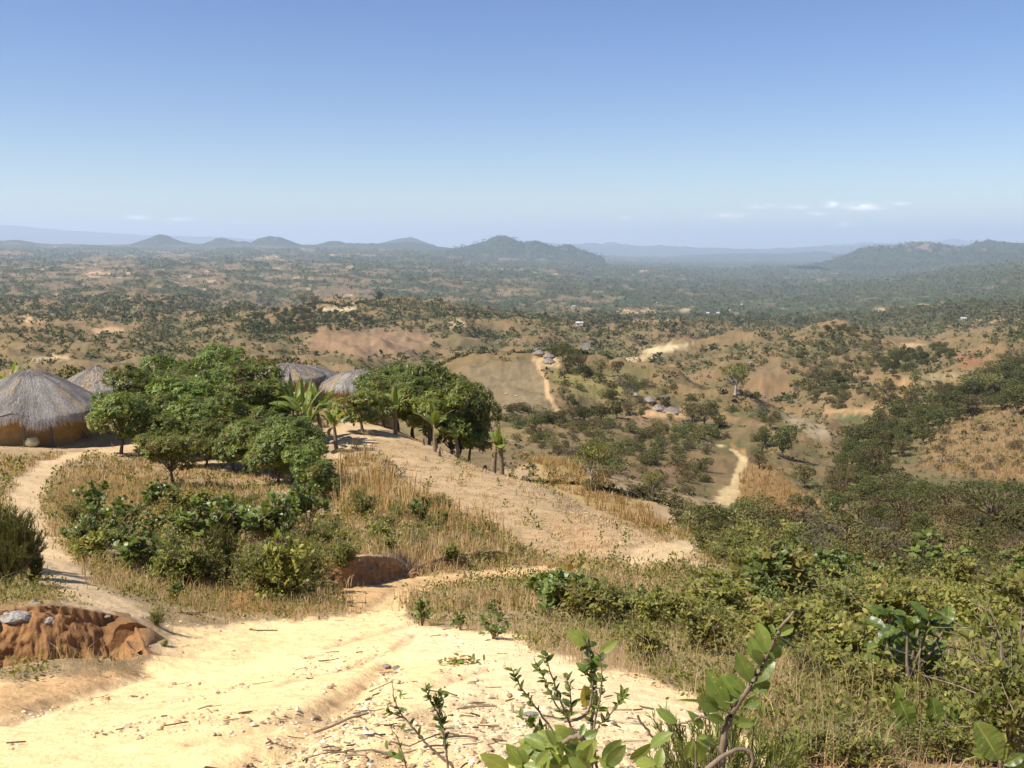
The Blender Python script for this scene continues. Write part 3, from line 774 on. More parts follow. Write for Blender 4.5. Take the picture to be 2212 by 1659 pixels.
def leaf_mat(name, stops, trans=.28, rough=.5, spec=.35, vein=None, objvar=.25):
    m, t = new_mat(name)
    n, l = t.nodes.new, t.links.new
    out = n('ShaderNodeOutputMaterial'); bs = n('ShaderNodeBsdfPrincipled'); tr = n('ShaderNodeBsdfTranslucent'); mx = n('ShaderNodeMixShader')
    at_ = n('ShaderNodeAttribute'); at_.attribute_name = 'tint'
    cr = n('ShaderNodeValToRGB')
    e = cr.color_ramp.elements
    while len(e) < len(stops): e.new(.5)
    for k, (p, c_) in enumerate(stops):
        e[k].position = p; e[k].color = (*c_, 1)
    oi = n('ShaderNodeObjectInfo')
    l(at_.outputs['Fac'], cr.inputs[0])
    hs = n('ShaderNodeHueSaturation')
    l(mth('ADD', .5 - objvar * .075, mth('MULTIPLY', oi.outputs['Random'], objvar * .085, tree=t), tree=t), hs.inputs['Hue'])
    l(mth('ADD', 1 - objvar * .6, mth('MULTIPLY', oi.outputs['Random'], objvar * 1.2, tree=t), tree=t), hs.inputs['Value'])
    l(cr.outputs[0], hs.inputs['Color'])
    geo = n('ShaderNodeNewGeometry')
    nz = n('ShaderNodeTexNoise'); nz.inputs['Scale'].default_value = 22; nz.inputs['Detail'].default_value = 4
    l(geo.outputs['Position'], nz.inputs['Vector'])
    mu = n('ShaderNodeMixRGB'); mu.blend_type = 'MULTIPLY'; mu.inputs['Fac'].default_value = 1
    l(hs.outputs[0], mu.inputs['Color1'])
    l(mth('ADD', .65, mth('MULTIPLY', nz.outputs['Fac'], .7, tree=t), tree=t), mu.inputs['Color2'])
    l(mu.outputs[0], bs.inputs['Base Color'])
    br = n('ShaderNodeMixRGB'); br.blend_type = 'MULTIPLY'; br.inputs['Fac'].default_value = 1
    br.inputs['Color2'].default_value = (1.5, 1.45, .5, 1)
    l(mu.outputs[0], br.inputs['Color1']); l(br.outputs[0], tr.inputs['Color'])
    bs.inputs['Roughness'].default_value = rough; bs.inputs['Specular IOR Level'].default_value = spec
    mx.inputs[0].default_value = trans
    l(bs.outputs[0], mx.inputs[1]); l(tr.outputs[0], mx.inputs[2]); l(mx.outputs[0], out.inputs[0])
    return m
RED = (.17, .055, .022); BROWN = (.14, .075, .03)
M_MANGO = leaf_mat('mango_leaf', [(0, (.06, .086, .018)), (.4, (.12, .163, .031)), (.7, (.20, .24, .043)), (.86, (.31, .29, .055)), (.93, RED), (1, BROWN)], trans=.32, rough=.42, spec=.35, objvar=.38)
M_BROAD = leaf_mat('broad_leaf', [(0, (.07, .095, .024)), (.5, (.135, .175, .04)), (.85, (.21, .245, .06)), (1, (.31, .28, .07))], trans=.32, rough=.40, spec=.35)
M_SMALL = leaf_mat('small_leaf', [(0, (.075, .088, .02)), (.5, (.15, .165, .036)), (.85, (.25, .245, .055)), (1, (.37, .31, .085))], trans=.34, rough=.5, spec=.2)
M_HEATH = leaf_mat('heath_leaf', [(0, (.055, .06, .014)), (.5, (.11, .115, .026)), (1, (.13, .12, .028))], trans=.2, rough=.7, spec=.15)
M_DARK = leaf_mat('dark_foliage', [(0, (.048, .058, .02)), (.5, (.09, .102, .034)), (1, (.15, .155, .05))], trans=.2, rough=.8, spec=.08, objvar=.55)
M_BUSHLAND = leaf_mat('bushland_foliage', [(0, (.055, .062, .024)), (.5, (.098, .104, .038)), (1, (.155, .15, .056))], trans=.2, rough=.8, spec=.08, objvar=0)
M_OLIVE = leaf_mat('olive_foliage', [(0, (.07, .07, .026)), (.5, (.13, .122, .045)), (1, (.21, .18, .066))], trans=.2, rough=.8, spec=.08, objvar=.55)
M_GREYB = leaf_mat('grey_foliage', [(0, (.05, .048, .034)), (.5, (.088, .08, .055)), (1, (.14, .12, .08))], trans=.1, rough=.8, spec=.1)
M_BANANA = leaf_mat('banana_leaf', [(0, (.09, .135, .028)), (.5, (.165, .22, .045)), (.8, (.27, .29, .07)), (.9, (.27, .19, .09)), (1, (.2, .12, .06))], trans=.35, rough=.4, spec=.4)
M_GRASS = leaf_mat('dry_grass_blade', [(0, (.28, .185, .10)), (.4, (.44, .305, .17)), (.75, (.60, .45, .265)), (.88, (.60, .45, .265)), (1, (.17, .175, .06))], trans=.32, rough=.7, spec=.15, objvar=0)
M_GOLD = leaf_mat('golden_grass_blade', [(0, (.32, .20, .09)), (.5, (.46, .305, .145)), (1, (.60, .44, .24))], trans=.32, rough=.7, spec=.15, objvar=0)
M_BARK = simple_mat('bark', (.085, .06, .04), (.20, .155, .115), scale=9, bump=.6, dist=.03, stretch=(1, 1, .35))
M_PALEBARK = simple_mat('pale_bark', (.24, .20, .15), (.42, .37, .30), scale=9, bump=.4, stretch=(1, 1, .4))
M_TWIG = simple_mat('twig_bark', (.13, .09, .055), (.28, .21, .14), scale=14, bump=.4, dist=.005)
M_THATCH = leaf_mat('thatch_straw', [(0, (.12, .10, .085)), (.45, (.26, .23, .20)), (.75, (.46, .415, .36)), (.85, (.42, .29, .14)), (1, (.55, .41, .22))], trans=.05, rough=.8, spec=.2, objvar=.15)
M_THATCHB = simple_mat('thatch_bed', (.12, .10, .082), (.25, .215, .175), scale=16, bump=.8, dist=.04, stretch=(1, 1, .35))
M_MUD = simple_mat('mud_wall', (.42, .255, .095), (.60, .38, .15), scale=3, bump=.35, dist=.03, spec=.1)
M_POST = simple_mat('weathered_post', (.11, .085, .065), (.24, .20, .165), scale=12, bump=.5, stretch=(1, 1, .15))
M_DARKIN = simple_mat('dark_opening', (.012, .009, .007), (.02, .016, .012), scale=4, bump=.1)
M_CLAY = simple_mat('clay_pot', (.58, .50, .26), (.72, .64, .36), scale=5, bump=.15, spec=.3)
M_ROCKW = simple_mat('pale_rock', (.26, .23, .19), (.52, .48, .42), scale=5, bump=.8, dist=.04)
M_ROCKG = simple_mat('grey_rock', (.20, .165, .13), (.37, .31, .25), scale=5, bump=.8, dist=.04)
M_BANK = simple_mat('red_earth_bank', (.235, .105, .034), (.43, .225, .085), scale=4.5, bump=1.0, dist=.05, spec=.08, detail=10)

def unit(n, r=rng):
    v = r.normal(size=(n, 3))
    return v / np.linalg.norm(v, axis=1, keepdims=True)
def lobes_points(lobes, n, r, inner=.72, flip=.6):
    """points on and just under the skins of overlapping ellipsoid lobes, dropping those buried in a neighbour; returns points and outward directions."""
    c_ = np.array([l[:3] for l in lobes]); a = np.array([l[3:6] for l in lobes])
    wts = (a[:, 0] * a[:, 2]); k = r.choice(len(lobes), size=int(n * 2.2), p=wts / wts.sum())
    d = unit(len(k), r); d[:, 2] = np.where((d[:, 2] < -.35) & (r.random(len(k)) < flip), -d[:, 2], d[:, 2])
    rad = inner + (1 - inner) * r.random(len(k)) ** .5
    p = c_[k] + d * a[k] * rad[:, None]
    q = ((p[:, None, :] - c_[None]) / a[None])
    dist = np.linalg.norm(q, axis=2); dist[np.arange(len(k)), k] = 9
    keep = dist.min(1) > .72
    return p[keep][:n], d[keep][:n]

def tree_skeleton(b, r, base_h, lobes, rad, twigs=None, sides=7, bend=.12):
    """trunk and a limb to every lobe, smooth and tapered."""
    top = np.array([r.normal() * bend, r.normal() * bend, base_h])
    mid = top * .5 + np.array([r.normal() * bend * .5, r.normal() * bend * .5, 0])
    tt = np.linspace(0, 1, 7)[:, None]
    tr = (1 - tt) ** 2 * np.array([0, 0, -.12]) + 2 * tt * (1 - tt) * mid + tt ** 2 * top
    rr = rad * (1.25 - .5 * tt[:, 0]); rr[0] *= 1.35
    b.tube(tr, rr, sides)
    for l in lobes:
        e = np.array(l[:3]); e = e + np.array([0, 0, l[5] * .35])
        m = top * .55 + e * .45 + np.array([0, 0, -.15 * np.linalg.norm(e - top)]) + r.normal(size=3) * bend
        t2 = np.linspace(0, 1, 6)[:, None]
        pp = (1 - t2) ** 2 * top + 2 * t2 * (1 - t2) * m + t2 ** 2 * e
        b.tube(pp, rad * np.linspace(.55, .12, 6), 5)
        for _ in range(3):
            dd = unit(1, r)[0] * np.array(l[3:6]) * .8
            st = pp[3]
            b.tube(np.array([st, st * .5 + (np.array(l[:3]) + dd) * .5 + r.normal(size=3) * .05, np.array(l[:3]) + dd]), rad * np.array([.22, .14, .06]), 4)
def make_mango(seed, H=4.2, Rr=1.75, tips=520, flush=.12, yellow=.18, low=.9):
    r = np.random.default_rng(seed)
    lobes = []
    for k in range(12):
        a = k * 2.4 + r.random(); rr = Rr * (.25 + .60 * r.random()) if k else 0
        z = low + (H - low) * (.14 + .58 * r.random()) if k else H * .68
        s = Rr * (.30 + .26 * r.random())
        lobes.append((math.cos(a) * rr, math.sin(a) * rr, z, s, s, s * .85))
    bt = Batch(); tree_skeleton(bt, r, low + .25, lobes, .085 * H / 4)
    p, d = lobes_points(lobes, tips, r, inner=.62, flip=.35)
    n = len(p); per = 10
    tipdir = d * .8 + np.array([0, 0, .35]) + r.normal(size=d.shape) * .25
    bc = Batch()
    ang = (np.arange(per) * 2.4)[None, :] + r.random((n, 1)) * 6.28
    td = tipdir / np.linalg.norm(tipdir, axis=1, keepdims=True)
    A = np.cross(td, np.array([0.3, .2, 1.])); A /= np.linalg.norm(A, axis=1, keepdims=True); B = np.cross(td, A)
    rad = A[:, None] * np.cos(ang)[..., None] + B[:, None] * np.sin(ang)[..., None]
    lift = r.uniform(.0, .8, (n, per, 1))
    D = rad + td[:, None] * lift + np.array([0, 0, -.42]) * r.uniform(.3, 1.3, (n, per, 1))
    Nn = td[:, None] * 1.0 + np.array([0, 0, .5]) + rad * .2
    tint = np.clip(r.normal(.36, .14, (n, 1)) + r.normal(0, .08, (n, per)), .02, .72)
    yl = r.random((n, 1)) < yellow
    tint = np.where(yl, np.clip(r.normal(.72, .08, (n, per)), .5, .87), tint)
    fl = r.random((n, 1)) < flush * (1.6 * (fbm(p[:, :1] * .9, p[:, 2:3] * .9, 2, seed=seed) > .12))
    tint = np.where(fl, r.uniform(.9, .99, (n, per)), tint)
    L = r.uniform(.17, .27, (n, per))
    P = np.repeat(p[:, None], per, 1) + td[:, None] * r.uniform(-.10, .05, (n, per, 1))
    bc.leaves(P.reshape(-1, 3), D.reshape(-1, 3), Nn.reshape(-1, 3), L.ravel(), L.ravel() * .27, 'lance', tint.ravel())
    return bt, bc
def make_round_tree(seed, H=6.0, Rr=2.6, n=900, low=1.6, leaf=.42, nl=9, flat=1.0, gap=.0, tm=.5, flip=.35, zlo=.32):
    r = np.random.default_rng(seed)
    lobes = []
    for k in range(nl):
        a = k * 2.4 + r.random(); rr = Rr * (.3 + .45 * r.random()) if k else 0
        z = low + (H - low) * (zlo + (.74 - zlo) * r.random()) if k else low + (H - low) * .62
        s = Rr * (.34 + .22 * r.random())
        lobes.append((math.cos(a) * rr, math.sin(a) * rr, z, s, s, s * .75 * flat))
    bt = Batch(); tree_skeleton(bt, r, low, lobes, .035 * H, sides=6)
    p, d = lobes_points(lobes, n, r, inner=.6, flip=flip)
    if gap:
        keep = fbm(p[:, 0] * .9 + seed, p[:, 1] * .9 + p[:, 2], 3) > -gap
        p, d = p[keep], d[keep]
    bc = Batch(); m = len(p)
    D = unit(m, r) + d * .6; Nn = d + unit(m, r) * .75 + np.array([0, 0, .35])
    grp = fbm(p[:, 0] * 1.2 + seed * 3, p[:, 2] * 1.2 + p[:, 1], 3)
    tint = np.clip(tm + .55 * grp + r.normal(0, .16, m), 0, 1)
    L = leaf * r.uniform(.6, 1.25, m)
    bc.leaves(p, D, Nn, L, L * .62, 'diamond', tint)
    return bt, bc
def make_flat_tree(seed, H=8, Rr=6, n=2600):
    r = np.random.default_rng(seed)
    lobes = []
    for k in range(17):
        a = k * 2.4 + r.random() * .8; rr = Rr * math.sqrt(k / 17.0) * .85
        z = H * (.70 + .24 * r.random()) - .018 * rr * rr
        s = Rr * (.20 + .10 * r.random())
        lobes.append((math.cos(a) * rr, math.sin(a) * rr, z, s * 1.25, s * 1.25, s * .26))
    bt = Batch(); tree_skeleton(bt, r, H * .34, lobes, .22, sides=7, bend=.4)
    p, d = lobes_points(lobes, n, r, inner=.4)
    bc = Batch(); m = len(p)
    D = unit(m, r) * np.array([1, 1, .4]); Nn = np.array([0, 0, 1.]) + unit(m, r) * .5
    tint = np.clip(.22 + .5 * fbm(p[:, 0] * .7 + seed, p[:, 1] * .7, 3) + r.normal(0, .13, m), 0, 1)
    L = r.uniform(.25, .55, m)
    bc.leaves(p, D, Nn, L, L * .5, 'diamond', tint)
    return bt, bc
def stems(b, r, n, Rr, H, rad=.012, low=.0):
    tips = []
    for k in range(n):
        a = r.random() * 6.28; rr = Rr * math.sqrt(r.random()) * .85; hh = H * r.uniform(.55, 1.0) * (1 - .35 * (rr / Rr) ** 2)
        e = np.array([math.cos(a) * rr, math.sin(a) * rr, hh])
        m = np.array([math.cos(a) * rr * .35, math.sin(a) * rr * .35, hh * .5]) + r.normal(size=3) * .05 * H
        t = np.linspace(0, 1, 6)[:, None]
        pp = (1 - t) ** 2 * np.array([r.normal() * .04, r.normal() * .04, -.08]) + 2 * t * (1 - t) * m + t ** 2 * e
        b.tube(pp, rad * np.linspace(1.3, .45, 6), 5)
        tips.append((pp[-1], pp[-1] - pp[-2], pp))
    return tips
def make_rosette_bush(seed, H=1.1, Rr=.75, n=13, leaf=.155, per=9, shape='round', sub=3, wf=.58, tm=.45, up=.55):
    """big-leaved shrub: whorls of upright obovate leaves at the twig ends."""
    r = np.random.default_rng(seed)
    bt, bc = Batch(), Batch()
    heads = []
    for (e, d, pp) in stems(bt, r, n, Rr, H, .016 * H):
        heads.append((e, d))
        for _ in range(sub):
            s0 = pp[r.integers(2, 5)]
            e2 = s0 + np.array([r.normal() * .16, r.normal() * .16, r.uniform(.05, .26)]) * H
            bt.tube(np.array([s0, s0 * .5 + e2 * .5 + r.normal(size=3) * .02, e2]), .009 * H * np.array([1, .8, .6]), 4)
            heads.append((e2, e2 - s0))
    for (e, d) in heads:
        d = d / np.linalg.norm(d); d = d * .7 + np.array([0, 0, .6]); d /= np.linalg.norm(d)
        A = np.cross(d, (.3, .2, .9)); A /= np.linalg.norm(A); B = np.cross(d, A)
        k = per + r.integers(-2, 3); an = np.arange(k) * 2.4 + r.random() * 6
        rad = A * np.cos(an)[:, None] + B * np.sin(an)[:, None]
        lf = (up + .9 * r.random((k, 1)) ** 1.5)
        D = rad + d * lf + r.normal(size=(k, 3)) * .12
        L = leaf * r.uniform(.7, 1.25, k)
        base = e - d * r.uniform(0, .6, (k, 1)) * leaf * 1.4
        bc.leaves(base, D, d + rad * -.25 + r.normal(size=(k, 3)) * .15, L, L * wf, shape, np.clip(r.normal(tm, .12) + r.normal(0, .12, k), 0, 1))
    return bt, bc
def make_twig_bush(seed, H=1.2, Rr=.7, n=16, leaves=1500, leaf=.08, shape='oval', wf=.5, tm=.5, spread=.17):
    """bush of many thin twigs with small leaves along them."""
    r = np.random.default_rng(seed)
    bt, bc = Batch(), Batch()
    allp, alld = [], []
    for (e, d, pp) in stems(bt, r, n, Rr, H, .010 * H):
        segs = [pp]
        for _ in range(4):
            s0 = pp[r.integers(1, 5)]
            e2 = s0 + np.array([r.normal() * .24, r.normal() * .24, r.uniform(-.02, .3)]) * H
            q = np.array([s0, s0 * .5 + e2 * .5 + r.normal(size=3) * .03, e2])
            bt.tube(q, .006 * H * np.array([1, .8, .5]), 4)
            segs.append(q)
        for q in segs:
            k = max(4, int(leaves / (n * 5)))
            t = r.uniform(.2 if len(q) == 3 else .35, 1, k) * (len(q) - 1)
            i = np.minimum(t.astype(int), len(q) - 2); f = (t - i)[:, None]
            allp.append(q[i] * (1 - f) + q[i + 1] * f + r.normal(size=(k, 3)) * .03 * H); alld.append(np.repeat((q[-1] - q[0])[None], k, 0))
    p, d = np.concatenate(allp), np.concatenate(alld)
    d /= np.linalg.norm(d, axis=1, keepdims=True)
    m = len(p)
    D = d * .5 + unit(m, r) * .9 + np.array([0, 0, .1]); Nn = np.array([0, 0, 1.]) + unit(m, r) * .7
    tint = np.clip(tm + .4 * fbm(p[:, 0] * 3 + seed, p[:, 2] * 3 + p[:, 1] * 2, 2) + r.normal(0, .13, m), 0, 1)
    L = leaf * r.uniform(.65, 1.3, m)
    bc.leaves(p, D, Nn, L, L * wf, shape, tint)
    return bt, bc
def make_heath_bush(seed, H=1.3, Rr=.7, n=34, per=70, tm=.5, ll=(.07, .16)):
    r = np.random.default_rng(seed)
    bt, bc = Batch(), Batch()
    for (e, d, pp) in stems(bt, r, n, Rr, H, .008 * H):
        k = per
        t = r.uniform(.3, 1, k) ** .7 * 5; i = np.minimum(t.astype(int), 4); f = (t - i)[:, None]
        base = pp[i] * (1 - f) + pp[i + 1] * f
        dd = (pp[-1] - pp[-3]); dd /= np.linalg.norm(dd)
        D = dd * .9 + unit(k, r) * .75 + np.array([0, 0, .25])
        L = r.uniform(ll[0], ll[1], k)
        bc.leaves(base, D, unit(k, r), L, L * .10, 'diamond', np.clip(r.normal(tm, .2, k), 0, 1))
    return bt, bc
def make_banana(seed, H=2.2, nleaf=8, L0=1.5, dead=3, tm=.5):
    """pseudostem, arching torn leaves, and the dry leaves hanging at the stem."""
    r = np.random.default_rng(seed)
    bs, bl, bd = Batch(), Batch(), Batch()
    hh = H * .52
    lean = np.array([r.normal() * .08, r.normal() * .08, 0])
    t = np.linspace(0, 1, 6)[:, None]
    bs.tube(t * np.array([0, 0, hh]) + lean * t ** 2 + np.array([0, 0, -.1]) * (1 - t), np.linspace(.10, .06, 6) * (H / 2.2), 9)
    top = np.array([0, 0, hh]) + lean
    def leaf(b, az, el, L, wd, droop, tint, torn=.85):
        hd = np.array([math.cos(az), math.sin(az), 0])
        K = 18
        pts, p = [], top.copy() - np.array([0, 0, .15])
        a = el
        for k in range(K + 1):
            pts.append(p.copy()); p = p + (hd * math.cos(a) + np.array([0, 0, math.sin(a)])) * (L / K)
            a -= droop / K * (1.6 if k > K * .4 else .5)
        pts = np.array(pts)
        b.tube(pts, np.linspace(.022, .005, K + 1), 5, tint=min(.85, tint + .15))
        side = np.cross(hd, (0, 0, 1.))
        for sg in (-1, 1):
            kk, sag = 3, r.normal(.12, .12)
            while kk < K:
                step = min(K - kk, int(r.integers(1, 4) if r.random() < torn else r.integers(3, 6)))
                sag = np.clip(sag + r.normal(0, .25 * torn), -.35, .75)
                ids = np.arange(kk, kk + step + 1)
                tt = ids / K
                ww = wd * .85 * np.clip(np.sin(np.pi * np.clip((tt - .1) / .92, .02, .99)) ** .6, .06, 1)
                tang = np.gradient(pts, axis=0)[ids]; tang /= np.linalg.norm(tang, axis=1, keepdims=True)
                up = np.cross(side, tang); up /= np.linalg.norm(up, axis=1, keepdims=True)
                up *= np.sign(up[:, 2:3] + 1e-6)
                v = []
                for j, fr in enumerate((0.02, .55, 1.0)):
                    v.append(pts[ids] + sg * side * (ww * fr)[:, None] * math.cos(sag * fr) + up * ((.28 * fr - .25 * fr * fr) * ww)[:, None] - np.array([0, 0, 1.]) * (ww * fr * math.sin(max(0, sag)) * .9)[:, None]
                             + tang * (.10 * ww * fr)[:, None])
                m_ = len(ids); v = np.concatenate(v)
                q = [(j * m_ + i, j * m_ + i + 1, (j + 1) * m_ + i + 1, (j + 1) * m_ + i) for j in range(2) for i in range(m_ - 1)]
                b.raw(v, quad=q, tint=np.clip(tint + r.normal(0, .07), 0, .86))
                kk += step
    for k in range(nleaf):
        young = k >= nleaf - 2
        leaf(bl, k * 2.4 + r.random() * .7, R(80) if young else R(r.uniform(48, 78)), L0 * r.uniform(.7, 1.1) * (H / 2.2), .20 * H / 2.2 * r.uniform(.7, 1.15) * (.55 if young else 1),
             R(r.uniform(5, 20)) if young else R(r.uniform(25, 95)), np.clip(r.normal(tm, .14), .1, .8))
    for k in range(dead):
        leaf(bd, r.random() * 6.28, R(10), .9 * L0 * (H / 2.2) * .7, .10, R(150), r.uniform(.9, .99), torn=.9)
    return bs, bl, bd
# ------------------------------------------------------------------ huts
def hut(name, base, r_roof, eave, roof_h, wall_r, label, group=None, n_str=2600, sw=.02, posts=(), plinth=True, warm=0.0, eave_fn=None, door=None, seed=1, cap=.22, power=1.22):
    r = np.random.default_rng(seed)
    root = tag(empty(name, base), label, 'hut', group)
    # wall with a softly uneven mud face and a flared foot
    b = Batch(); K, Z = 40, 9
    th = np.linspace(0, 2 * np.pi, K, endpoint=False); zz = np.linspace(-.5, eave + roof_h * .35, Z)
    v = []
    for z in zz:
        rr = wall_r * (1 + .012 * np.sin(th * 3 + z * 2) + .008 * r.normal(size=K)) + (.10 if z < .25 else 0)
        v.append(np.column_stack([rr * np.cos(th), rr * np.sin(th), np.full(K, z)]))
    i = np.arange(K * Z).reshape(Z, K); n_ = np.roll(i, -1, 1)
    b.raw(np.concatenate(v), quad=np.stack([i[:-1], n_[:-1], n_[1:], i[1:]], -1).reshape(-1, 4))
    obj('wall', b.mesh('wall', M_MUD, smooth=True), root)
    if plinth:
        b = Batch(); zz = [-.7, .02, .16, .19, .19]; rs = [r_roof * 1.06, r_roof * 1.0, r_roof * .93, r_roof * .88, wall_r * .9]
        v = [np.column_stack([q * np.cos(th) * (1 + .015 * r.normal(size=K)), q * np.sin(th), np.full(K, z)]) for q, z in zip(rs, zz)]
        i = np.arange(K * 5).reshape(5, K); n_ = np.roll(i, -1, 1)
        b.raw(np.concatenate(v), quad=np.stack([i[:-1], n_[:-1], n_[1:], i[1:]], -1).reshape(-1, 4))
        me = b.mesh('plinth', M_EARTH, smooth=True)
        a = me.attributes.new('col', 'FLOAT_COLOR', 'POINT')
        a.data.foreach_set('color', np.tile((.52, .36, .18, 1), len(me.vertices)).astype(np.float32))
        obj('plinth', me, root)
    # roof: thatch bed plus loose straw combed down it
    ef = eave_fn or (lambda a: 0 * a)
    def prof(t, a):
        rad = cap * (1 - t) + r_roof * t
        return rad, eave + roof_h * (1 - np.maximum(t - .04, 0) ** power) + ef(a) * t ** 4
    bed = Batch(); K = 64; T = np.linspace(0, 1, 16)
    th = np.linspace(0, 2 * np.pi, K, endpoint=False)
    v = []
    for t in T:
        rad, z = prof(t, th)
        lump = .05 * np.sin(th * 5 + t * 6 + seed) + .04 * np.sin(th * 11 - t * 8) * t + .025 * r.normal(size=K)
        v.append(np.column_stack([(rad) * np.cos(th), rad * np.sin(th), z + lump * (.3 + t)]))
    for t in (1.0, .8):
        rad, z = prof(t, th)
        v.append(np.column_stack([rad * .98 * np.cos(th), rad * .98 * np.sin(th), z - .2]))
    n2 = len(v); i = np.arange(K * n2).reshape(n2, K); n_ = np.roll(i, -1, 1)
    bed.raw(np.concatenate(v), quad=np.stack([i[1:], n_[1:], n_[:-1], i[:-1]], -1).reshape(-1, 4))
    rad, z = prof(0.0, th); bed.raw(np.vstack([np.column_stack([rad * np.cos(th), rad * np.sin(th), z + 0 * th]), [[0, 0, z[0] + .09]]]), tri=np.column_stack([np.arange(K), (np.arange(K) + 1) % K, np.full(K, K)]))
    st = Batch()
    m = n_str
    a = r.uniform(0, 2 * np.pi, m); t0 = np.sqrt(r.uniform(0, 1, m)) * .93; ln = r.uniform(.10, .26, m) * (2.6 / r_roof) ** .5
    fr = r.random(m) < .22; t0 = np.where(fr, r.uniform(.80, .93, m), t0)
    a2 = a + r.normal(0, .06, m) * (1 - t0 * .5)
    pts = []
    for k in range(4):
        t = t0 + ln * k / 3; aa = a + (a2 - a) * k / 3
        over = np.maximum(t - 1, 0)
        rad, z = prof(np.minimum(t, 1), aa)
        rad = rad + over * r_roof * .55; z = z - over * r_roof * 1.05
        lift = .035 + .03 * r.random(m) * (k > 0) + .02 * k * r.random(m)
        pts.append(np.column_stack([rad * np.cos(aa), rad * np.sin(aa), z + lift]))
    side = np.column_stack([-np.sin(a), np.cos(a), 0 * a]) * (sw * r.uniform(.5, 1.3, m))[:, None]
    vv = np.concatenate([np.stack([p - side * (1 - .25 * k), p + side * (1 - .25 * k)], 1)[None] for k, p in enumerate(pts)])   # (4,m,2,3)
    ids = np.arange(4 * m * 2).reshape(4, m, 2)
    q = np.concatenate([np.stack([ids[k, :, 0], ids[k, :, 1], ids[k + 1, :, 1], ids[k + 1, :, 0]], -1) for k in range(3)])
    ns = fbm(a * 2.2 + seed * 5, t0 * 1.2, 3); nl = fbm(a * 9 + seed, t0 * .8, 2)
    tint = np.clip(.46 + .42 * ns + .3 * nl + r.normal(0, .13, m) + warm * .25, 0, .79)
    wsel = (fbm(a * 3.1 + 3 * seed, t0 * .7, 2) > .30 - warm * .5) & (r.random(m) < .5)
    tint = np.where(wsel, r.uniform(.83, 1, m), tint)
    tint = np.where((t0 < .16) & (r.random(m) < .7), r.uniform(0, .2, m), tint)
    st.raw(vv.reshape(-1, 3), quad=q, tint=np.tile(np.repeat(tint[None, :, None], 2, 2), (4, 1, 1)).ravel())
    obj('roof', join_mesh('roof', [(bed, M_THATCHB), (st, M_THATCH)]), root)
    for (az, rr, hh) in posts:
        b = Batch(); x, y = rr * math.cos(az), rr * math.sin(az)
        tt = np.linspace(0, 1, 7)[:, None]
        b.tube(np.array([x, y, -.45]) + tt * np.array([r.normal() * .05, r.normal() * .05, hh + .45]) + r.normal(size=(7, 3)) * np.array([.008, .008, 0]), np.linspace(.078, .062, 7), 9)
        p_ = obj('post', b.mesh('post', M_POST, smooth=True), root)
        b = Batch(); b.tube([(x - .42, y + .02, hh - .02), (x, y, hh + .02), (x + .3, y - .02, hh + .0)], [.03, .035, .028], 7)
        obj('beam', b.mesh('beam', M_POST, smooth=True), p_)
    if door is not None:
        b = Batch(); az, wd, hh = door
        aa = np.linspace(az - wd / wall_r / 2, az + wd / wall_r / 2, 6)
        rr = wall_r * 1.035
        v = np.concatenate([np.column_stack([q * np.cos(aa), q * np.sin(aa), np.full(6, z)]) for z in (.1, hh) for q in (rr,)])
        v = np.concatenate([v, v * np.array([.9, .9, 1])])
        f = [(k, k + 1, k + 7, k + 6) for k in range(5)]
        b.raw(v, quad=f + [(0, 6, 18, 12), (5, 17, 23, 11), (6, 11, 23, 18)])
        obj('doorway', b.mesh('doorway', M_DARKIN), root)
    return root
def hut_at(name, px, Y, apex_py, eave_py, r_roof, label, wall_k=.72, **kw):
    u = uq(px, 800)[0]; x = u * Y
    g = float(gz(x, Y))
    za = uq(px, apex_py)[1] * Y; ze = uq(px, eave_py)[1] * (Y - r_roof)
    ev = max(.9, ze - g); rh = max(.6, za - ze)
    return hut(name, (x, Y, g), r_roof, ev, rh, r_roof * wall_k, label, **kw)
EAVE = lambda a: .16 * np.sin(3 * a + 1.2) + .08 * np.sin(7 * a) - .16 * np.exp(-((np.mod(a, 2 * np.pi) - 4.45) / .35) ** 2) + .30 * np.exp(-((np.mod(a, 2 * np.pi) - 4.98) / .14) ** 2)
hut_at('thatched_hut', 64, 47.6, 801, 913, 3.45, 'large round mud hut with grey thatch roof on wooden posts beside the footpath', n_str=30000, sw=.011, eave_fn=EAVE, seed=3,
       posts=[(R(266), 3.12, 1.62), (R(288.5), 3.16, 1.85), (R(311), 3.0, 1.75)], wall_k=.70)
hut_at('thatched_hut', 207, 59, 793, 852, 2.5, 'hut with brown conical thatch showing behind the large grey thatched hut', n_str=7000, sw=.016, warm=.35, seed=4, cap=.1, power=1.05)
hut_at('thatched_hut', 622, 66, 786, 826, 2.55, 'hut with dark grey thatch behind the clump of banana plants', n_str=6000, sw=.018, seed=5, power=1.4)
hut_at('thatched_hut', 668, 70, 790, 826, 2.3, 'hut whose grey thatch overlaps behind the dark grey roof beyond the bananas', n_str=5000, sw=.018, seed=6, power=1.35)
hut_at('thatched_hut', 772, 62, 801, 843, 2.35, 'hut with low grey thatch and a reddish patch beside the sandy yard', n_str=6000, sw=.018, seed=7, power=1.4)
RG = 'huts of the village on the far ridge'
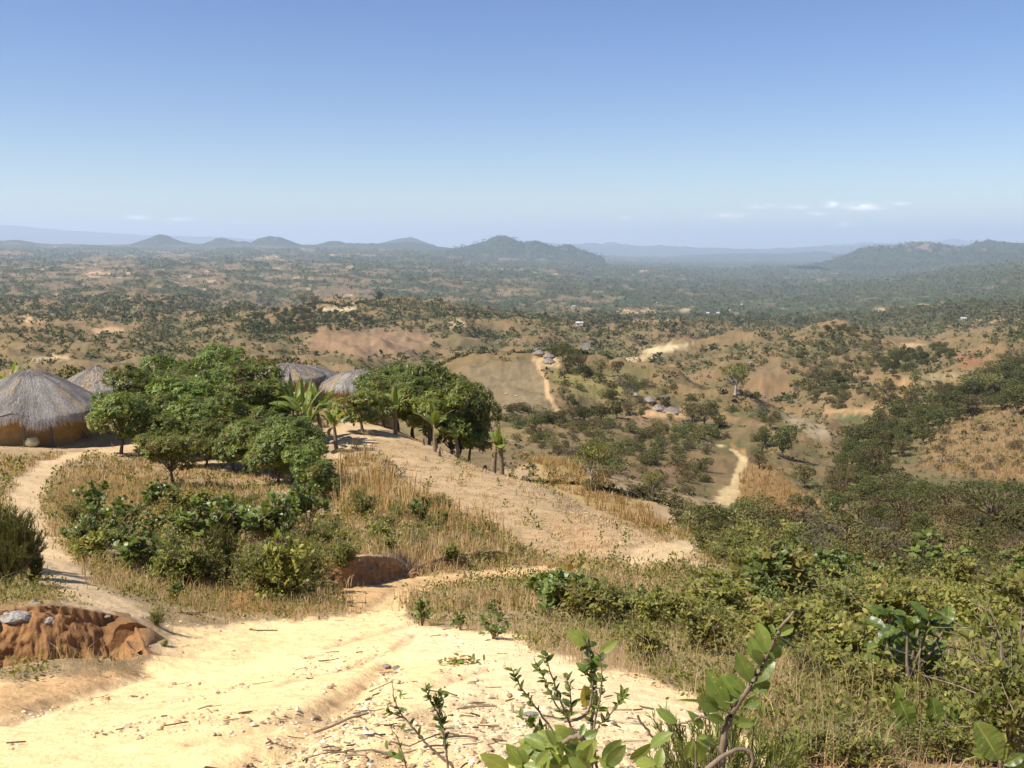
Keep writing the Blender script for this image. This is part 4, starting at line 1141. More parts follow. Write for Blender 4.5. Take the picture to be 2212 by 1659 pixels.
for k, (px, Y, a, e, rr, lab) in enumerate([(1147, 432, 759.5, 766, 1.9, 'small thatched hut at the back of the ridge village'),
        (1163, 424, 757, 766.5, 2.4, 'thatched hut with pointed roof topping the ridge village'),
        (1164, 412, 763.5, 773, 2.6, 'thatched hut in the middle of the ridge village above the path'),
        (1186, 408, 765, 777, 2.75, 'thatched hut at the edge of the ridge village against dark trees'),
        (1185, 398, 776.5, 788.5, 2.85, 'thatched hut nearest the top of the village path on the ridge')]):
    hut_at('thatched_hut', px, Y, a, e, rr, lab, group=RG, n_str=700, sw=.06, seed=20 + k, plinth=False, door=(R(250), .8, 1.5))
HG = 'huts of the hamlet on the lower slope'
for k, (px, Y, a, e, rr, lab) in enumerate([(1404, 312, 878.5, 891, 2.1, 'small thatched hut at the back of the slope hamlet'),
        (1423, 300, 886.5, 899.5, 1.9, 'conical thatched hut in front in the slope hamlet'),
        (1452, 304, 879.5, 895, 3.15, 'widest thatched hut in the slope hamlet, with pale grey roof'),
        (1374, 318, 882.5, 889, 1.0, 'tiny hut beside the trees at the edge of the slope hamlet')]):
    hut_at('thatched_hut', px, Y, a, e, rr, lab, group=HG, n_str=700, sw=.06, seed=30 + k, plinth=False, door=(R(265), .8, 1.3))
hut_at('thatched_hut', 1621, 600, 813, 817, 1.4, 'lone tiny hut on the side of the red hill', n_str=200, sw=.12, seed=40, plinth=False)
hut_at('thatched_hut', 56, 560, 789, 794, 1.7, 'tiny hut on red soil seen just over the large hut roof', n_str=200, sw=.12, seed=41, plinth=False)

# clay pot on the yard by the large hut
def lathe(b, prof, K=28, tint=.5):
    th = np.linspace(0, 2 * np.pi, K, endpoint=False)
    v = np.concatenate([np.column_stack([q * np.cos(th), q * np.sin(th), np.full(K, z)]) for q, z in prof])
    i = np.arange(K * len(prof)).reshape(len(prof), K); n_ = np.roll(i, -1, 1)
    b.raw(v, quad=np.stack([i[:-1], n_[:-1], n_[1:], i[1:]], -1).reshape(-1, 4), tint=tint)
pp = on(69, 959, 38, 48)
hut0 = bpy.data.objects['thatched_hut'].location
pot = tag(empty('clay_pot', (uq(69, 955)[0] * 44.8, 44.8, max(hut0.z + .19, float(gz(uq(69, 955)[0] * 44.8, 44.8)))), scale=1.15), 'round yellowish clay pot standing by the wall of the large hut', 'pot')
b = Batch(); lathe(b, [(.10, 0), (.22, .04), (.285, .14), (.29, .22), (.25, .32), (.20, .36), (.23, .41), (.21, .41), (.18, .36), (.22, .3), (.25, .2), (.1, .06)])
obj('body', b.mesh('body', M_CLAY, smooth=True), pot)
b = Batch(); b.tube([(-.26, 0, .3), (-.34, 0, .34), (-.33, 0, .41), (-.24, 0, .40)], .02, 6)
obj('handle', b.mesh('handle', M_CLAY, smooth=True), pot)

# far houses on the plain and a radio mast
M_HWALL = simple_mat('house_wall', (.40, .35, .29), (.55, .5, .44), scale=2, bump=.1)
M_HROOF = simple_mat('sheet_roof', (.36, .36, .36), (.5, .5, .5), scale=2, bump=.1, rough=.5)
M_RROOF = simple_mat('red_roof', (.34, .16, .10), (.42, .22, .14), scale=2, bump=.1)
def house_meshes(w_, d_, h_, rh, roofmat):
    b = Batch(); x, y = w_ / 2, d_ / 2
    b.raw([(-x, -y, -1), (x, -y, -1), (x, y, -1), (-x, y, -1), (-x, -y, h_), (x, -y, h_), (x, y, h_), (-x, y, h_), (-x, 0, h_ + rh), (x, 0, h_ + rh)],
          tri=[(4, 7, 8), (5, 9, 6)], quad=[(0, 1, 5, 4), (1, 2, 6, 5), (2, 3, 7, 6), (3, 0, 4, 7)])
    wm = b.mesh('wall', M_HWALL)
    b = Batch(); o = .5
    b.raw([(-x - o, -y - o, h_ - .2), (x + o, -y - o, h_ - .2), (x + o, 0, h_ + rh + .12), (-x - o, 0, h_ + rh + .12), (-x - o, y + o, h_ - .2), (x + o, y + o, h_ - .2),
           (-x - o, -y - o, h_ - .35), (x + o, -y - o, h_ - .35), (x + o, 0, h_ + rh), (-x - o, 0, h_ + rh), (-x - o, y + o, h_ - .35), (x + o, y + o, h_ - .35)],
          quad=[(0, 1, 2, 3), (3, 2, 5, 4), (7, 6, 9, 8), (8, 9, 10, 11), (0, 6, 7, 1), (4, 5, 11, 10)])
    return wm, b.mesh('roof', roofmat)
HM = [house_meshes(9, 6, 3, 1.6, M_HROOF), house_meshes(7, 5, 3, 1.4, M_RROOF)]
far_h = [(1008, 574), (1090, 569), (1129, 546), (1117, 546), (1138, 547), (1030, 553), (951, 601), (998, 603), (1156, 590), (1127, 582), (1252, 702), (1239, 663), (1368, 595), (1284, 631), (1355, 648),
         (286, 544), (305, 556), (316, 555), (411, 565), (516, 551), (520, 546), (574, 552), (202, 565), (280, 558), (564, 598), (1456, 648), (1492, 648), (1578, 672), (1603, 659), (1530, 678), (1552, 678), (2081, 691), (1300, 632), (1420, 655), (870, 585)]
for k, (px, py) in enumerate(far_h):
    p = on(px, py, 700)
    sc_ = max(1.0, 2.9 * p.y / FPX / 9 * 1.2)
    rt = tag(empty('house', p, R(17 * k), min(sc_, 1.5)), 'tiny pale house far off among the trees of the wide plain', 'house', 'pale houses scattered over the far plain')
    for nme, me in zip(('wall', 'roof'), HM[0]): obj(nme, me, rt)
for k, (px, py, lab) in enumerate([(778, 652, 'reddish roofed house beside the tall dark tree on the wooded ridge'), (793, 650, 'reddish roofed house behind its neighbour on the wooded ridge'), (764, 657, 'low red roofed house at the foot of the ridge trees')]):
    p = on(px, py, 900, 2600)
    rt = tag(empty('house', p, R(40 * k), .9), lab, 'house', 'houses on the wooded ridge')
    for nme, me in zip(('wall', 'roof'), HM[1]): obj(nme, me, rt)
p = on(676, 547, 4000)
rt = tag(empty('radio_mast', p, 0, 1), 'thin radio mast rising over the far plain', 'mast')
b = Batch(); Hm = 17.0 / FPX * p.y
for k in range(3):
    a = k * 2.094; b.tube([(3 * math.cos(a), 3 * math.sin(a), 0), (.4 * math.cos(a), .4 * math.sin(a), Hm)], [.7, .5], 4)
for k in range(12):
    z = Hm * k / 12; q = 3 - 2.6 * k / 12
    for j in range(3):
        a, c_ = j * 2.094, (j + 1) * 2.094
        b.tube([(q * math.cos(a), q * math.sin(a), z), (q * math.cos(c_), q * math.sin(c_), z + Hm / 12)], .2, 3)
obj('lattice', b.mesh('lattice', M_HROOF), rt)
b = Batch(); b.tube([(0, 0, Hm), (0, 0, Hm * 1.08)], .3, 4)
obj('antenna', b.mesh('antenna', M_HROOF), rt)

# ------------------------------------------------------------------ earth banks
def bank(name, tops, bots, label, A=.12, fl=5.0, seed=1, ns=320, nt_=46, backlen=.5, endtaper=0.0, gfun=None, colmat=None, group=None, face=(.30, .155, .062), cap=(.30, .18, .085)):
    tops, bots = np.array(tops, float), np.array(bots, float); gfun = gfun or gz
    def dens(P, n):
        d = np.r_[0, np.cumsum(np.linalg.norm(np.diff(P, axis=0), axis=1))]
        t = np.linspace(0, d[-1], n)
        return np.column_stack([np.interp(t, d, P[:, j]) for j in range(3)]), d[-1]
    T, Ln = dens(tops, ns); B, _ = dens(bots, ns)
    tan = np.gradient(B, axis=0); tan[:, 2] = 0; tan /= np.linalg.norm(tan, axis=1, keepdims=True)
    nrm = np.column_stack([tan[:, 1], -tan[:, 0], 0 * tan[:, 0]])          # towards the viewer for a line drawn left to right
    s = np.linspace(0, Ln, ns)
    rows = []
    end = sstep(0, .05, np.linspace(0, 1, ns)) * sstep(0, .06, 1 - np.linspace(0, 1, ns))
    Hh = np.linalg.norm(T - B, axis=1)
    for k in range(nt_ + 8):
        t = min(k / (nt_ - 1), 1.0)
        P = B + (T - B) * t
        flute = fbm(s * fl, np.full(ns, t * .9), 4, ridged=True, seed=seed)
        lump = fbm(s * fl * 2.2, np.full(ns, t * 6 * Hh.mean() * 2.2), 4, seed=seed + 3)
        grow = (1 - t) ** 1.2 * .35
        d = A * end * ((flute * (1 - float(sstep(.5, .95, t))) + grow) * math.sin(math.pi * min(.5 + t * .45, .97)) + .34 * lump)
        z = np.zeros(ns)
        if k >= nt_:
            q = (k - nt_ + 1) / 8.0
            d = d * (1 - q) - q * backlen * (1 - endtaper * sstep(.45, .85, np.linspace(0, 1, ns)))
            z = .02 * lump * (1 - q) - .06 * q + .015 * (1 - q)
        P = P + nrm * d[:, None] - nrm * (Hh * .12 * float(sstep(.55, 1.0, t)) ** 2 * end)[:, None]
        P[:, 2] -= Hh * .05 * float(sstep(.85, 1.0, t)) * end
        if k >= nt_:
            P[:, 2] = np.minimum(P[:, 2] * (1 - q) + (gfun(P[:, 0], P[:, 1]) - .03) * q, gfun(P[:, 0], P[:, 1]) + .03 * (1 - q) - .045 * q ** 3)
            z = .012 * lump * (1 - q)
        P[:, 2] += z + (.10 * A * lump if k < nt_ else 0)
        rows.append(P)
    v = np.concatenate(rows); n_r = len(rows)
    tk = np.repeat(np.minimum(np.arange(n_r) / (nt_ - 1), 1 + .0 * np.arange(n_r)), ns); capk = np.repeat(np.arange(n_r) >= nt_ + 2, ns)
    cn_ = fbm(v[:, 0] * 2.5, v[:, 2] * 4, 4, seed=seed)
    cb = np.array(face)[None] * (1 + .35 * cn_[:, None]) * (1 - .25 * sstep(.1, .5, fbm(v[:, 0] * 1.1, v[:, 2] * 1.5 + 9, 3, seed=seed)))[:, None]
    cb = np.where(capk[:, None], np.array(cap)[None] * (1 + .2 * cn_[:, None]), cb)
    i = np.arange(n_r * ns).reshape(n_r, ns)
    q = np.column_stack([i[:-1, :-1].ravel(), i[:-1, 1:].ravel(), i[1:, 1:].ravel(), i[1:, :-1].ravel()])
    o = obj(name, np_mesh(name, v, [q], M_EARTH, col=cb, smooth=True))
    return tag(o, kind='structure')
gxl = lambda x: float(np.interp(x, P_G[:, 0], P_G[:, 1]))
P_G = np.array([(p[0], p[1]) for p in GL])
S0 = S + cut * dep / YY     # ground before the trench
xs = np.linspace(P_G[0, 0], P_G[5, 0] + .03, 14)
tp, bt_ = [], []
for x in xs:
    wv = float(np.interp(x, WX, WV))
    y = gxl(x)
    zt = float(bil(S0, UG, VG, np.array([x / (y + wv + .1)]), np.array([math.log(y + wv + .1)]))[0]) * (y + wv + .1)
    dv_ = float(np.interp(x, WX, WD)) + .03
    tp.append((x, y + wv - .10, zt + .03 * sstep(0, .6, P_G[-1, 0] - x)))
    bt_.append((x, y + wv - .10 - min(.34, wv * .6), zt - dv_))
bank('earth_bank', tp, bt_, None, A=.15, fl=3.6, seed=3, backlen=.42, endtaper=.93, gfun=lambda x, y: bil(S0, UG, VG, np.asarray(x) / np.maximum(y, 1.3), np.log(np.maximum(y, 1.3))) * y + .035)
for j_, (B_, hg) in enumerate(BANKS):
    bots, tops = [], []
    for f_ in np.linspace(.04, .96, 16):
        q_ = f_ * (len(B_) - 1); i_ = min(int(q_), len(B_) - 2); g = B_[i_] * (1 - q_ + i_) + B_[i_ + 1] * (q_ - i_)
        h_ = hg * math.sin(math.pi * f_) ** .6
        y0, y1 = g.y - .10, g.y + .14
        bots.append((g.x, y0, float(gz(g.x, y0 - .1)) - .04)); tops.append((g.x, y1, float(gz(g.x, y1 + .1)) + .02))
    bank('earth_bank', tops, bots, None, A=.10 + .03 * (j_ == 0), fl=(1.8, 1.5, 2.2)[j_], seed=7 + j_, ns=240, nt_=30, backlen=.12)

# ------------------------------------------------------------------ rocks
def rock_mesh(seed, mat, flat=.32, n=3):
    bm = bmesh.new(); bmesh.ops.create_icosphere(bm, subdivisions=n, radius=1)
    r = np.random.default_rng(seed)
    for v in bm.verts:
        p = np.array(v.co)
        d = 1 + .28 * float(fbm(p[0] * 1.3 + seed, p[1] * 1.3 + p[2], 3)) + .12 * float(fbm(p[0] * 4 + p[2] * 2, p[1] * 4 + seed, 3, ridged=True))
        for c_ in ((.8, .3, .5), (-.6, .7, .2), (.1, -.9, .4)):
            k = p @ (np.array(c_) / np.linalg.norm(c_)); d *= 1 - .22 * max(0, k - .55)
        v.co = Vector(p * d * np.array([1, .8, flat]))
    me = bpy.data.meshes.new('rock'); bm.to_mesh(me); bm.free(); me.materials.append(mat)
    me.polygons.foreach_set('use_smooth', np.full(len(me.polygons), False))
    return me
RKW = [rock_mesh(k, M_ROCKW) for k in (1, 2, 3)]; RKG = [rock_mesh(k + 10, M_ROCKG) for k in (1, 2)]
def rock(px, py, wpx, label, white=True, group=None, k=0, Ya=3, Yb=120, sink=.25):
    p = on(px, py, Ya, Yb); s_ = wpx * p.y / FPX / 2
    o = obj('rock', (RKW if white else RKG)[k % (3 if white else 2)])
    o.location = p + Vector((0, 0, s_ * (.6 - sink * 2) * .6)); o.scale = (s_,) * 3; o.rotation_euler = (0, 0, k * 1.7)
    return tag(o, label, 'rock', group)
for k, (px, py, w_, lab) in enumerate([(30, 1322, 75, 'broad whitish rock slab on top of the red earth bank'), (98, 1330, 60, 'pale flat rock at the brink of the red earth bank'), (12, 1298, 62, 'grey white rock under the dark bush above the earth bank'),
        (72, 1302, 66, 'lichen grey rock behind the pale slabs on the earth bank'), (128, 1300, 40, 'small greyish rock beside dry grass on the earth bank')]):
    rock(px, py, w_, lab, k=k, Ya=7.3, Yb=14, sink=.55)
for k, (px, py, w_, lab, wh) in enumerate([(833, 1439, 22, 'cream stone in the washed out hole of the track', True), (858, 1444, 26, 'brown stone beside the cream one in the washed out hole', False),
        (1142, 1546, 40, 'bright white stone behind the leafy shoots on the track', True), (1118, 1540, 20, 'small white stone left of the bright white one on the track', True),
        (1389, 1071, 16, 'pale boulder beside the small tree on the grassy slope', True), (376, 1285, 26, 'white stone on the bank beneath the broad leaved bushes', True), (395, 1300, 18, 'whitish stone below the white one on the bushy bank', True),
        (262, 1287, 14, 'small white stone at the edge of the footpath', True), (232, 1332, 16, 'white pebble beside grass where the footpath meets the track', True), (1336, 1052, 10, 'little grey boulder under the pale trunked tree', False)]):
    rock(px, py, w_, lab, wh, k=k)
rock(152, 962, 40, 'brown boulder lying by the front post of the large hut', False, k=1, Ya=36, Yb=47, sink=.3)
b = Batch(); g_ = on(186, 958, 36, 48); r_ = np.random.default_rng(4)
for k in range(14):
    a_ = np.array([g_.x + r_.normal(0, .16), g_.y + r_.normal(0, .1), 0]); a_[2] = float(gz(a_[0], a_[1])) - .03
    b.tube([a_, a_ + np.array([-.12 + r_.normal(0, .1), .05, .4]), a_ + np.array([-.32 + r_.normal(0, .14), .1, .75 + r_.normal(0, .12)])], [.014, .011, .007], 5)
tag(obj('dry_stalks', b.mesh('dry_stalks', M_TWIG, smooth=True)), 'bundle of dry brown stalks leaning by the shaded side of the large hut', 'stalks')
for k, (px, py, lab) in enumerate([(1094, 851, 'small white patch lying on the brown field below the ridge village'), (1115, 856, 'white patch at the lower edge of the brown ridge field')]):
    rock(px, py, 7, lab, True, k=k, Ya=200, Yb=500, sink=.1)
# ------------------------------------------------------------------ plant prototypes
def pair(bt, bc, crown_mat, bark=None, tn='trunk', cn_='crown'):
    return (bt.mesh(tn, bark or M_BARK, smooth=True), bc.mesh(cn_, crown_mat))
def single(name, bt, bc, crown_mat, bark=None):
    return join_mesh(name, [(bc, crown_mat), (bt, bark or M_TWIG)])
MANGO = [pair(*make_mango(100 + k, flush=f, yellow=y, low=lw, tips=tp), M_MANGO) for k, (f, y, lw, tp) in enumerate(
    [(.03, .3, .6, 640), (.05, .2, .45, 680), (.06, .75, .8, 520), (.32, .4, .8, 520), (.02, .12, .45, 720), (.06, .22, .25, 680)])]
MANGO_H = 4.2
ROUND = [pair(*make_round_tree(200 + k, n=1900, leaf=.34, tm=.42, low=1.0, zlo=.22), M_DARK) for k in range(3)]          # H 6
OLIVE = [pair(*make_round_tree(220 + k, H=6, Rr=2.9, n=1500, leaf=.36, flat=.85, gap=.2, low=1.1, zlo=.22), M_OLIVE) for k in range(3)]
OPEN = [pair(*make_round_tree(240 + k, H=6, Rr=2.2, n=1500, leaf=.30, gap=.25, low=1.7, nl=12, tm=.6), M_SMALL, M_PALEBARK) for k in range(2)]
FLAT = [pair(*make_flat_tree(260 + k), M_DARK) for k in range(2)]
RB = [single('bush', *make_rosette_bush(300 + k, H=1.1, Rr=.75, n=12, leaf=.15), M_BROAD) for k in range(3)]
RBL = [single('bush', *make_rosette_bush(310 + k, H=1.1, Rr=.8, n=12, leaf=.19, per=8, sub=2), M_BROAD) for k in range(2)]
TB = [single('bush', *make_twig_bush(320 + k, leaves=1700, tm=.5), M_SMALL) for k in range(3)]
OB = [single('bush', *make_twig_bush(330 + k, leaves=1150, leaf=.125, wf=.55, tm=.72, Rr=.8), M_SMALL) for k in range(3)]
HB = [single('bush', *make_heath_bush(340 + k, n=60, per=120, tm=.4), M_HEATH) for k in range(2)]
SB = [single('bush', *make_round_tree(350 + k, H=2.2, Rr=1.5, n=1000, low=.15, leaf=.22, nl=9, tm=.45, flip=.1, zlo=.12), M_DARK) for k in range(3)]      # H 2.2
SO = [single('bush', *make_round_tree(360 + k, H=2.2, Rr=1.6, n=900, low=.15, leaf=.22, nl=9, gap=.25, flip=.1, zlo=.12), M_OLIVE) for k in range(3)]
SG = [single('bush', *make_round_tree(370 + k, H=2.2, Rr=1.4, n=700, low=.2, leaf=.18, nl=8, gap=.15, flip=.1, zlo=.12), M_GREYB) for k in range(2)]
BANANA = []
for k, (hh, nl_, L0, dd, tm) in enumerate([(2.6, 9, 1.35, 2, .5), (2.2, 8, 1.1, 1, .55), (2.0, 8, 1.1, 1, .66), (1.6, 6, .8, 1, .6), (2.8, 9, 1.4, 2, .55)]):
    bs, bl, bd = make_banana(400 + k, hh, nl_, L0, dd, tm)
    BANANA.append((float(np.concatenate(bl.v)[:, 2].max()), bs.mesh('stem', M_TWIG, smooth=True), bl.mesh('leaves', M_BANANA), bd.mesh('dead_leaves', M_BANANA)))

MANGO_W = 1.18
def plant(name, parts, loc, s, rz, label, cat, group=None, kidnames=('trunk', 'crown'), wide=1.0):
    rt = tag(empty(name, loc, rz, (s * wide, s * wide, s)), label, cat, group)
    for nme, me in zip(kidnames, parts):
        obj(nme, me, rt)
    return rt
def lone(name, me, loc, s, rz, label, cat, group=None, wide=1.0):
    o = obj(name, me); o.location = loc; o.rotation_euler = (0, 0, rz); o.scale = (s * wide, s * wide, s)
    return tag(o, label, cat, group)
def place(px, py, hpx, Hm, Ya=5, Yb=60000):
    p = on(px, py, Ya, Yb)
    return p, hpx * p.y / FPX / Hm
def place_top(px, Y, top_py, Hm):
    x = uq(px, 800)[0] * Y; g = float(gz(x, Y))
    return Vector((x, Y, g)), (uq(px, top_py)[1] * Y - g) / Hm
rz_ = iter(np.random.default_rng(5).uniform(0, 6.28, 5000))

# ------------------------------------------------------------------ mango trees of the homestead
for (px, py, hh, v, wd, lab) in [
        (261, 980, 150, 0, 1.0, 'bright green mango tree right beside the large thatched hut'),
        (374, 1052, 138, 2, 1.05, 'yellow green mango tree standing lowest in the dry grass, its whole trunk showing'),
        (505, 1016, 124, 3, .85, 'thin mango tree with reddish new leaves and a bare grey trunk'),
        (566, 1032, 118, 2, .8, 'yellowish young mango tree next to the densest leafy one'),
        (634, 1050, 182, 4, .95, 'tall dense green mango tree at the right end of the near row'),
        (702, 1082, 108, 5, .85, 'small dark green mango tree lowest on the slope below the banana clump'),
        (668, 1068, 128, 1, .85, 'dark mango tree between the dense one and the lowest small one'),
        (602, 1045, 150, 5, .95, 'mango tree closing the gap left of the dense one'),
        (535, 1022, 138, 1, .95, 'mango tree between the thin red leaved one and the yellowish young one'),
        (448, 1010, 128, 5, 1.0, 'low mango tree right of the yellow green one in the dry grass')]:
    p, s = place(px, py, hh, MANGO_H, 25, 60)
    plant('mango_tree', MANGO[v], p, s, next(rz_), lab, 'tree', 'mango trees around the homestead', wide=wd * MANGO_W)
for (px, Y, top, v, wd, lab) in [
        (300, 53, 776, 1, 1.15, 'broad mango tree behind the bright green one by the large hut'),
        (358, 60, 746, 4, 1.0, 'dark mango tree with a rounded top at the back left of the grove'),
        (425, 50, 792, 1, 1.25, 'wide mango tree in the middle of the grove'),
        (478, 61, 722, 4, .9, 'tallest mango tree, rising to a leafy peak above the grove'),
        (528, 55, 764, 1, 1.1, 'mango tree just right of the tallest one in the grove'),
        (385, 46.5, 850, 5, 1.05, 'low spreading mango tree shading the bare yard, left of the grove middle'),
        (452, 46, 842, 1, 1.1, 'mango tree with a few red shoots in the front of the grove'),
        (525, 47, 850, 3, 1.0, 'mango tree flushed with red brown leaves near the thin trunk'),
        (570, 52, 805, 3, .95, 'mango tree with rusty new growth beside the banana clump'),
        (250, 62, 800, 5, 1.1, 'mango tree filling the gap behind the brown conical roof'),
        (330, 47, 838, 0, .85, 'mango tree between the hut side tree and the grove'),
        (600, 49, 862, 5, 1.0, 'shaded mango tree under the banana clump'),
        (205, 55, 850, 5, 1.0, 'mango tree between the large hut and the brown conical roof'),
        (345, 44, 880, 5, 1.1, 'mango tree just behind the yellow green one in the dry grass'),
        (405, 55, 765, 4, 1.0, 'full mango tree at the back, left of the tallest one'),
        (545, 50, 800, 1, 1.1, 'full mango tree behind the rusty new growth'),
        (668, 44, 945, 5, 1.0, 'low mango tree spreading down the slope beside the dense one'),
        (610, 43.5, 925, 1, .9, 'mango tree overlapping the dense one at the slope edge'),
        (828, 57, 800, 1, 1.0, 'mango tree behind the bare trunked one on the sandy yard'),
        (890, 56, 790, 4, 1.0, 'dark mango tree at the left of the tall dark tree'),
        (975, 55, 850, 5, .95, 'low dark mango tree at the foot of the tall dark tree'),
        (432, 45.5, 872, 5, .95, 'low dark mango tree over the sandy opening in the grove'),
        (575, 46.5, 880, 1, .9, 'leafy mango tree filling the grove beside the dense one'),
        (640, 48.5, 905, 5, .8, 'mango tree below the banana clump, right of the dense one'),
        (475, 52, 815, 4, 1.05, 'dark mango tree in the heart of the grove'),
        (781, 52, 822, 3, 1.1, 'mango tree with a bare trunk casting its shadow on the sandy yard'),
        (855, 60, 766, 4, 1.1, 'leafy mango tree behind the yard, left of the tall dark tree'),
        (925, 54, 830, 2, 1.0, 'golden green mango tree beneath the tall dark tree')]:
    p, s = place_top(px, Y, top, MANGO_H)
    plant('mango_tree', MANGO[v], p, s, next(rz_), lab, 'tree', 'mango trees around the homestead', wide=MANGO_W * (wd * min(1.0, 1.25 / max(s, .6)) if s > 1.25 else wd))
for (px, Y, top, kind, wd, lab) in [
        (942, 59, 752, MANGO[4], .95, 'tall dark tree with a full crown at the far side of the yard'),
        (1012, 55.5, 806, MANGO[0], .72, 'dark narrow tree at the outer edge of the spur'),
        (988, 57, 830, MANGO[1], .8, 'dark leafy tree between the tall one and the outer edge tree'),
        (603, 70, 750, OLIVE[0], .95, 'yellow olive tree showing over the dark grey hut roof'),
        (655, 76, 770, OLIVE[1], .9, 'olive tree behind the roofs, right of the yellow olive one'),
        (170, 74, 780, ROUND[0], .9, 'green tree behind the large hut, left of the brown roof'),
        (700, 80, 785, ROUND[1], .9, 'small green tree showing between two hut roofs'),
        (754, 78, 792, ROUND[2], .5, 'narrow dark shrubby tree over the low grey roof'),
        (820, 75, 770, OLIVE[2], .9, 'olive tree at the back of the yard behind the low grey roof')]:
    Hm = MANGO_H if kind in MANGO else 6.0
    p, s = place_top(px, Y, top, Hm)
    plant('leafy_tree', kind, p, s, next(rz_), lab, 'tree', None, wide=wd)

# bananas
KB = ('stem', 'leaves', 'dead_leaves')
for (px, Y, top, v, lab) in [
        (622, 49, 806, 0, 'banana plant on the left of the tall clump, close to the rusty mango'),
        (652, 48, 812, 4, 'banana plant in the middle of the tall clump'),
        (690, 49, 816, 0, 'banana plant on the right of the tall clump, before the low grey roof'),
        (668, 46, 862, 1, 'short banana plant at the foot of the tall clump'),
        (722, 47, 868, 2, 'banana plant with long pale leaves reaching over the sand'),
        (852, 53, 833, 1, 'banana plant with upright dark green leaves in the yard shade'),
        (938, 49.5, 866, 2, 'bright yellow green banana plant alone on the tilled slope'),
        (988, 50, 916, 3, 'small banana plant right of the bright yellow green one'),
        (1066, 49, 915, 3, 'ragged banana plant with a withered stem at the spur edge'),
        (1084, 48.5, 925, 3, 'outermost banana plant drooping over the grassy drop'),
        (12, 62, 775, 2, 'banana plant peeking over the left side of the large hut roof')]:
    hh = BANANA[v][0]
    p, s = place_top(px, Y, top, hh)
    plant('banana_plant', BANANA[v][1:], p, s, next(rz_), lab, 'banana plant', 'banana plants of the homestead', KB)
p, s = place(2050, 1262, 48, BANANA[3][0], 12, 60)
plant('banana_plant', BANANA[3][1:], p, s, .4, 'young light green banana plant among the bushes by the dark purplish bush', 'banana plant', None, KB)
def stump_mesh(seed):
    r = np.random.default_rng(seed); b = Batch(); t = np.linspace(0, 1, 5)[:, None]
    b.tube(np.array([0, 0, -.1]) + t * np.array([r.normal() * .08, r.normal() * .08, .85]), [.13, .115, .10, .095, .08], 9)
    for k in range(5):
        a = r.random() * 6.28; b.leaves([(.1 * math.cos(a), .1 * math.sin(a), .75)], [(math.cos(a) * .5, math.sin(a) * .5, -1)], [(math.cos(a), math.sin(a), .3)], .6, .09, 'lance', .9)
    return b.mesh('stump', M_TWIG, smooth=True)
SM = [stump_mesh(k) for k in range(2)]
for k, (px, py, hh, lab) in enumerate([(950, 986, 24, 'cut banana stump beside the bright banana plant'), (916, 962, 20, 'cut banana stump in the shade behind the bright banana plant'), (1003, 990, 30, 'dry banana stump below the small banana plant'), (1050, 990, 42, 'tall withered banana stump at the spur edge')]):
    p, s = place(px, py, hh, .85, 30, 60)
    lone('banana_stump', SM[k % 2], p, s, k, lab, 'stump')

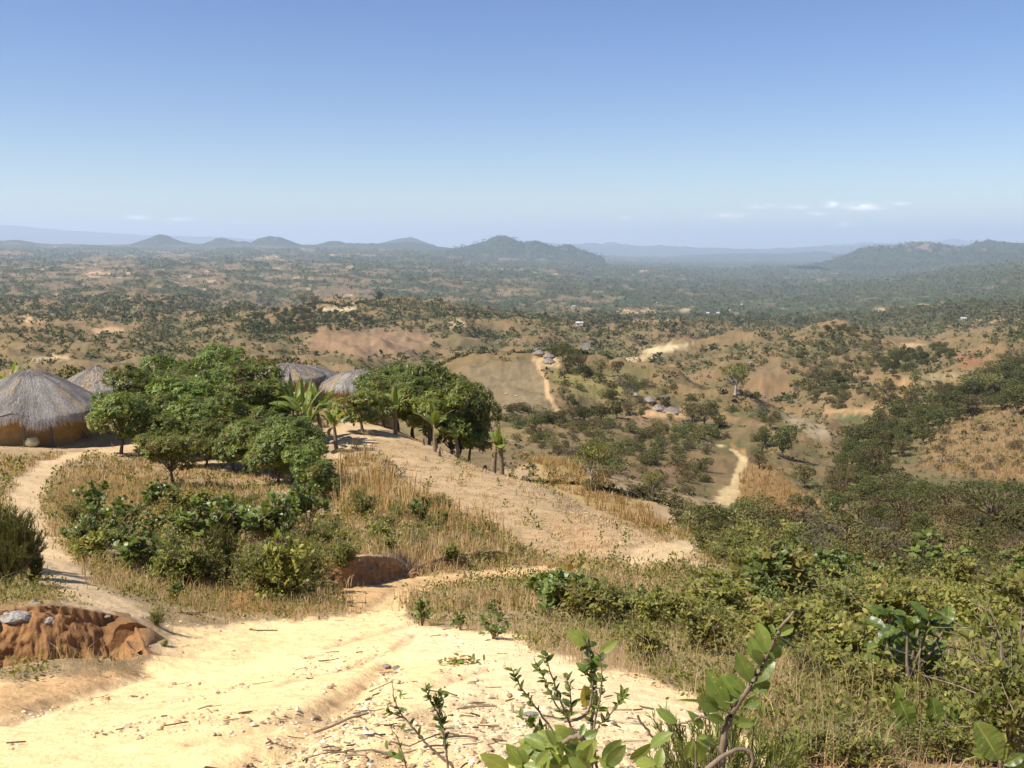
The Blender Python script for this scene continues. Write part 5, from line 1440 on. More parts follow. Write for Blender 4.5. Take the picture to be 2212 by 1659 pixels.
# ------------------------------------------------------------------ bushes of the near slope and along the track
G1 = 'bushes on the grassy slope below the homestead'
for (px, py, hh, kind, wd, lab) in [
        (196, 1128, 80, RB[0], 1.05, 'big leaved bush highest by the left footpath'), (176, 1188, 62, RB[1], 1.1, 'low big leaved bush spreading next to the left footpath'),
        (232, 1180, 85, RB[2], 1.0, 'upright big leaved bush between the two beside the footpath'), (280, 1198, 70, RB[0], 1.1, 'bushy big leaved shrub right of the footpath group'),
        (368, 1092, 44, RB[1], 1.1, 'small big leaved bush near the foot of the lowest mango tree'), (455, 1178, 95, RB[2], 1.1, 'wide glossy big leaved bush in the middle of the slope'),
        (505, 1172, 90, RB[0], 1.05, 'glossy big leaved bush joined to the middle one'), (573, 1178, 98, RB[1], 1.05, 'rounded glossy bush right of the middle pair'),
        (612, 1182, 75, RB[2], .95, 'lower glossy bush leaning by the rounded one'), (662, 1140, 96, RB[0], .85, 'tall big leaved bush under the small dark mango tree'),
        (310, 1252, 85, RBL[0], 1.05, 'bluish green big leaved bush just above the footpath bend'), (338, 1158, 52, RB[1], 1.0, 'olive big leaved bush in grass at the middle left of the slope'),
        (392, 1266, 112, TB[0], .95, 'fine leaved bush left of the feathery one'), (432, 1270, 110, TB[1], .9, 'fine leaved bush close by the feathery bush'),
        (352, 1268, 70, OB[0], 1.0, 'yellowish fine leaved bush on the bank edge'), (484, 1265, 118, HB[0], .8, 'feathery olive bush standing out in the middle of the bank'),
        (540, 1270, 100, TB[2], 1.0, 'dark fine leaved bush right of the feathery one'), (586, 1290, 120, TB[0], .95, 'tall fine leaved bush above the bank'),
        (630, 1308, 145, OB[1], .75, 'yellow green bush hanging down to the track at the bank end'), (668, 1262, 100, TB[1], .9, 'fine leaved bush behind the hanging one'),
        (735, 1225, 62, TB[2], 1.0, 'small bush in brown grass above the dark cut bank'), (748, 1192, 55, OB[2], .9, 'small light green bush above the cut bank'),
        (712, 1180, 60, TB[0], .9, 'thin bush left of the light green one above the cut bank'), (828, 1180, 58, OB[0], 1.0, 'fine light bush in the grass, mid slope'),
        (908, 1140, 62, RBL[1], .6, 'upright yellowish sapling bush at the edge of the tilled slope'), (935, 1150, 36, TB[1], 1.2, 'low bush beside the yellowish sapling bush'),
        (968, 1216, 36, OB[1], 1.2, 'round low bush above the orange bank'), (1037, 1165, 26, TB[2], 1.1, 'little bush on the lower edge of the tilled slope'), (905, 1176, 30, TB[0], 1.2, 'little bush mid slope beneath the yellowish sapling bush'),
        (787, 1118, 70, TB[1], .8, 'grey green bush at the foot of the tall golden grass'), (842, 1030, 34, SG[0], 1.3, 'grey weedy bush behind the tall golden grass'),
        (340, 1350, 40, TB[2], 1.1, 'small leafy bush beside the track near the footpath'), (378, 1302, 45, RB[0], .8, 'little bright bush over the white stones'), (355, 1395, 16, TB[1], 1.2, 'tiny weed at the track edge')]:
    Hm = 1.3 if kind in HB else (2.2 if kind in SG else 1.1 if kind in RB or kind in RBL else 1.2)
    p, s = place(px, py, hh, Hm, 6, 60)
    lone('bush', kind, p, s * 1.18, next(rz_), lab, 'bush', G1, wide=wd)
for (px, Y, top, kind, wd, lab) in [(12, 11.0, 1108, HB[0], .85, 'tall feathery dark bush at the left of the footpath'), (42, 10.2, 1225, HB[1], .85, 'lower feathery bush in front of the tall one by the footpath'), (-20, 10.0, 1160, HB[1], 1.0, 'feathery bush cut by the left side of the view'),
        (28, 12.5, 1130, HB[1], .95, 'feathery bush behind the tall one by the footpath'), (-8, 12, 1090, HB[0], 1.0, 'feathery bush at the very edge, highest by the footpath'), (48, 11.2, 1190, HB[0], .8, 'feathery bush leaning over the footpath')]:
    p, s = place_top(px, Y, top, 1.3)
    lone('bush', kind, p, s, next(rz_), lab, 'bush', 'feathery bushes beside the footpath', wide=wd)
G2 = 'bushes right of the track'
for (px, py, hh, kind, wd, lab) in [
        (911, 1352, 62, RBL[0], .62, 'upright big leaved shoot bush alone at the bend of the track'), (995, 1360, 40, RB[0], 1.0, 'small round bush at the grassy edge of the track'),
        (1068, 1380, 56, RBL[1], 1.15, 'low big leaved bush spreading on pale sand'), (1068, 1338, 46, RB[2], .85, 'dark small bush behind the low spreading one'), (1008, 1315, 34, TB[0], 1.2, 'small grey green bush in the grass by the track'),
        (1186, 1338, 108, RBL[0], 1.0, 'large glossy bush left of the withered leaf spray'), (1240, 1342, 122, RBL[1], 1.0, 'largest glossy big leaved bush beneath the withered leaf spray'),
        (1300, 1338, 106, TB[0], 1.0, 'dark fine leaved bush right of the largest glossy bush'), (1352, 1338, 98, TB[1], 1.05, 'dark fine leaved bush farther right of the glossy pair'), (1398, 1345, 85, RB[1], .9, 'glossy bush at the end of the dark row'),
        (1394, 1436, 112, OB[0], .95, 'rounded olive bush standing clear at the sandy edge'),
        (1448, 1352, 84, OB[1], 1.1, 'olive bush with pale leaves left of the bare crooked twig'), (1502, 1358, 84, OB[2], 1.1, 'olive bush behind the bare crooked twig'), (1556, 1372, 88, TB[2], 1.1, 'green bush right of the bare crooked twig'),
        (1606, 1392, 84, OB[0], 1.1, 'low olive bush in the middle of the right thicket'), (1655, 1376, 92, OB[1], 1.0, 'yellowish bush in the middle of the right thicket'), (1706, 1412, 92, OB[2], 1.1, 'yellowish bush nearer the sand in the right thicket'),
        (1752, 1382, 90, TB[0], 1.0, 'green bush between the thicket and the big olive bush'),
        (1676, 1300, 118, RBL[0], .95, 'tall stiff bush with whorled leaves on bare stems'), (1640, 1268, 76, RBL[1], .9, 'stiff whorled bush left of the tall one'), (1668, 1338, 76, RB[2], .9, 'big leaved bush under the tall stiff one'),
        (1815, 1352, 150, TB[1], 1.25, 'big rounded olive green bush of small glossy leaves'), (1862, 1340, 118, TB[2], 1.0, 'small leaved bush leaning on the big rounded olive one'),
        (1830, 1470, 150, OB[1], 1.0, 'leggy olive bush with broad yellowish leaves left of the large leaved shrub'), (1770, 1475, 95, OB[2], 1.1, 'low leafy bush behind the glossy branch tip'),
        (1930, 1345, 92, TB[0], 1.1, 'green bush left of the young banana plant'), (1985, 1325, 78, OB[0], 1.1, 'light bush below the young banana plant'), (2135, 1330, 120, SG[1], .9, 'dark purplish bush with sparse twigs near the right side'),
        (2085, 1372, 120, OB[1], 1.0, 'yellow green bush behind the large leaved shrub'), (2150, 1420, 150, OB[2], 1.0, 'yellow green leafy bush at the right edge of the thicket'), (2205, 1400, 200, OB[0], .9, 'tall bush with big yellow green leaves entering from the right')]:
    Hm = 2.2 if kind in SG else 1.1 if kind in RB or kind in RBL else 1.2
    p, s = place(px, py, hh, Hm, 3, 60)
    lone('bush', kind, p, s, next(rz_), lab, 'bush', G2, wide=wd)

# ------------------------------------------------------------------ named trees of the middle distance
for (px, py, hh, kind, wd, lab) in [
        (1277, 1056, 112, OPEN[0], 1.0, 'slender open tree with a pale trunk on the grassy drop'), (1411, 1080, 70, OPEN[1], .95, 'small open tree right of the pale trunked one'),
        (1652, 966, 50, ROUND[0], .9, 'rounder green tree of the dark pair above the winding path'), (1688, 988, 78, ROUND[1], .9, 'darkest big tree of the pair above the winding path'), (1664, 928, 32, OLIVE[0], .9, 'small olive tree behind the dark pair'),
        (1640, 1012, 42, OLIVE[1], 1.15, 'round bushy tree beside the bend of the winding path'), (1736, 1056, 62, OLIVE[2], 1.05, 'spreading yellowish tree with a dark trunk on the orange grass slope'),
        (1588, 852, 68, OPEN[1], 1.15, 'tall airy tree in front of the red hill'),
        (1950, 1150, 118, FLAT[0], 1.05, 'flat topped spreading tree left of its twin at the valley side'), (2140, 1160, 128, FLAT[1], 1.05, 'flat topped spreading tree with pale branches at the right side'),
        (1196, 771, 32, ROUND[0], 1.1, 'dark tree right behind the ridge village'), (1216, 780, 44, ROUND[1], 1.1, 'tallest dark tree beside the ridge village'), (1238, 788, 44, ROUND[2], 1.1, 'dark tree right of the tallest by the ridge village'),
        (1252, 800, 42, OLIVE[0], 1.0, 'yellowish tree on the ridge right of the village trees'), (1226, 806, 34, ROUND[0], 1.0, 'dark tree below the village trees'), (1262, 815, 36, ROUND[2], .9, 'dark tree down the ridge from the village'),
        (1298, 812, 42, OLIVE[1], .9, 'open tree standing alone along the ridge line'), (1334, 812, 38, OLIVE[2], .8, 'thin tree at the low end of the ridge line'),
        (1240, 882, 24, ROUND[1], .95, 'small round tree on the slope above the hamlet trees'), (1322, 864, 32, ROUND[2], .9, 'dark tree on the slope above the hamlet'),
        (1385, 902, 26, ROUND[0], .9, 'small dark tree before the slope hamlet huts'), (1383, 890, 40, OLIVE[0], .6, 'slim tree behind the slope hamlet'),
        (1262, 912, 40, ROUND[1], 1.15, 'wide dark tree left in the hamlet grove'), (1296, 908, 46, ROUND[2], 1.1, 'tree in the middle of the hamlet grove'), (1330, 904, 46, ROUND[0], 1.05, 'tall tree right in the hamlet grove'), (1357, 898, 36, OLIVE[1], 1.1, 'lighter tree next to the hamlet yard'),
        (1494, 914, 52, OLIVE[2], 1.0, 'bushy tree right beside the widest hamlet hut'), (1520, 922, 54, OLIVE[0], 1.1, 'taller tree right of the bushy one by the hamlet'), (1550, 926, 38, ROUND[1], 1.1, 'fresh green tree low beside the hamlet'), (1448, 918, 28, OPEN[0], .8, 'thin shrubby tree before the widest hamlet hut'),
        (2035, 900, 48, OLIVE[1], 1.1, 'tree at the top of the tawny grass hill'), (2100, 900, 58, OLIVE[2], 1.2, 'broad tree on the crest of the tawny grass hill'), (2200, 895, 70, ROUND[1], 1.2, 'dark tree on the crest at the right side'), (2160, 885, 50, ROUND[2], 1.1, 'dark tree behind the crest of the tawny hill'),
        (820, 652, 26, ROUND[0], .8, 'tall dark tree on the wooded ridge by the red roofed houses'), (655, 662, 30, OLIVE[0], .9, 'big tree on the left end of the wooded ridge'), (680, 668, 34, OLIVE[2], .6, 'brownish tall tree next to the big one on the wooded ridge')]:
    Hm = 8.0 if kind in FLAT else 6.0
    p, s = place(px, py, hh, Hm, 60, 3000)
    plant('valley_tree', kind, p, s, next(rz_), lab, 'tree', None, wide=wd)

# ------------------------------------------------------------------ scattered trees and bushes of the valley: every one an object of its own
def inpoly(P, x, y):
    P = np.array(P, float); ins = np.zeros(x.shape, bool)
    for a in range(len(P)):
        (x0, y0), (x1, y1) = P[a], P[(a + 1) % len(P)]
        ins ^= ((y0 > y) != (y1 > y)) & (x < (x1 - x0) * (y - y0) / (y1 - y0 + 1e-12) + x0)
    return ins
def scatter(poly, n, h0, h1, seed, mind=1.0, Ya=60, Yb=3000, avoid=()):
    r = np.random.default_rng(seed); P = np.array(poly, float); out = []
    tries = 0
    while len(out) < n and tries < n * 25:
        tries += 1
        x, y = r.uniform(P[:, 0].min(), P[:, 0].max()), r.uniform(P[:, 1].min(), P[:, 1].max())
        if not inpoly(poly, np.array([x]), np.array([y]))[0]: continue
        if any(inpoly(a, np.array([x]), np.array([y]))[0] for a in avoid): continue
        hh = r.uniform(h0, h1)
        if any(abs(x - q[0]) < mind * .5 * (hh + q[2]) * .5 and abs(y - q[1]) < mind * .25 * (hh + q[2]) * .5 for q in out): continue
        out.append((x, y, hh))
    return sorted(out, key=lambda q: -q[1])
AV = [[(1135, 750), (1205, 750), (1208, 800), (1150, 800)], [(1530, 950), (1625, 950), (1625, 1010), (1580, 1115), (1535, 1115)], [(1375, 878), (1490, 876), (1490, 905), (1380, 908)], [(985, 800), (1150, 776), (1205, 890), (1050, 872)], [(1600, 1015), (1660, 1000), (1780, 1110), (1680, 1105)]]
ZONES = [  # polygon, count, height range in view pixels, plant kinds, label, group, category
    ([(1790, 1085), (1800, 1010), (1880, 930), (1960, 885), (2060, 850), (2180, 800), (2230, 800), (2230, 870), (2105, 888), (2010, 955), (1925, 1010), (1870, 1090)], 84, 36, 64, ('R', 'O', 'R'), 'leafy tree in the dense belt winding up the valley left of the tawny hill', 'trees of the dense valley belt', 'tree'),
    ([(1680, 1110), (1760, 1085), (1850, 1085), (1990, 1060), (2060, 1110), (2230, 1100), (2230, 1180), (2000, 1170), (1800, 1150)], 46, 44, 72, ('O', 'R', 'O'), 'bushy tree at the valley foot around the flat topped trees', 'trees at the valley foot', 'tree'),
    ([(1905, 795), (1930, 768), (2055, 750), (2062, 775), (1965, 812), (1905, 815)], 30, 17, 26, ('R',), 'dark tree in the copse on the far side of the valley', 'trees of the far copse', 'tree'),
    ([(2120, 800), (2160, 785), (2230, 775), (2230, 815), (2150, 820)], 12, 20, 30, ('R', 'O'), 'tree below the red soil patch on the right hillside', 'trees below the right red patch', 'tree'),
    ([(1735, 850), (1760, 820), (1850, 800), (1890, 780), (1880, 820), (1800, 860), (1750, 875)], 30, 14, 24, ('R', 'O'), 'tree in the gully between the red hill and the far hill', 'trees in the red hill gully', 'tree'),
    ([(535, 712), (530, 690), (590, 672), (690, 672), (800, 690), (790, 712), (665, 722), (600, 728)], 80, 11, 18, ('R',), 'dark tree of the close wood on the ridge beyond the homestead', 'trees of the ridge wood', 'tree'),
    ([(1770, 716), (1800, 702), (1860, 706), (1900, 722), (1850, 732), (1790, 726)], 16, 12, 18, ('O', 'R'), 'tree on top of the far rounded hill', 'trees on the far rounded hill', 'tree'),
    ([(1120, 905), (1230, 900), (1330, 925), (1470, 925), (1560, 935), (1640, 955), (1560, 962), (1520, 985), (1330, 1020), (1250, 1000), (1110, 950)], 95, 13, 30, ('g', 'o', 'r', 'r', 'o'), 'bush on the wide slope under the hamlet', 'bushes under the hamlet', 'bush'),
    ([(1270, 1060), (1330, 1000), (1520, 985), (1560, 1000), (1540, 1100), (1440, 1130)], 34, 15, 32, ('o', 'r', 'o'), 'bush in the hollow between the pale trunked tree and the winding path', 'bushes of the hollow', 'bush'),
    ([(1420, 1135), (1540, 1110), (1640, 1080), (1700, 1130), (1600, 1170), (1500, 1160)], 20, 30, 58, ('o', 'r'), 'bush at the bottom end of the winding path', 'bushes at the end of the winding path', 'bush'),
    ([(1590, 1240), (1620, 1170), (1700, 1125), (1850, 1150), (2000, 1160), (2230, 1165), (2230, 1260), (2000, 1275), (1880, 1240), (1740, 1235), (1690, 1260)], 48, 44, 82, ('o', 'r', 'o', 'g'), 'rounded bush of the thick scrub on the right slope', 'scrub of the right slope', 'bush'),
    ([(1640, 800), (1770, 722), (1945, 755), (1900, 800), (1840, 790), (1760, 850), (1720, 840), (1700, 800)], 46, 9, 18, ('r', 'o', 'g'), 'bush dotting the far rounded hill', 'bushes on the far rounded hill', 'bush'),
    ([(2000, 945), (2110, 890), (2230, 880), (2230, 1040), (2100, 1040), (1985, 1010)], 22, 12, 26, ('o', 'g'), 'small bush in the tawny grass of the right hill', 'bushes on the tawny hill', 'bush'),
    ([(1200, 800), (1340, 815), (1480, 840), (1600, 880), (1700, 910), (1640, 920), (1500, 880), (1390, 875), (1200, 880)], 40, 10, 22, ('r', 'o', 'g'), 'bush on the grassy slope between the ridge village and the hamlet', 'bushes between village and hamlet', 'bush'),
    ([(1060, 905), (1090, 890), (1145, 880), (1150, 912), (1110, 920)], 6, 16, 22, ('r',), 'round bush at the lower edge of the brown ridge field', 'round bushes under the brown field', 'bush'),
    ([(1780, 870), (1850, 850), (1930, 830), (1990, 815), (1980, 850), (1900, 880), (1800, 890)], 20, 10, 22, ('r', 'o'), 'bush on the russet slope beyond the green valley field', 'bushes on the russet slope', 'bush'),
]
KIND = {'R': ROUND, 'O': OLIVE, 'r': SB, 'o': SO, 'g': SG}
nz_ = 0
for zi, (poly, n, h0, h1, kinds, lab, grp, cat) in enumerate(ZONES):
    r = np.random.default_rng(900 + zi)
    for (x, y, hh) in scatter(poly, n, h0, h1, 500 + zi, avoid=AV):
        k = kinds[r.integers(len(kinds))]; kd = KIND[k][r.integers(len(KIND[k]))]
        Hm = 6.0 if k in 'RO' else 2.2
        p, s = place(x, y, hh, Hm, 20, 3000)
        s = min(s, 2.2 if k in 'RO' else 2.6)
        if k in 'RO': plant('valley_tree', kd, p, s, r.uniform(0, 6.28), lab, cat, grp, wide=r.uniform(.85, 1.2))
        else: lone('valley_bush', kd, p, s, r.uniform(0, 6.28), lab, cat, grp, wide=r.uniform(.85, 1.25))
        nz_ += 1

# ------------------------------------------------------------------ the bushland and woods beyond counting: one mass
TUFT = .35 * fbm(XX * 3.2, YY * 3.2, 3, seed=97)
def bushland(name, n, ylo, yhi, Ya, Yb, hpx0, hpx1, accept, seed, per, mat, hmax=16, xlo=-160, xhi=2380):
    r = np.random.default_rng(seed)
    px, py = r.uniform(xlo, xhi, n), r.uniform(ylo, yhi, n)
    Y = cast(px, py, Ya, Yb); ok = np.isfinite(Y); px, py, Y = px[ok], py[ok], Y[ok]
    u = unp(px, py)[0]
    iu = np.clip(np.searchsorted(UG, u), 0, len(UG) - 1); iv = np.clip(np.searchsorted(YG, Y), 0, len(YG) - 1)
    ok = r.random(len(u)) < accept(iv, iu, px, py, Y)
    u, Y, px, py = u[ok], Y[ok], px[ok], py[ok]
    x = u * Y; z = gz(x, Y); m = len(u)
    hm = np.minimum(np.clip(np.exp(r.normal(math.log((hpx0 + hpx1) * .42), .42, m)), hpx0 * .6, hpx1 * 1.5) * Y / FPX, hmax) ; wm = hm * r.uniform(.5, .85, m)
    b = Batch()
    d = unit(m * per, r).reshape(m, per, 3); d[..., 2] = np.abs(d[..., 2])
    rad = r.uniform(.55, 1, (m, per, 1))
    P = np.stack([x, Y, z - hm * .05], -1)[:, None] + d * rad * np.stack([wm, wm, hm * .85], -1)[:, None]
    D = unit(m * per, r).reshape(m, per, 3) + d * .5; Nn = d + .6 * unit(m * per, r).reshape(m, per, 3) + np.array([0, 0, .3])
    L = np.repeat((wm * 1.05)[:, None], per, 1) * r.uniform(.6, 1.2, (m, per))
    tn = np.clip(r.normal(.48, .2, (m, 1)) + r.normal(0, .14, (m, per)), 0, 1)
    b.leaves(P.reshape(-1, 3), D.reshape(-1, 3), Nn.reshape(-1, 3), L.ravel(), L.ravel() * .8, 'diamond', tn.ravel())
    return tag(obj(name, b.mesh(name, mat)), {'woodland': 'dense green woodland covering the wide plain', 'bushland': 'scattered bushes and trees over the far hills', 'scrub': 'low olive scrub in the grass of the valley slopes', 'grey_scrub': 'greyish leafless scrub on the valley slopes'}[name], None, None, 'stuff')
keepout = [z_ for z_ in AV] + [[(1390, 768), (1400, 755), (1430, 744), (1500, 738), (1480, 755)], [(1610, 835), (1655, 780), (1700, 800), (1720, 850), (1660, 864)], [(1780, 885), (1880, 880), (1890, 912), (1800, 915)], [(690, 662), (775, 662), (770, 674), (685, 674)],
                                [(700, 718), (900, 716), (950, 740), (820, 770), (660, 756)]]
def ok_out(px, py):
    m = np.ones(px.shape, bool)
    for k_ in keepout: m &= ~inpoly(k_, px, py)
    return m
patch = fbm(UU * 13, VV * 15, 5, seed=61)
bushland('woodland', 64000, 536, 705, 1300, 22000, 1.5, 4.2, lambda iv, iu, px, py, Y: np.where(woodm[iv, iu] > .4, .9, .2), 71, 9, M_BUSHLAND, hmax=14)
bushland('bushland', 36000, 640, 905, 420, 2600, 2.6, 8.5, lambda iv, iu, px, py, Y: ok_out(px, py) * np.clip(.42 + 1.3 * patch[iv, iu] - 1.6 * rn[iv, iu] + .28 * (py < 700) + .2 * (py < 730), .02, .95), 72, 14, M_BUSHLAND, hmax=8)
bushland('scrub', 10000, 740, 1180, 70, 900, 3, 9, lambda iv, iu, px, py, Y: ok_out(px, py) * np.clip(.32 + 1.0 * patch[iv, iu] - 1.4 * rn[iv, iu], .03, .8), 73, 14, M_OLIVE, hmax=2.2, xlo=1050)
bushland('grey_scrub', 2600, 740, 1150, 70, 900, 3, 11, lambda iv, iu, px, py, Y: ok_out(px, py) * np.clip(.3 - 1.0 * patch[iv, iu], .03, .6), 74, 12, M_GREYB, hmax=2.2, xlo=1050)

def mountain_wood(k, n, seed):
    r = np.random.default_rng(seed); vs, nd, nx, pf, H, Y = MTN[k]
    j = r.integers(0, len(vs), n); ok = (r.random(n) < .85); j = j[ok]; m = len(j)
    p = vs[j] + r.normal(0, 1, (m, 3)) * np.array([Y * .004, Y * .006, 0]); p[:, 2] = vs[j][:, 2]
    hm = r.uniform(6, 13, m); per = 7; d = unit(m * per, r).reshape(m, per, 3); d[..., 2] = np.abs(d[..., 2])
    P = p[:, None] + d * (hm[:, None, None] * np.array([.8, .8, .8]))
    b = Batch(); L = np.repeat(hm[:, None], per, 1) * r.uniform(.6, 1.1, (m, per))
    b.leaves(P.reshape(-1, 3), (unit(m * per, r).reshape(m, per, 3) + d * .5).reshape(-1, 3), (d + .6 * unit(m * per, r).reshape(m, per, 3)).reshape(-1, 3), L.ravel(), L.ravel() * .8, 'diamond', np.clip(r.normal(.4, .22, m * per), 0, 1))
    return tag(obj('woodland', b.mesh('woodland', M_DARK)), 'dark woodland on the rocky mountain flank' if k == 7 else 'dark woodland on the central hills', None, None, 'stuff')
mountain_wood(7, 11000, 301)
mountain_wood(6, 3000, 302)
# ------------------------------------------------------------------ grass
HARD = np.maximum.reduce([TRACK, FOOTP, cut > .03])
YARD = poly_mask([(-300, 930), (0, 925), (250, 935), (620, 960), (760, 905), (900, 925), (1010, 965), (1000, 990), (870, 985), (780, 965), (700, 1005), (600, 1020), (430, 1010), (330, 990), (200, 978), (60, 984), (-300, 980)], 33, 68, 8, 12)
GP = (1 - sstep(.12, .75, HARD + TUFT)) * (1 - .97 * YARD) * (1 - .86 * TILL) * (1 - FOOT) * (1 - .9 * BARE2) * (1 - .9 * WIND)
def grass(name, n, Ya, Yb, h0, h1, wd, mat, label, prob, seed, lean=.35, ux=.62, tint0=.45, tints=.2, clump=.25, green=0.0, power=1.0):
    r = np.random.default_rng(seed)
    nt0 = max(1, n // 9)
    Y = (Ya ** (2 - power * 1.0 - .5) + r.random(nt0) * (Yb ** (.5) - Ya ** (.5))) ** 2 if power == 1.0 else np.exp(r.uniform(math.log(Ya), math.log(Yb), nt0))
    u = r.uniform(-ux, ux, nt0)
    iu = np.clip(np.searchsorted(UG, u), 0, len(UG) - 1); iv = np.clip(np.searchsorted(YG, Y), 0, len(YG) - 1)
    ok = r.random(nt0) < prob(iv, iu, u * Y, Y)
    u, Y = u[ok], Y[ok]
    m0 = len(u)
    hv = np.repeat(r.uniform(.6, 1.3, m0), 9); tv = np.repeat(np.clip(r.normal(tint0, tints, m0), 0, .88), 9)
    gr = np.repeat(r.random(m0) < green, 9)
    x = np.repeat(u * Y, 9); y = np.repeat(Y, 9); m = len(x)
    x = x + r.normal(0, clump, m) * .5; y = y + r.normal(0, clump, m) * .5
    z = gz(x, y) - .02
    h_ = r.uniform(h0, h1, m) * hv
    a = r.uniform(0, 6.28, m); ln = np.abs(r.normal(0, lean, m)) + .05
    dr = np.column_stack([np.cos(a), np.sin(a)])
    wv = wd * r.uniform(.6, 1.4, m) * np.clip(y / 14, .55, 2.6)
    ca = r.uniform(0, 6.28, m); sd = np.column_stack([np.cos(ca), np.sin(ca), 0 * ca]) * (wv / 2)[:, None]
    base = np.column_stack([x, y, z])
    mid = base + np.column_stack([dr * (h_ * ln * .35)[:, None], h_ * .6])
    tip = base + np.column_stack([dr * (h_ * ln)[:, None], h_ * np.clip(1 - ln * .25, .4, 1)])
    v = np.stack([base - sd, base + sd, mid - sd * .8, mid + sd * .8, tip], 1)
    i = np.arange(m)[:, None] * 5
    q = i + np.array([[0, 1, 3, 2]]); t = i + np.array([[2, 3, 4]])
    tint = np.where(gr, r.uniform(.93, 1, m), np.clip(tv + r.normal(0, .12, m), 0, .85))
    me = np_mesh(name, v.reshape(-1, 3), [t, q], mat, tint=np.repeat(tint, 5))
    return tag(obj(name, me), label, None, None, 'stuff')
gn = fbm(XX * .5, YY * .5, 4, seed=81)
grass('dry_grass', 470000, 11, 62, .07, .27, .011, M_GRASS, 'short dry brown grass covering the slope', lambda iv, iu, x, y: GP[iv, iu] * np.clip(.5 + 1.0 * gn[iv, iu], .05, 1), 82, green=.12, ux=.8)
grass('dry_grass', 150000, 3.2, 12, .05, .20, .006, M_GRASS, 'fine dry grass and weeds under the nearest bushes', lambda iv, iu, x, y: GP[iv, iu] * np.clip(.45 + 1.0 * gn[iv, iu], .03, 1), 88, green=.12, lean=.7, clump=.14, ux=1.05)
GT = poly_mask([(715, 1075), (745, 1000), (765, 960), (790, 965), (840, 1030), (920, 1085), (1030, 1130), (1110, 1172), (1090, 1190), (950, 1160), (820, 1110), (740, 1120)], 20, 58, 14, 18)
GM = np.maximum.reduce([poly_mask([(690, 1260), (720, 1200), (850, 1150), (1050, 1130), (1150, 1160), (1180, 1195), (1050, 1215), (850, 1245)], 13, 40, 14, 18), poly_mask([(110, 1110), (160, 1010), (330, 1000), (440, 1040), (520, 1050), (640, 1090), (600, 1110), (300, 1090), (190, 1130)], 20, 50, 14, 20)])
grass('golden_grass', 52000, 19, 58, .4, 1.05, .012, M_GOLD, 'tall golden grass along the upper edge of the tilled slope', lambda iv, iu, x, y: GT[iv, iu] * .9 * (1 - TILL[iv, iu]), 83, lean=.22)
grass('brown_grass', 130000, 13, 50, .12, .42, .011, M_GRASS, 'knee high brown grass over the cut banks and around the lowest mango', lambda iv, iu, x, y: GM[iv, iu] * GP[iv, iu] * (1 - .9 * TILL[iv, iu]), 84, lean=.3, tint0=.38)
GH = poly_mask([(1060, 930), (1180, 962), (1300, 1030), (1420, 1118), (1500, 1170), (1400, 1150), (1200, 1060)], 45, 130, 10, 12)
grass('golden_grass', 150000, 45, 135, .4, .95, .018, M_GOLD, 'golden grass on the drop beyond the spur', lambda iv, iu, x, y: GH[iv, iu], 85, lean=.25, tint0=.35)
GH2 = np.maximum(poly_mask([(1600, 1010), (1660, 1000), (1720, 1050), (1790, 1110), (1790, 1135), (1680, 1115), (1590, 1105)], 90, 260, 10, 12), .75 * poly_mask([(2000, 950), (2060, 905), (2130, 885), (2260, 868), (2260, 1050), (2120, 1035), (1990, 1010)], 130, 380, 16, 18))
grass('golden_grass', 260000, 90, 380, .6, 1.3, .03, M_GOLD, 'tall tawny grass on the valley slopes', lambda iv, iu, x, y: GH2[iv, iu], 86, lean=.25, tint0=.3, power=2.0)
GR = poly_mask([(1120, 1400), (1150, 1330), (1400, 1390), (1600, 1440), (1900, 1440), (2230, 1500), (2230, 1640), (1900, 1600), (1700, 1560), (1500, 1490), (1300, 1440)], 3, 13, 14, 16)
grass('brown_grass', 36000, 4.2, 12, .08, .36, .0045, M_GRASS, 'thin pinkish dry grass among the bushes right of the track', lambda iv, iu, x, y: GR[iv, iu] * np.clip(.4 + gn[iv, iu], 0, 1), 87, lean=.4, tint0=.55)
grass('straw_litter', 190000, 22, 58, .025, .10, .018, M_GRASS, 'straw and stubble strewn over the tilled slope', lambda iv, iu, x, y: TILL[iv, iu] * np.clip(.5 + .9 * gn[iv, iu], .1, 1), 89, lean=2.2, tint0=.6)

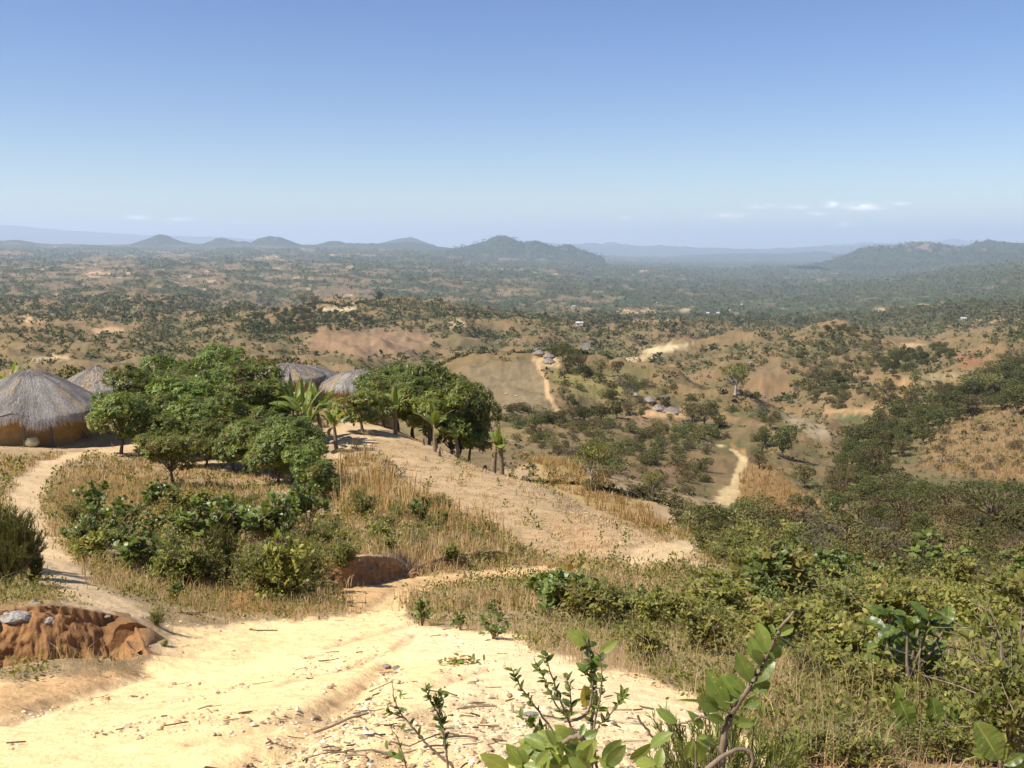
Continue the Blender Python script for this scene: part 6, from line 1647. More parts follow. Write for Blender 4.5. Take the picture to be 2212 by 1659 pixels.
# ------------------------------------------------------------------ gravel and twig litter on the track
LIT = np.maximum.reduce([poly_mask([(500, 1670), (640, 1560), (760, 1500), (830, 1440), (870, 1445), (850, 1520), (800, 1600), (1000, 1670)], 2, 9, 22, 26), .8 * poly_mask([(800, 1560), (1000, 1500), (1250, 1500), (1480, 1560), (1600, 1700), (700, 1700)], 2, 6, 30, 26),
                         .7 * poly_mask([(640, 1335), (720, 1300), (800, 1300), (830, 1330), (720, 1352)], 7, 16, 10, 10), .55 * TRACK * (fbm(XX * 1.3, YY * 1.3, 3, seed=91) > .15), .5 * poly_mask([(330, 1330), (420, 1340), (640, 1345), (600, 1365), (350, 1365)], 7, 12, 8, 8)])
def litter(name, n, kind, mat, label, seed, Ya=2.4, Yb=13):
    r = np.random.default_rng(seed)
    Y = np.exp(r.uniform(math.log(Ya), math.log(Yb), n)); u = r.uniform(-.56, .56, n)
    iu = np.clip(np.searchsorted(UG, u), 0, len(UG) - 1); iv = np.clip(np.searchsorted(YG, Y), 0, len(YG) - 1)
    ok = r.random(n) < LIT[iv, iu]; u, Y = u[ok], Y[ok]; x = u * Y; z = gz(x, Y); m = len(x)
    b = Batch()
    if kind == 'stone':
        base = np.array([(1, 0, 0), (-1, 0, 0), (0, 1, 0), (0, -1, 0), (0, 0, 1), (0, 0, -1), (.62, .62, .5), (-.62, .62, .5), (-.62, -.62, .5), (.62, -.62, .5)])
        tri = np.array([(4, 6, 7), (4, 7, 8), (4, 8, 9), (4, 9, 6), (0, 6, 9), (2, 7, 6), (1, 8, 7), (3, 9, 8), (0, 2, 6), (2, 1, 7), (1, 3, 8), (3, 0, 9)])
        s = np.exp(r.normal(math.log(.0065), .5, m)).clip(.003, .024)
        v = base[None] * (1 + r.normal(0, .16, (m, 10, 3))) * (s[:, None] * np.column_stack([r.uniform(.8, 1.3, m), r.uniform(.8, 1.3, m), r.uniform(.45, .9, m)])[:, :].reshape(m, 3).T[:, :, None].transpose(1, 2, 0).reshape(m, 3))[:, None, :] if False else base[None] * (1 + r.normal(0, .16, (m, 10, 3))) * (s[:, None] * np.column_stack([r.uniform(.8, 1.3, m), r.uniform(.8, 1.3, m), r.uniform(.45, .9, m)]))[:, None, :]
        a = r.uniform(0, 6.28, m); ca, sa = np.cos(a)[:, None], np.sin(a)[:, None]
        v = np.stack([v[..., 0] * ca - v[..., 1] * sa, v[..., 0] * sa + v[..., 1] * ca, v[..., 2]], -1) + np.stack([x, Y, z + s * .2], -1)[:, None]
        b.raw(v.reshape(-1, 3), tri=(np.arange(m)[:, None, None] * 10 + tri[None]).reshape(-1, 3), tint=np.repeat(r.random(m), 10))
    else:
        for k in range(m):
            L = float(np.exp(r.normal(math.log(.055), .6))); L = min(L, .28); a = r.normal(0, .9) + (math.pi if r.random() < .5 else 0) + .2
            d = np.array([math.cos(a), math.sin(a), 0]); t = np.linspace(-.5, .5, 4)[:, None]
            p = np.array([x[k], Y[k], 0]) + d * L * t + np.array([-d[1], d[0], 0]) * (r.normal(0, .12) * L * (t * 2) ** 2)
            p[:, 2] = gz(p[:, 0], p[:, 1]) + .006 + abs(r.normal(0, .008))
            b.tube(p, r.uniform(.0016, .0042) * (1.6 if L > .2 else 1), 5, tint=r.random())
    return tag(obj(name, b.mesh(name, mat)), label, None, None, 'stuff')
M_LITTER = leaf_mat('twig_litter', [(0, (.06, .042, .03)), (.45, (.16, .115, .075)), (1, (.50, .41, .28))], trans=0, rough=.9, spec=.1, objvar=0)
M_STONE = leaf_mat('gravel_stone', [(0, (.30, .19, .10)), (.45, (.50, .36, .20)), (.85, (.62, .49, .31)), (1, (.68, .60, .48))], trans=0, rough=.9, spec=.15, objvar=0)
litter('gravel', 26000, 'stone', M_STONE, 'loose pebbles and clods washed over the track', 92)
litter('twig_litter', 2000, 'twig', M_LITTER, 'dark twigs and straw washed together on the track', 93)

# ------------------------------------------------------------------ smoke
def smoke(px, py, Y, wpx, hpx, dens, label):
    p = at(px, py, Y); k = Y / FPX
    bm = bmesh.new(); bmesh.ops.create_icosphere(bm, subdivisions=3, radius=1)
    for v in bm.verts:
        n_ = 1 + .35 * float(fbm(v.co.x * 1.4 + px, v.co.z * 1.4 + v.co.y, 3))
        f = .55 + .45 * (v.co.z + 1) / 2
        v.co = Vector((v.co.x * wpx * k * n_ * f + v.co.z * wpx * k * .25, v.co.y * wpx * k * n_ * f, v.co.z * hpx * k))
    me = bpy.data.meshes.new('smoke'); bm.to_mesh(me); bm.free()
    m, t = new_mat('smoke'); o_ = t.nodes.new('ShaderNodeOutputMaterial'); pv = t.nodes.new('ShaderNodeVolumePrincipled')
    pv.inputs['Color'].default_value = (.85, .9, 1, 1); pv.inputs['Density'].default_value = dens
    t.links.new(pv.outputs[0], o_.inputs['Volume']); m.cycles.homogeneous_volume = True
    me.materials.append(m); o = obj('smoke', me); o.location = p
    return tag(o, label, None, None, 'stuff')
smoke(1264, 752, 780, 13, 15, .028, 'thin bluish smoke rising behind the ridge village')
smoke(116, 600, 3600, 6, 9, .008, 'faint smoke wisp on the far left hillside')
# ------------------------------------------------------------------ plants close to the camera, leaf by leaf
M_HERO = leaf_mat('near_leaf', [(0, (.05, .078, .018)), (.35, (.105, .15, .028)), (.6, (.19, .245, .045)), (.78, (.29, .31, .065)), (.9, (.42, .40, .11)), (1, (.30, .17, .07))], trans=.34, rough=.36, spec=.4, objvar=.05)
def spotted(m):
    t = m.node_tree; n, l = t.nodes.new, t.links.new
    bs = [q for q in t.nodes if q.type == 'BSDF_PRINCIPLED'][0]; src = bs.inputs['Base Color'].links[0].from_socket
    geo = n('ShaderNodeNewGeometry'); v = n('ShaderNodeTexVoronoi'); v.inputs['Scale'].default_value = 75
    l(geo.outputs['Position'], v.inputs['Vector'])
    nz = n('ShaderNodeTexNoise'); nz.inputs['Scale'].default_value = 40; nz.inputs['Detail'].default_value = 5; l(geo.outputs['Position'], nz.inputs['Vector'])
    sp = mth('MULTIPLY', mth('LESS_THAN', v.outputs['Distance'], .16, tree=t), mth('GREATER_THAN', nz.outputs['Fac'], .52, tree=t), tree=t)
    mx = n('ShaderNodeMixRGB'); mx.inputs['Color2'].default_value = (.42, .38, .24, 1); l(sp, mx.inputs['Fac']); l(src, mx.inputs['Color1'])
    m2 = n('ShaderNodeMixRGB'); m2.inputs['Color2'].default_value = (.24, .20, .05, 1); l(mth('MULTIPLY', mth('SUBTRACT', nz.outputs['Fac'], .52, tree=t), 3.0, tree=t, clamp=True), m2.inputs['Fac']); l(mx.outputs[0], m2.inputs['Color1'])
    l(m2.outputs[0], bs.inputs['Base Color'])
    b = n('ShaderNodeBump'); b.inputs['Strength'].default_value = .35; b.inputs['Distance'].default_value = .004; l(nz.outputs['Fac'], b.inputs['Height']); l(b.outputs[0], bs.inputs['Normal'])
spotted(M_HERO)
def P3(px, py, Y):
    return np.array(at(px, py, Y))
class Near:
    """one plant near the camera: stems and leaves given where they grow."""
    def __init__(self, seed): self.s, self.l, self.r = Batch(), Batch(), np.random.default_rng(seed)
    def stem(self, pts, Y, r0=.006, r1=.002, ground=True, dY=0.0):
        P = [P3(px, py, Y + dY * k) for k, (px, py) in enumerate(pts)]
        if ground:
            b = P[0].copy(); b[2] = float(gz(b[0], b[1])) - .03
            if b[2] < P[0][2]: P = [b, b * .5 + P[0] * .5] + P
        P = np.array(P); t = np.linspace(0, len(P) - 1, len(P) * 4)
        i = np.minimum(t.astype(int), len(P) - 2); f = (t - i)[:, None]
        Q = P[i] * (1 - f) + P[i + 1] * f
        k = np.array([.25, .5, .25])
        for _ in range(3):
            Q[1:-1] = (Q[:-2] * .25 + Q[1:-1] * .5 + Q[2:] * .25)
        Q += self.r.normal(0, .0012, Q.shape)
        self.s.tube(Q, np.linspace(r0, r1, len(Q)), 6)
        return Q
    def leaf(self, b, t, Y, w=.42, shape='hero_oval', tint=.45, dY=None, face=None):
        r = self.r; dY = r.uniform(-.02, .02) if dY is None else dY
        A, B = P3(*b, Y), P3(*t, Y + dY); D = B - A; L = np.linalg.norm(D)
        n = np.array([r.normal(0, .5), -1 + r.normal(0, .3), .9 + r.normal(0, .4)]) if face is None else np.array(face, float)
        self.l.leaves([A], [D], [n], L, L * w * r.uniform(.9, 1.1), shape, tint + r.normal(0, .05))
    def whorl(self, p, d, L, n, w=.4, shape='hero_oval', tint=.4, tv=.1, spread=.9, flat=0.0):
        r = self.r; d = np.array(d, float); d /= np.linalg.norm(d)
        A = np.cross(d, (.3, .2, .9)); A /= np.linalg.norm(A); B = np.cross(d, A)
        an = np.arange(n) * 2.4 + r.random() * 6
        rad = A * np.cos(an)[:, None] + B * np.sin(an)[:, None]
        D = rad * spread + d * r.uniform(.35, 1.2, (n, 1)) + r.normal(0, .15, (n, 3))
        Ls = L * r.uniform(.65, 1.15, n)
        self.l.leaves(np.array(p) - d * r.uniform(0, L * .8, (n, 1)), D, d - rad * .3 + np.array([0, -.3, .2]) + r.normal(0, .2, (n, 3)), Ls, Ls * w, shape, np.clip(r.normal(tint, tv, n), 0, .85))
    def along(self, Q, a, b, n, L, **k):
        for j in range(n):
            t = a + (b - a) * (j + self.r.random() * .6) / n; i = min(int(t * (len(Q) - 1)), len(Q) - 2)
            self.whorl(Q[i], Q[i + 1] - Q[i] + self.r.normal(0, .002, 3), L, int(self.r.integers(1, 4)), **k)
    def done(self, name, label, cat='shrub', group=None):
        v = np.concatenate(self.s.v + self.l.v); x, y = float(np.median(self.s.v[0][:6, 0])) if self.s.v else float(v[:, 0].mean()), float(np.median(self.s.v[0][:6, 1])) if self.s.v else float(v[:, 1].mean())
        o = np.array([x, y, float(gz(x, y))])
        for B in (self.s, self.l): B.v = [q - o for q in B.v]
        rt = tag(empty(name, Vector(o)), label, cat, group)
        if self.s.v: obj('stem', self.s.mesh('stem', M_TWIG, smooth=True), rt)
        obj('leaves', self.l.mesh('leaves', M_HERO, smooth=True), rt)
        return rt
SMALLK = dict(w=.46, tint=.30, tv=.12)
# two slender shoots on the sand
p = Near(1); Y = 2.75
Q = p.stem([(984, 1659), (956, 1638), (932, 1617), (917, 1602), (896, 1576), (874, 1552), (857, 1527), (848, 1501), (848, 1472)], Y, .0055, .0012); p.along(Q, .55, .95, 7, .031, **SMALLK)
p.whorl(P3(868, 1497, Y), (.1, 0, 1), .028, 5, w=.38, tint=.6)
Q = p.stem([(874, 1552), (858, 1545), (845, 1540), (836, 1537)], Y, .003, .0012, ground=False); p.whorl(Q[-1], (-.6, 0, .3), .03, 7, **SMALLK)
Q = p.stem([(881, 1670), (874, 1647), (863, 1604), (850, 1580), (840, 1561)], Y, .0035, .001); p.along(Q, .4, .98, 3, .022, **SMALLK)
p.leaf((872, 1641), (832, 1621), Y, .3, tint=.35); p.leaf((878, 1650), (858, 1618), Y, .3, tint=.3); p.leaf((838, 1620), (832, 1598), Y, .35); p.leaf((876, 1562), (866, 1578), Y, .4)
p.done('leafy_shoot', 'slender leaning shoot with a few small dark leaves growing from the sandy track')
p = Near(2); Y = 2.7
Q = p.stem([(967, 1668), (966, 1640), (962, 1604), (956, 1580), (951, 1556), (947, 1527), (945, 1505), (950, 1488)], Y, .005, .0015); p.along(Q, .42, 1, 17, .032, **SMALLK)
Q = p.stem([(951, 1556), (940, 1530), (928, 1512), (921, 1490), (918, 1475)], Y, .003, .001, ground=False); p.along(Q, .3, 1, 9, .031, **SMALLK)
Q = p.stem([(949, 1540), (958, 1515), (962, 1495)], Y, .0025, .001, ground=False); p.along(Q, .3, 1, 4, .026, **SMALLK)
p.done('leafy_shoot', 'upright leafy shoot standing beside the leaning one on the sand')
# the taller shrub in the middle
p = Near(3); Y = 2.55
Q = p.stem([(1268, 1675), (1276, 1610), (1279, 1572), (1281, 1534), (1281, 1482), (1278, 1440), (1272, 1400), (1268, 1378)], Y, .007, .002); p.along(Q, .55, 1, 22, .037, w=.46, tint=.36, tv=.15)
for pts in ([(1240, 1600), (1228, 1556), (1192, 1511), (1178, 1467), (1154, 1422)], [(1205, 1590), (1158, 1529), (1125, 1485), (1112, 1458), (1102, 1440)], [(1235, 1600), (1230, 1554), (1234, 1511), (1228, 1478), (1222, 1455)],
            [(1250, 1600), (1216, 1530), (1196, 1470), (1180, 1425), (1176, 1405)], [(1279, 1572), (1300, 1500), (1299, 1440), (1296, 1405)], [(1279, 1590), (1300, 1560), (1322, 1538), (1342, 1511), (1350, 1490)], [(1210, 1610), (1178, 1580), (1140, 1562), (1122, 1540)]):
    Q = p.stem(pts, Y + p.r.uniform(-.1, .12), .0045, .0012); p.along(Q, .5, 1, 11, .032, w=.42, tint=.3, tv=.15)
Q = p.stem([(1218, 1558), (1254, 1554), (1272, 1536), (1279, 1500)], Y - .05, .005, .003, ground=False)
p.leaf((1268, 1392), (1227, 1362), Y, .55, tint=.68, face=(.1, -1, .6)); p.leaf((1295, 1410), (1334, 1383), Y, .5, tint=.68, face=(-.1, -1, .5)); p.leaf((1270, 1390), (1262, 1358), Y, .5, tint=.5)
p.leaf((1262, 1480), (1272, 1536), Y, .42, tint=.95, face=(.3, -1, .1)); p.leaf((1272, 1450), (1294, 1468), Y, .5, tint=.6); p.leaf((1290, 1480), (1268, 1462), Y, .5, tint=.55)
p.whorl(P3(1282, 1420, Y), (0, 0, 1), .034, 9, w=.5, tint=.35); p.whorl(P3(1262, 1445, Y), (-.2, 0, 1), .03, 8, w=.5, tint=.3); p.whorl(P3(1345, 1500, Y), (.4, 0, 1), .03, 8, w=.4, tint=.5)
p.done('young_shrub', 'young many stemmed shrub with small leaves and two large olive leaves on top')
# broad yellow green leaves along the bottom
p = Near(4); Y = 2.05
Q = p.stem([(1272, 1700), (1268, 1659), (1264, 1615), (1261, 1597), (1252, 1589), (1236, 1592), (1216, 1604)], Y, .009, .005)
Q2 = p.stem([(1300, 1700), (1285, 1640), (1282, 1600), (1284, 1575)], Y + .1, .005, .003)
r = p.r
for k in range(58):
    a, q = r.random() * 6.28, math.sqrt(r.random()); cx_, cy_ = 1195 + 92 * q * math.cos(a), 1632 + 42 * q * math.sin(a)
    th = math.atan2(cy_ - 1650, cx_ - 1195) + r.normal(0, .7); L = r.uniform(34, 58)
    p.leaf((cx_ - L * .5 * math.cos(th), cy_ - L * .5 * math.sin(th)), (cx_ + L * .5 * math.cos(th), cy_ + L * .5 * math.sin(th)), Y + r.uniform(-.12, .2), r.uniform(.48, .62), tint=r.uniform(.5, .74))
for (b, t, tn) in [((1140, 1650), (1106, 1624), .66), ((1165, 1620), (1120, 1596), .7), ((1215, 1640), (1160, 1600), .72), ((1200, 1600), (1160, 1580), .66), ((1250, 1600), (1290, 1580), .45), ((1255, 1590), (1262, 1562), .4), ((1235, 1595), (1200, 1567), .7), ((1300, 1640), (1345, 1600), .5), ((1310, 1655), (1352, 1612), .4), ((1360, 1640), (1410, 1612), .66), ((1372, 1650), (1418, 1645), .62), ((1420, 1660), (1430, 1615), .6), ((1405, 1612), (1448, 1580), .55), ((1100, 1665), (1040, 1632), .68), ((1330, 1665), (1290, 1640), .6)]:
    p.leaf(b, t, Y + r.uniform(-.05, .15), .52, tint=tn)
Q = p.stem([(1375, 1545), (1400, 1580), (1420, 1605), (1440, 1625)], Y + .25, .0035, .0025, ground=False)
p.done('broadleaf_shrub', 'shrub of broad yellow green leaves filling the bottom edge, with a bent brown stem')
# the big glossy branch
Z7 = lambda x, y: (1152 + x * .3064, 1152 + y * .3064)
p = Near(5); Y = 2.35
Q = p.stem([Z7(1330, 1560), Z7(1350, 1400), Z7(1390, 1290), Z7(1450, 1190), Z7(1520, 1090), Z7(1580, 990), Z7(1640, 880), Z7(1700, 740), Z7(1750, 650), Z7(1830, 560)], Y, .011, .003)
for (b, t, w_, tn, fc) in [((1655, 850), (1590, 640), .5, .5, None), ((1610, 940), (1530, 740), .5, .52, None), ((1545, 1060), (1445, 860), .46, .5, None), ((1510, 1120), (1370, 1000), .42, .56, None), ((1470, 1170), (1330, 1010), .4, .6, None), ((1380, 1250), (1235, 1000), .45, .5, None),
                       ((1545, 1060), (1690, 900), .5, .42, None), ((1630, 880), (1765, 800), .55, .42, None), ((1530, 1110), (1670, 1055), .6, .42, None), ((1480, 1220), (1600, 1170), .55, .38, None), ((1400, 1330), (1560, 1345), .5, .62, None), ((1700, 720), (1840, 655), .45, .55, None),
                       ((1720, 710), (1885, 840), .32, .12, (0, -.4, -1)), ((1700, 720), (1680, 640), .5, .5, None), ((1310, 1250), (1170, 1170), .55, .5, None), ((1380, 1260), (1240, 1210), .55, .1, (0, -.3, -1)), ((1360, 1280), (1330, 1370), .5, .15, (0, -.4, -1)), ((1500, 1110), (1420, 1010), .5, .64, None), ((1620, 930), (1560, 830), .5, .45, None), ((1585, 980), (1640, 1130), .5, .4, None), ((1430, 1190), (1330, 1110), .5, .58, None), ((1690, 780), (1790, 760), .5, .5, None), ((1460, 1150), (1350, 1180), .5, .45, None), ((1660, 830), (1700, 880), .5, .4, None), ((1350, 1330), (1240, 1290), .5, .5, None), ((1370, 1290), (1470, 1330), .5, .45, None)]:
    p.leaf(Z7(*b), Z7(*t), Y, w_, 'hero_obov', tn, face=fc or (p.r.normal(-.1, .25), -1, .4))
Q = p.stem([Z7(1280, 1310), Z7(1180, 1290), Z7(1100, 1330), Z7(1020, 1340)], Y, .004, .002, ground=False)
for (b, t) in [((1010, 1340), (865, 1232)), ((1200, 1380), (1105, 1255)), ((1230, 1190), (1020, 1170))]: p.leaf(Z7(*b), Z7(*t), Y, .42 if b[0] != 1230 else .1, tint=.5)
p.done('glossy_branch', 'leaning branch with big glossy wavy leaves pointing up to the right', 'branch')
p = Near(6); Y = 2.2
p.stem([Z7(1150, 1600), Z7(1140, 1500), Z7(1130, 1440)], Y, .004, .002)
for (b, t) in [((1150, 1450), (1300, 1480)), ((1130, 1455), (1075, 1605)), ((1145, 1465), (1195, 1645)), ((1160, 1440), (1230, 1430))]: p.leaf(Z7(*b), Z7(*t), Y, .5, tint=.6, face=(0, -1, .8))
p.done('broadleaf_shoot', 'short shoot with three smooth oval leaves beneath the glossy branch')
# feathery heath and bent twigs at the bottom
g = P3(1565, 1700, 2.5)
hb = make_heath_bush(77, H=.36, Rr=.2, n=60, per=130, tm=.55, ll=(.012, .03))
def shrink(bb, k):
    bb.v = [q * k for q in bb.v]; return bb
me = join_mesh('bush', [(hb[1], leaf_mat('green_heath', [(0, (.08, .105, .018)), (.5, (.16, .195, .036)), (1, (.27, .27, .06))], trans=.25, rough=.6, spec=.2, objvar=0)), (hb[0], M_TWIG)])
for (px, sc_, Yq, lab) in [(1555, 1.5, 2.42, 'feathery bright green heath bush below the glossy branch'), (1625, 1.2, 2.5, 'smaller feathery heath bush right of the bright green one')]:
    x = uq(px, 1600)[0] * Yq
    lone('heath_bush', me, Vector((x, Yq, float(gz(x, Yq)))), sc_, px, lab, 'bush', None, wide=.8)
p = Near(7); b = Batch()
b.tube(np.array([P3(1500, 1690, 2.0), P3(1529, 1659, 2.0), P3(1560, 1634, 2.02), P3(1590, 1619, 2.04), P3(1608, 1618, 2.05), P3(1621, 1624, 2.05), P3(1627, 1642, 2.05), P3(1620, 1664, 2.05), P3(1612, 1720, 2.05)]), [.006, .006, .0055, .005, .0045, .0045, .004, .004, .004], 7)
tag(obj('bent_twig', b.mesh('bent_twig', M_TWIG, smooth=True)), 'bare tan twig arching over at the bottom edge', 'twig')
def twig(pts, Y, r0, mat, lab):
    b = Batch(); P = np.array([P3(px, py, Y) for px, py in pts]); g_ = P[0].copy(); g_[2] = float(gz(g_[0], g_[1])) - .05
    if g_[2] < P[0][2]: P = np.vstack([g_, P])
    b.tube(P, np.linspace(r0, r0 * .4, len(P)), 6)
    return tag(obj('bare_twig', b.mesh('bare_twig', mat, smooth=True)), lab, 'twig')
twig([(1350, 1290), (1349, 1262), (1346, 1250), (1342, 1238)], 14, .02, M_PALEBARK, 'bare pale twig standing over the dark bushes')
twig([(1530, 1345), (1530, 1318), (1521, 1305), (1512, 1296)], 11.5, .018, M_PALEBARK, 'bare crooked pale twig in the right thicket')
twig([(1700, 1290), (1695, 1255), (1690, 1235)], 17, .02, M_PALEBARK, 'bare grey stem among the whorled leaves of the stiff bush')
twig([(1905, 1560), (1890, 1520), (1872, 1490)], 4.4, .012, M_TWIG, 'bare forked grey twig before the large leaved shrub')
twig([(1915, 1590), (1960, 1593), (1985, 1600)], 3.9, .009, M_TWIG, 'dead branch lying low beneath the big ribbed leaves')
# withered spray of brown leaves over the glossy bushes
p = Near(8); Y = 11.8
Q = p.stem([(1225, 1300), (1222, 1262), (1225, 1238), (1230, 1222)], Y, .015, .006)
for k in range(16):
    D = unit(1, p.r)[0]; D[2] = abs(D[2]) * .8; p.l.leaves([Q[-1] + p.r.normal(0, .06, 3)], [D], [unit(1, p.r)[0]], p.r.uniform(.11, .19), .085, 'round', p.r.uniform(.93, 1))
p.done('withered_spray', 'withered spray of curled brown leaves above the glossy bushes', 'dead leaves')
p = Near(9); Y = 6.0
g_ = on(992, 1434, 3, 12)
for k in range(70):
    D = unit(1, p.r)[0] * np.array([1, 1, .45]); q = np.array([g_.x + p.r.normal(0, .07), g_.y + p.r.normal(0, .06), 0]); q[2] = float(gz(q[0], q[1])) + abs(p.r.normal(0, .02)) + .005
    p.l.leaves([q], [D], [unit(1, p.r)[0] * np.array([.6, .6, 1])], p.r.uniform(.035, .06), .02, 'oval', p.r.choice([.45, .6, .97, .99]))
p.done('fallen_sprig', 'heap of dry cut leaves lying on the sand of the track', 'leaf heap')
# the large-leaved shrub on the right
Z8 = lambda x, y: (1534 + x * .3465, 1084.3 + y * .3465)
p = Near(10); Y = 5.0
for (hx, hy) in [(1115, 690), (1380, 700), (1095, 800), (1300, 790), (1450, 840), (1200, 870), (1350, 890), (1060, 880), (1240, 720), (1480, 760), (1160, 960), (1400, 980)]:
    dy = p.r.uniform(-.25, .25)
    Q = p.stem([Z8(1220 + p.r.normal(0, 30), 1160), Z8(1200 * .5 + hx * .5, 1000), Z8(hx, hy)], Y + dy, .013, .006)
    p.whorl(Q[-1], Q[-1] - Q[-6] + np.array([0, 0, .05]), .125, 8, w=.52, shape='hero_big', tint=.30, tv=.10, spread=.95)
p.done('large_leaved_shrub', 'shrub with large dark ribbed leaves in whorls, right of the sandy clearing')
p = Near(11); Y = 3.55
for (b, t, w_, tn) in [((1245, 1395), (1185, 1225), .62, .36), ((1420, 1425), (1400, 1245), .64, .32), ((1480, 1420), (1545, 1270), .5, .34), ((1600, 1420), (1580, 1240), .5, .3), ((1200, 1230), (1160, 1135), .6, .5), ((1240, 1400), (1100, 1370), .5, .2), ((1420, 1430), (1290, 1370), .4, .25), ((1560, 1380), (1700, 1300), .5, .3)]:
    p.leaf(Z8(*b), Z8(*t), Y, w_, 'hero_big', tn, face=(-.2, -1, .5))
for (bx0, by0) in [(1245, 1395), (1420, 1425), (1480, 1420), (1600, 1420)]: p.stem([Z8(1430, 1640), Z8(1430 * .4 + bx0 * .6, 1560), Z8(bx0, by0)], Y, .007, .005)
p.done('ribbed_leaf_plant', 'low plant with big glossy ribbed leaves under the large leaved shrub', 'plant')
p = Near(12); Y = 3.0
for (b, t, w_, tn) in [((1800, 1610), (1690, 1395), .62, .38), ((1830, 1640), (1960, 1575), .5, .34), ((1790, 1600), (1640, 1560), .4, .3), ((1830, 1620), (1780, 1440), .55, .42), ((1850, 1680), (2000, 1640), .5, .36)]:
    p.leaf(Z8(*b), Z8(*t), Y, w_, 'hero_big', tn, face=(-.1, -1, .6))
p.stem([Z8(1810, 1720), Z8(1805, 1615)], Y, .008, .006)
p.done('ribbed_leaf_plant', 'big pale ribbed leaf plant in the bottom right corner', 'plant')
p = Near(13); Y = 3.5
Q = p.stem([Z8(1055, 1580), Z8(1050, 1500)], Y, .006, .004); p.whorl(P3(*Z8(1050, 1490), Y), (0, -.2, 1), .055, 11, w=.5, shape='hero_obov', tint=.5, spread=1.2)
p.done('rosette_plant', 'small rosette plant with bright leaves on bare soil at the lower right', 'plant')
for k, (px, py, L, lab) in enumerate([(1700, 1590, .04, 'small leafy weed beside the heath bush'), (1745, 1630, .04, 'small weed with narrow leaves at the sandy bottom edge'), (1800, 1540, .045, 'grey green weed in front of the leggy bush'), (1745, 1545, .04, 'grey green weed nearest the glossy branch'), (1870, 1640, .035, 'tiny weed by the rosette plant'), (1840, 1590, .04, 'little weed left of the rosette plant')]):
    p = Near(30 + k); g_ = on(px, py, 2, 8); Y = g_.y
    for j in range(4):
        Q = p.stem([(px + p.r.normal(0, 4), py - 5), (px + p.r.normal(0, 14), py - 22 - 26 * p.r.random())], Y, .003, .0012); p.along(Q, .2, 1, 5, L, w=.36, tint=.34, tv=.15)
    p.done('weed', lab, 'weed')
# leafy bushes closing the right side
NB = [make_twig_bush(380 + k, H=.9, Rr=.5, n=18, leaves=900, leaf=.062, shape='hero_oval', wf=.5, tm=.52) for k in range(3)]
NBM = [join_mesh('bush', [(b_[1], M_SMALL), (b_[0], M_TWIG)]) for b_ in NB]
for k, (px, py, hh, wd, lab) in enumerate([(2150, 1655, 340, .8, 'tall leafy yellow green bush at the right edge, nearest to view'), (2215, 1600, 380, .8, 'tall leafy bush cut by the right side of the view'), (2080, 1560, 210, .9, 'leafy bush behind the big ribbed leaves at the right'), (1900, 1660, 90, 1.2, 'low leafy bush at the bottom edge right of the heath bushes'), (1690, 1655, 120, 1.3, 'leafy bush at the bottom edge close by the smaller heath bush'), (1830, 1655, 120, 1.2, 'leafy bush at the bottom edge halfway to the corner plant'), (1760, 1640, 90, 1.3, 'small leafy bush at the bottom edge next to the heath bushes'), (2170, 1500, 220, .9, 'leafy bush between the large leaved shrub and the right edge'),
                                           (2120, 1650, 190, 1.0, 'leafy bush low at the right of the corner plant'), (2030, 1648, 130, 1.1, 'low leafy bush at the bottom, left of the corner plant'), (1965, 1640, 90, 1.1, 'small leafy bush at the bottom near the rosette plant'),
                                           (1745, 1490, 120, .9, 'leafy bush right of the glossy branch tip'), (1860, 1500, 120, .9, 'leafy bush just left of the large leaved shrub stem')]):
    p_, s = place(px, py, hh, .9, 2.5, 9)
    lone('leafy_bush', NBM[k % 3], p_, s, k * 1.3, lab, 'bush', 'leafy bushes closing the right side', wide=wd)

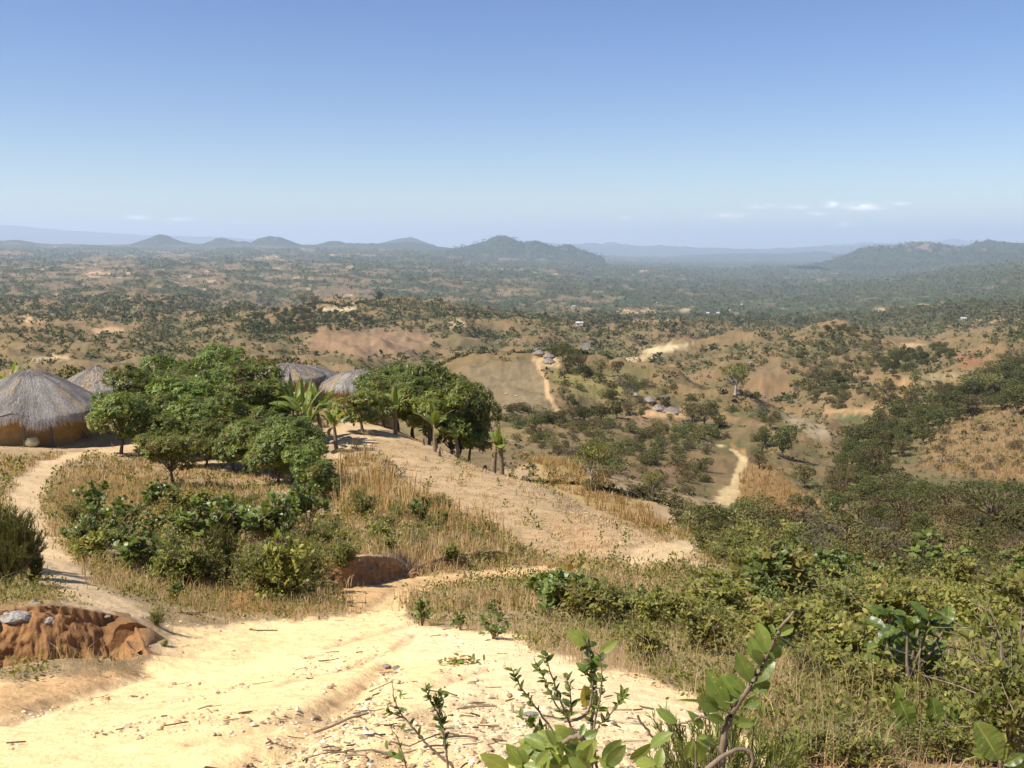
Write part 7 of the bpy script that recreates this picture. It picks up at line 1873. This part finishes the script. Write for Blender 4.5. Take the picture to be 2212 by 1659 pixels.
# more of the thicket and of the slope: each bush on its own
for (poly, n, h0, h1, kinds, lab, grp, seed) in [
        ([(1150, 1345), (1420, 1310), (1600, 1285), (2230, 1290), (2230, 1560), (2080, 1530), (1900, 1540), (1650, 1440), (1400, 1400), (1150, 1375)], 28, 72, 140, OB + TB + OB, 'leafy bush of the thicket right of the track', 'thicket right of the track', 601),
        ([(1420, 1290), (1560, 1260), (1640, 1250), (1760, 1240), (2230, 1255), (2230, 1330), (1800, 1330), (1600, 1320), (1450, 1320)], 18, 64, 112, TB + OB + RB, 'bush at the back of the thicket right of the track', 'back of the thicket', 602),
        ([(130, 1150), (300, 1085), (480, 1090), (690, 1120), (720, 1230), (650, 1275), (380, 1275), (150, 1205)], 40, 34, 78, OB + TB + RB + TB, 'smaller bush between the larger ones on the grassy slope below the mango trees', 'undergrowth of the slope', 603),
        ([(690, 1220), (720, 1140), (900, 1060), (1000, 1120), (1150, 1170), (1100, 1200), (900, 1225)], 22, 22, 44, OB + TB, 'little bush in the brown grass under the tilled slope', 'little bushes under the tilled slope', 604),
        ([(1500, 1195), (1620, 1165), (1760, 1180), (1800, 1240), (1640, 1260), (1540, 1235)], 18, 46, 80, OB + TB + RB, 'bush beside the pale foot of the tilled slope', 'bushes by the foot of the slope', 605)]:
    r = np.random.default_rng(seed)
    for (x, y, hh) in scatter(poly, n, h0, h1, seed, mind=.7):
        kd = kinds[r.integers(len(kinds))]
        p_, s = place(x, y, hh, 1.15, 3, 60)
        lone('bush', kd, p_, min(s, 1.5), r.uniform(0, 6.28), lab, 'bush', grp, wide=r.uniform(.95, 1.3))

# ------------------------------------------------------------------ low weeds between the grass
def weeds(n, Ya, Yb, prob, seed, label):
    r = np.random.default_rng(seed)
    Y = np.exp(r.uniform(math.log(Ya), math.log(Yb), n)); u = r.uniform(-.95, .95, n)
    iu = np.clip(np.searchsorted(UG, u), 0, len(UG) - 1); iv = np.clip(np.searchsorted(YG, Y), 0, len(YG) - 1)
    ok = r.random(n) < prob(iv, iu); u, Y = u[ok], Y[ok]; x = u * Y; m = len(x); per = 11
    hh = r.uniform(.06, .3, m) * np.clip(Y / 12, .6, 1.6)
    P = np.stack([np.repeat(x[:, None], per, 1) + r.normal(0, .07, (m, per)), np.repeat(Y[:, None], per, 1) + r.normal(0, .07, (m, per)), np.zeros((m, per))], -1)
    P[..., 2] = gz(P[..., 0].ravel(), P[..., 1].ravel()).reshape(m, per) + hh[:, None] * r.random((m, per))
    D = unit(m * per, r) + np.array([0, 0, .5]); L = (.055 * r.uniform(.6, 1.4, (m, per)) * np.clip(np.repeat(Y[:, None], per, 1) / 14, .6, 2.2)).ravel()
    b = Batch(); b.leaves(P.reshape(-1, 3), D, unit(m * per, r) + np.array([0, 0, .8]), L, L * .5, 'diamond', np.clip(np.repeat(r.normal(.5, .2, m), per) + r.normal(0, .1, m * per), 0, 1))
    return tag(obj('weeds', b.mesh('weeds', M_SMALL)), label, None, None, 'stuff')
wn = fbm(XX * .6, YY * .6, 4, seed=95)
THK = poly_mask([(1120, 1400), (1150, 1320), (1420, 1290), (1600, 1270), (2230, 1270), (2230, 1640), (1900, 1590), (1680, 1540), (1480, 1470), (1300, 1425)], 3, 40, 20, 20)
weeds(42000, 3.6, 60, lambda iv, iu: GP[iv, iu] * np.clip(.35 + 1.3 * wn[iv, iu] + .15 * THK[iv, iu], .02, 1), 96, 'low green weeds scattered through the dry grass')
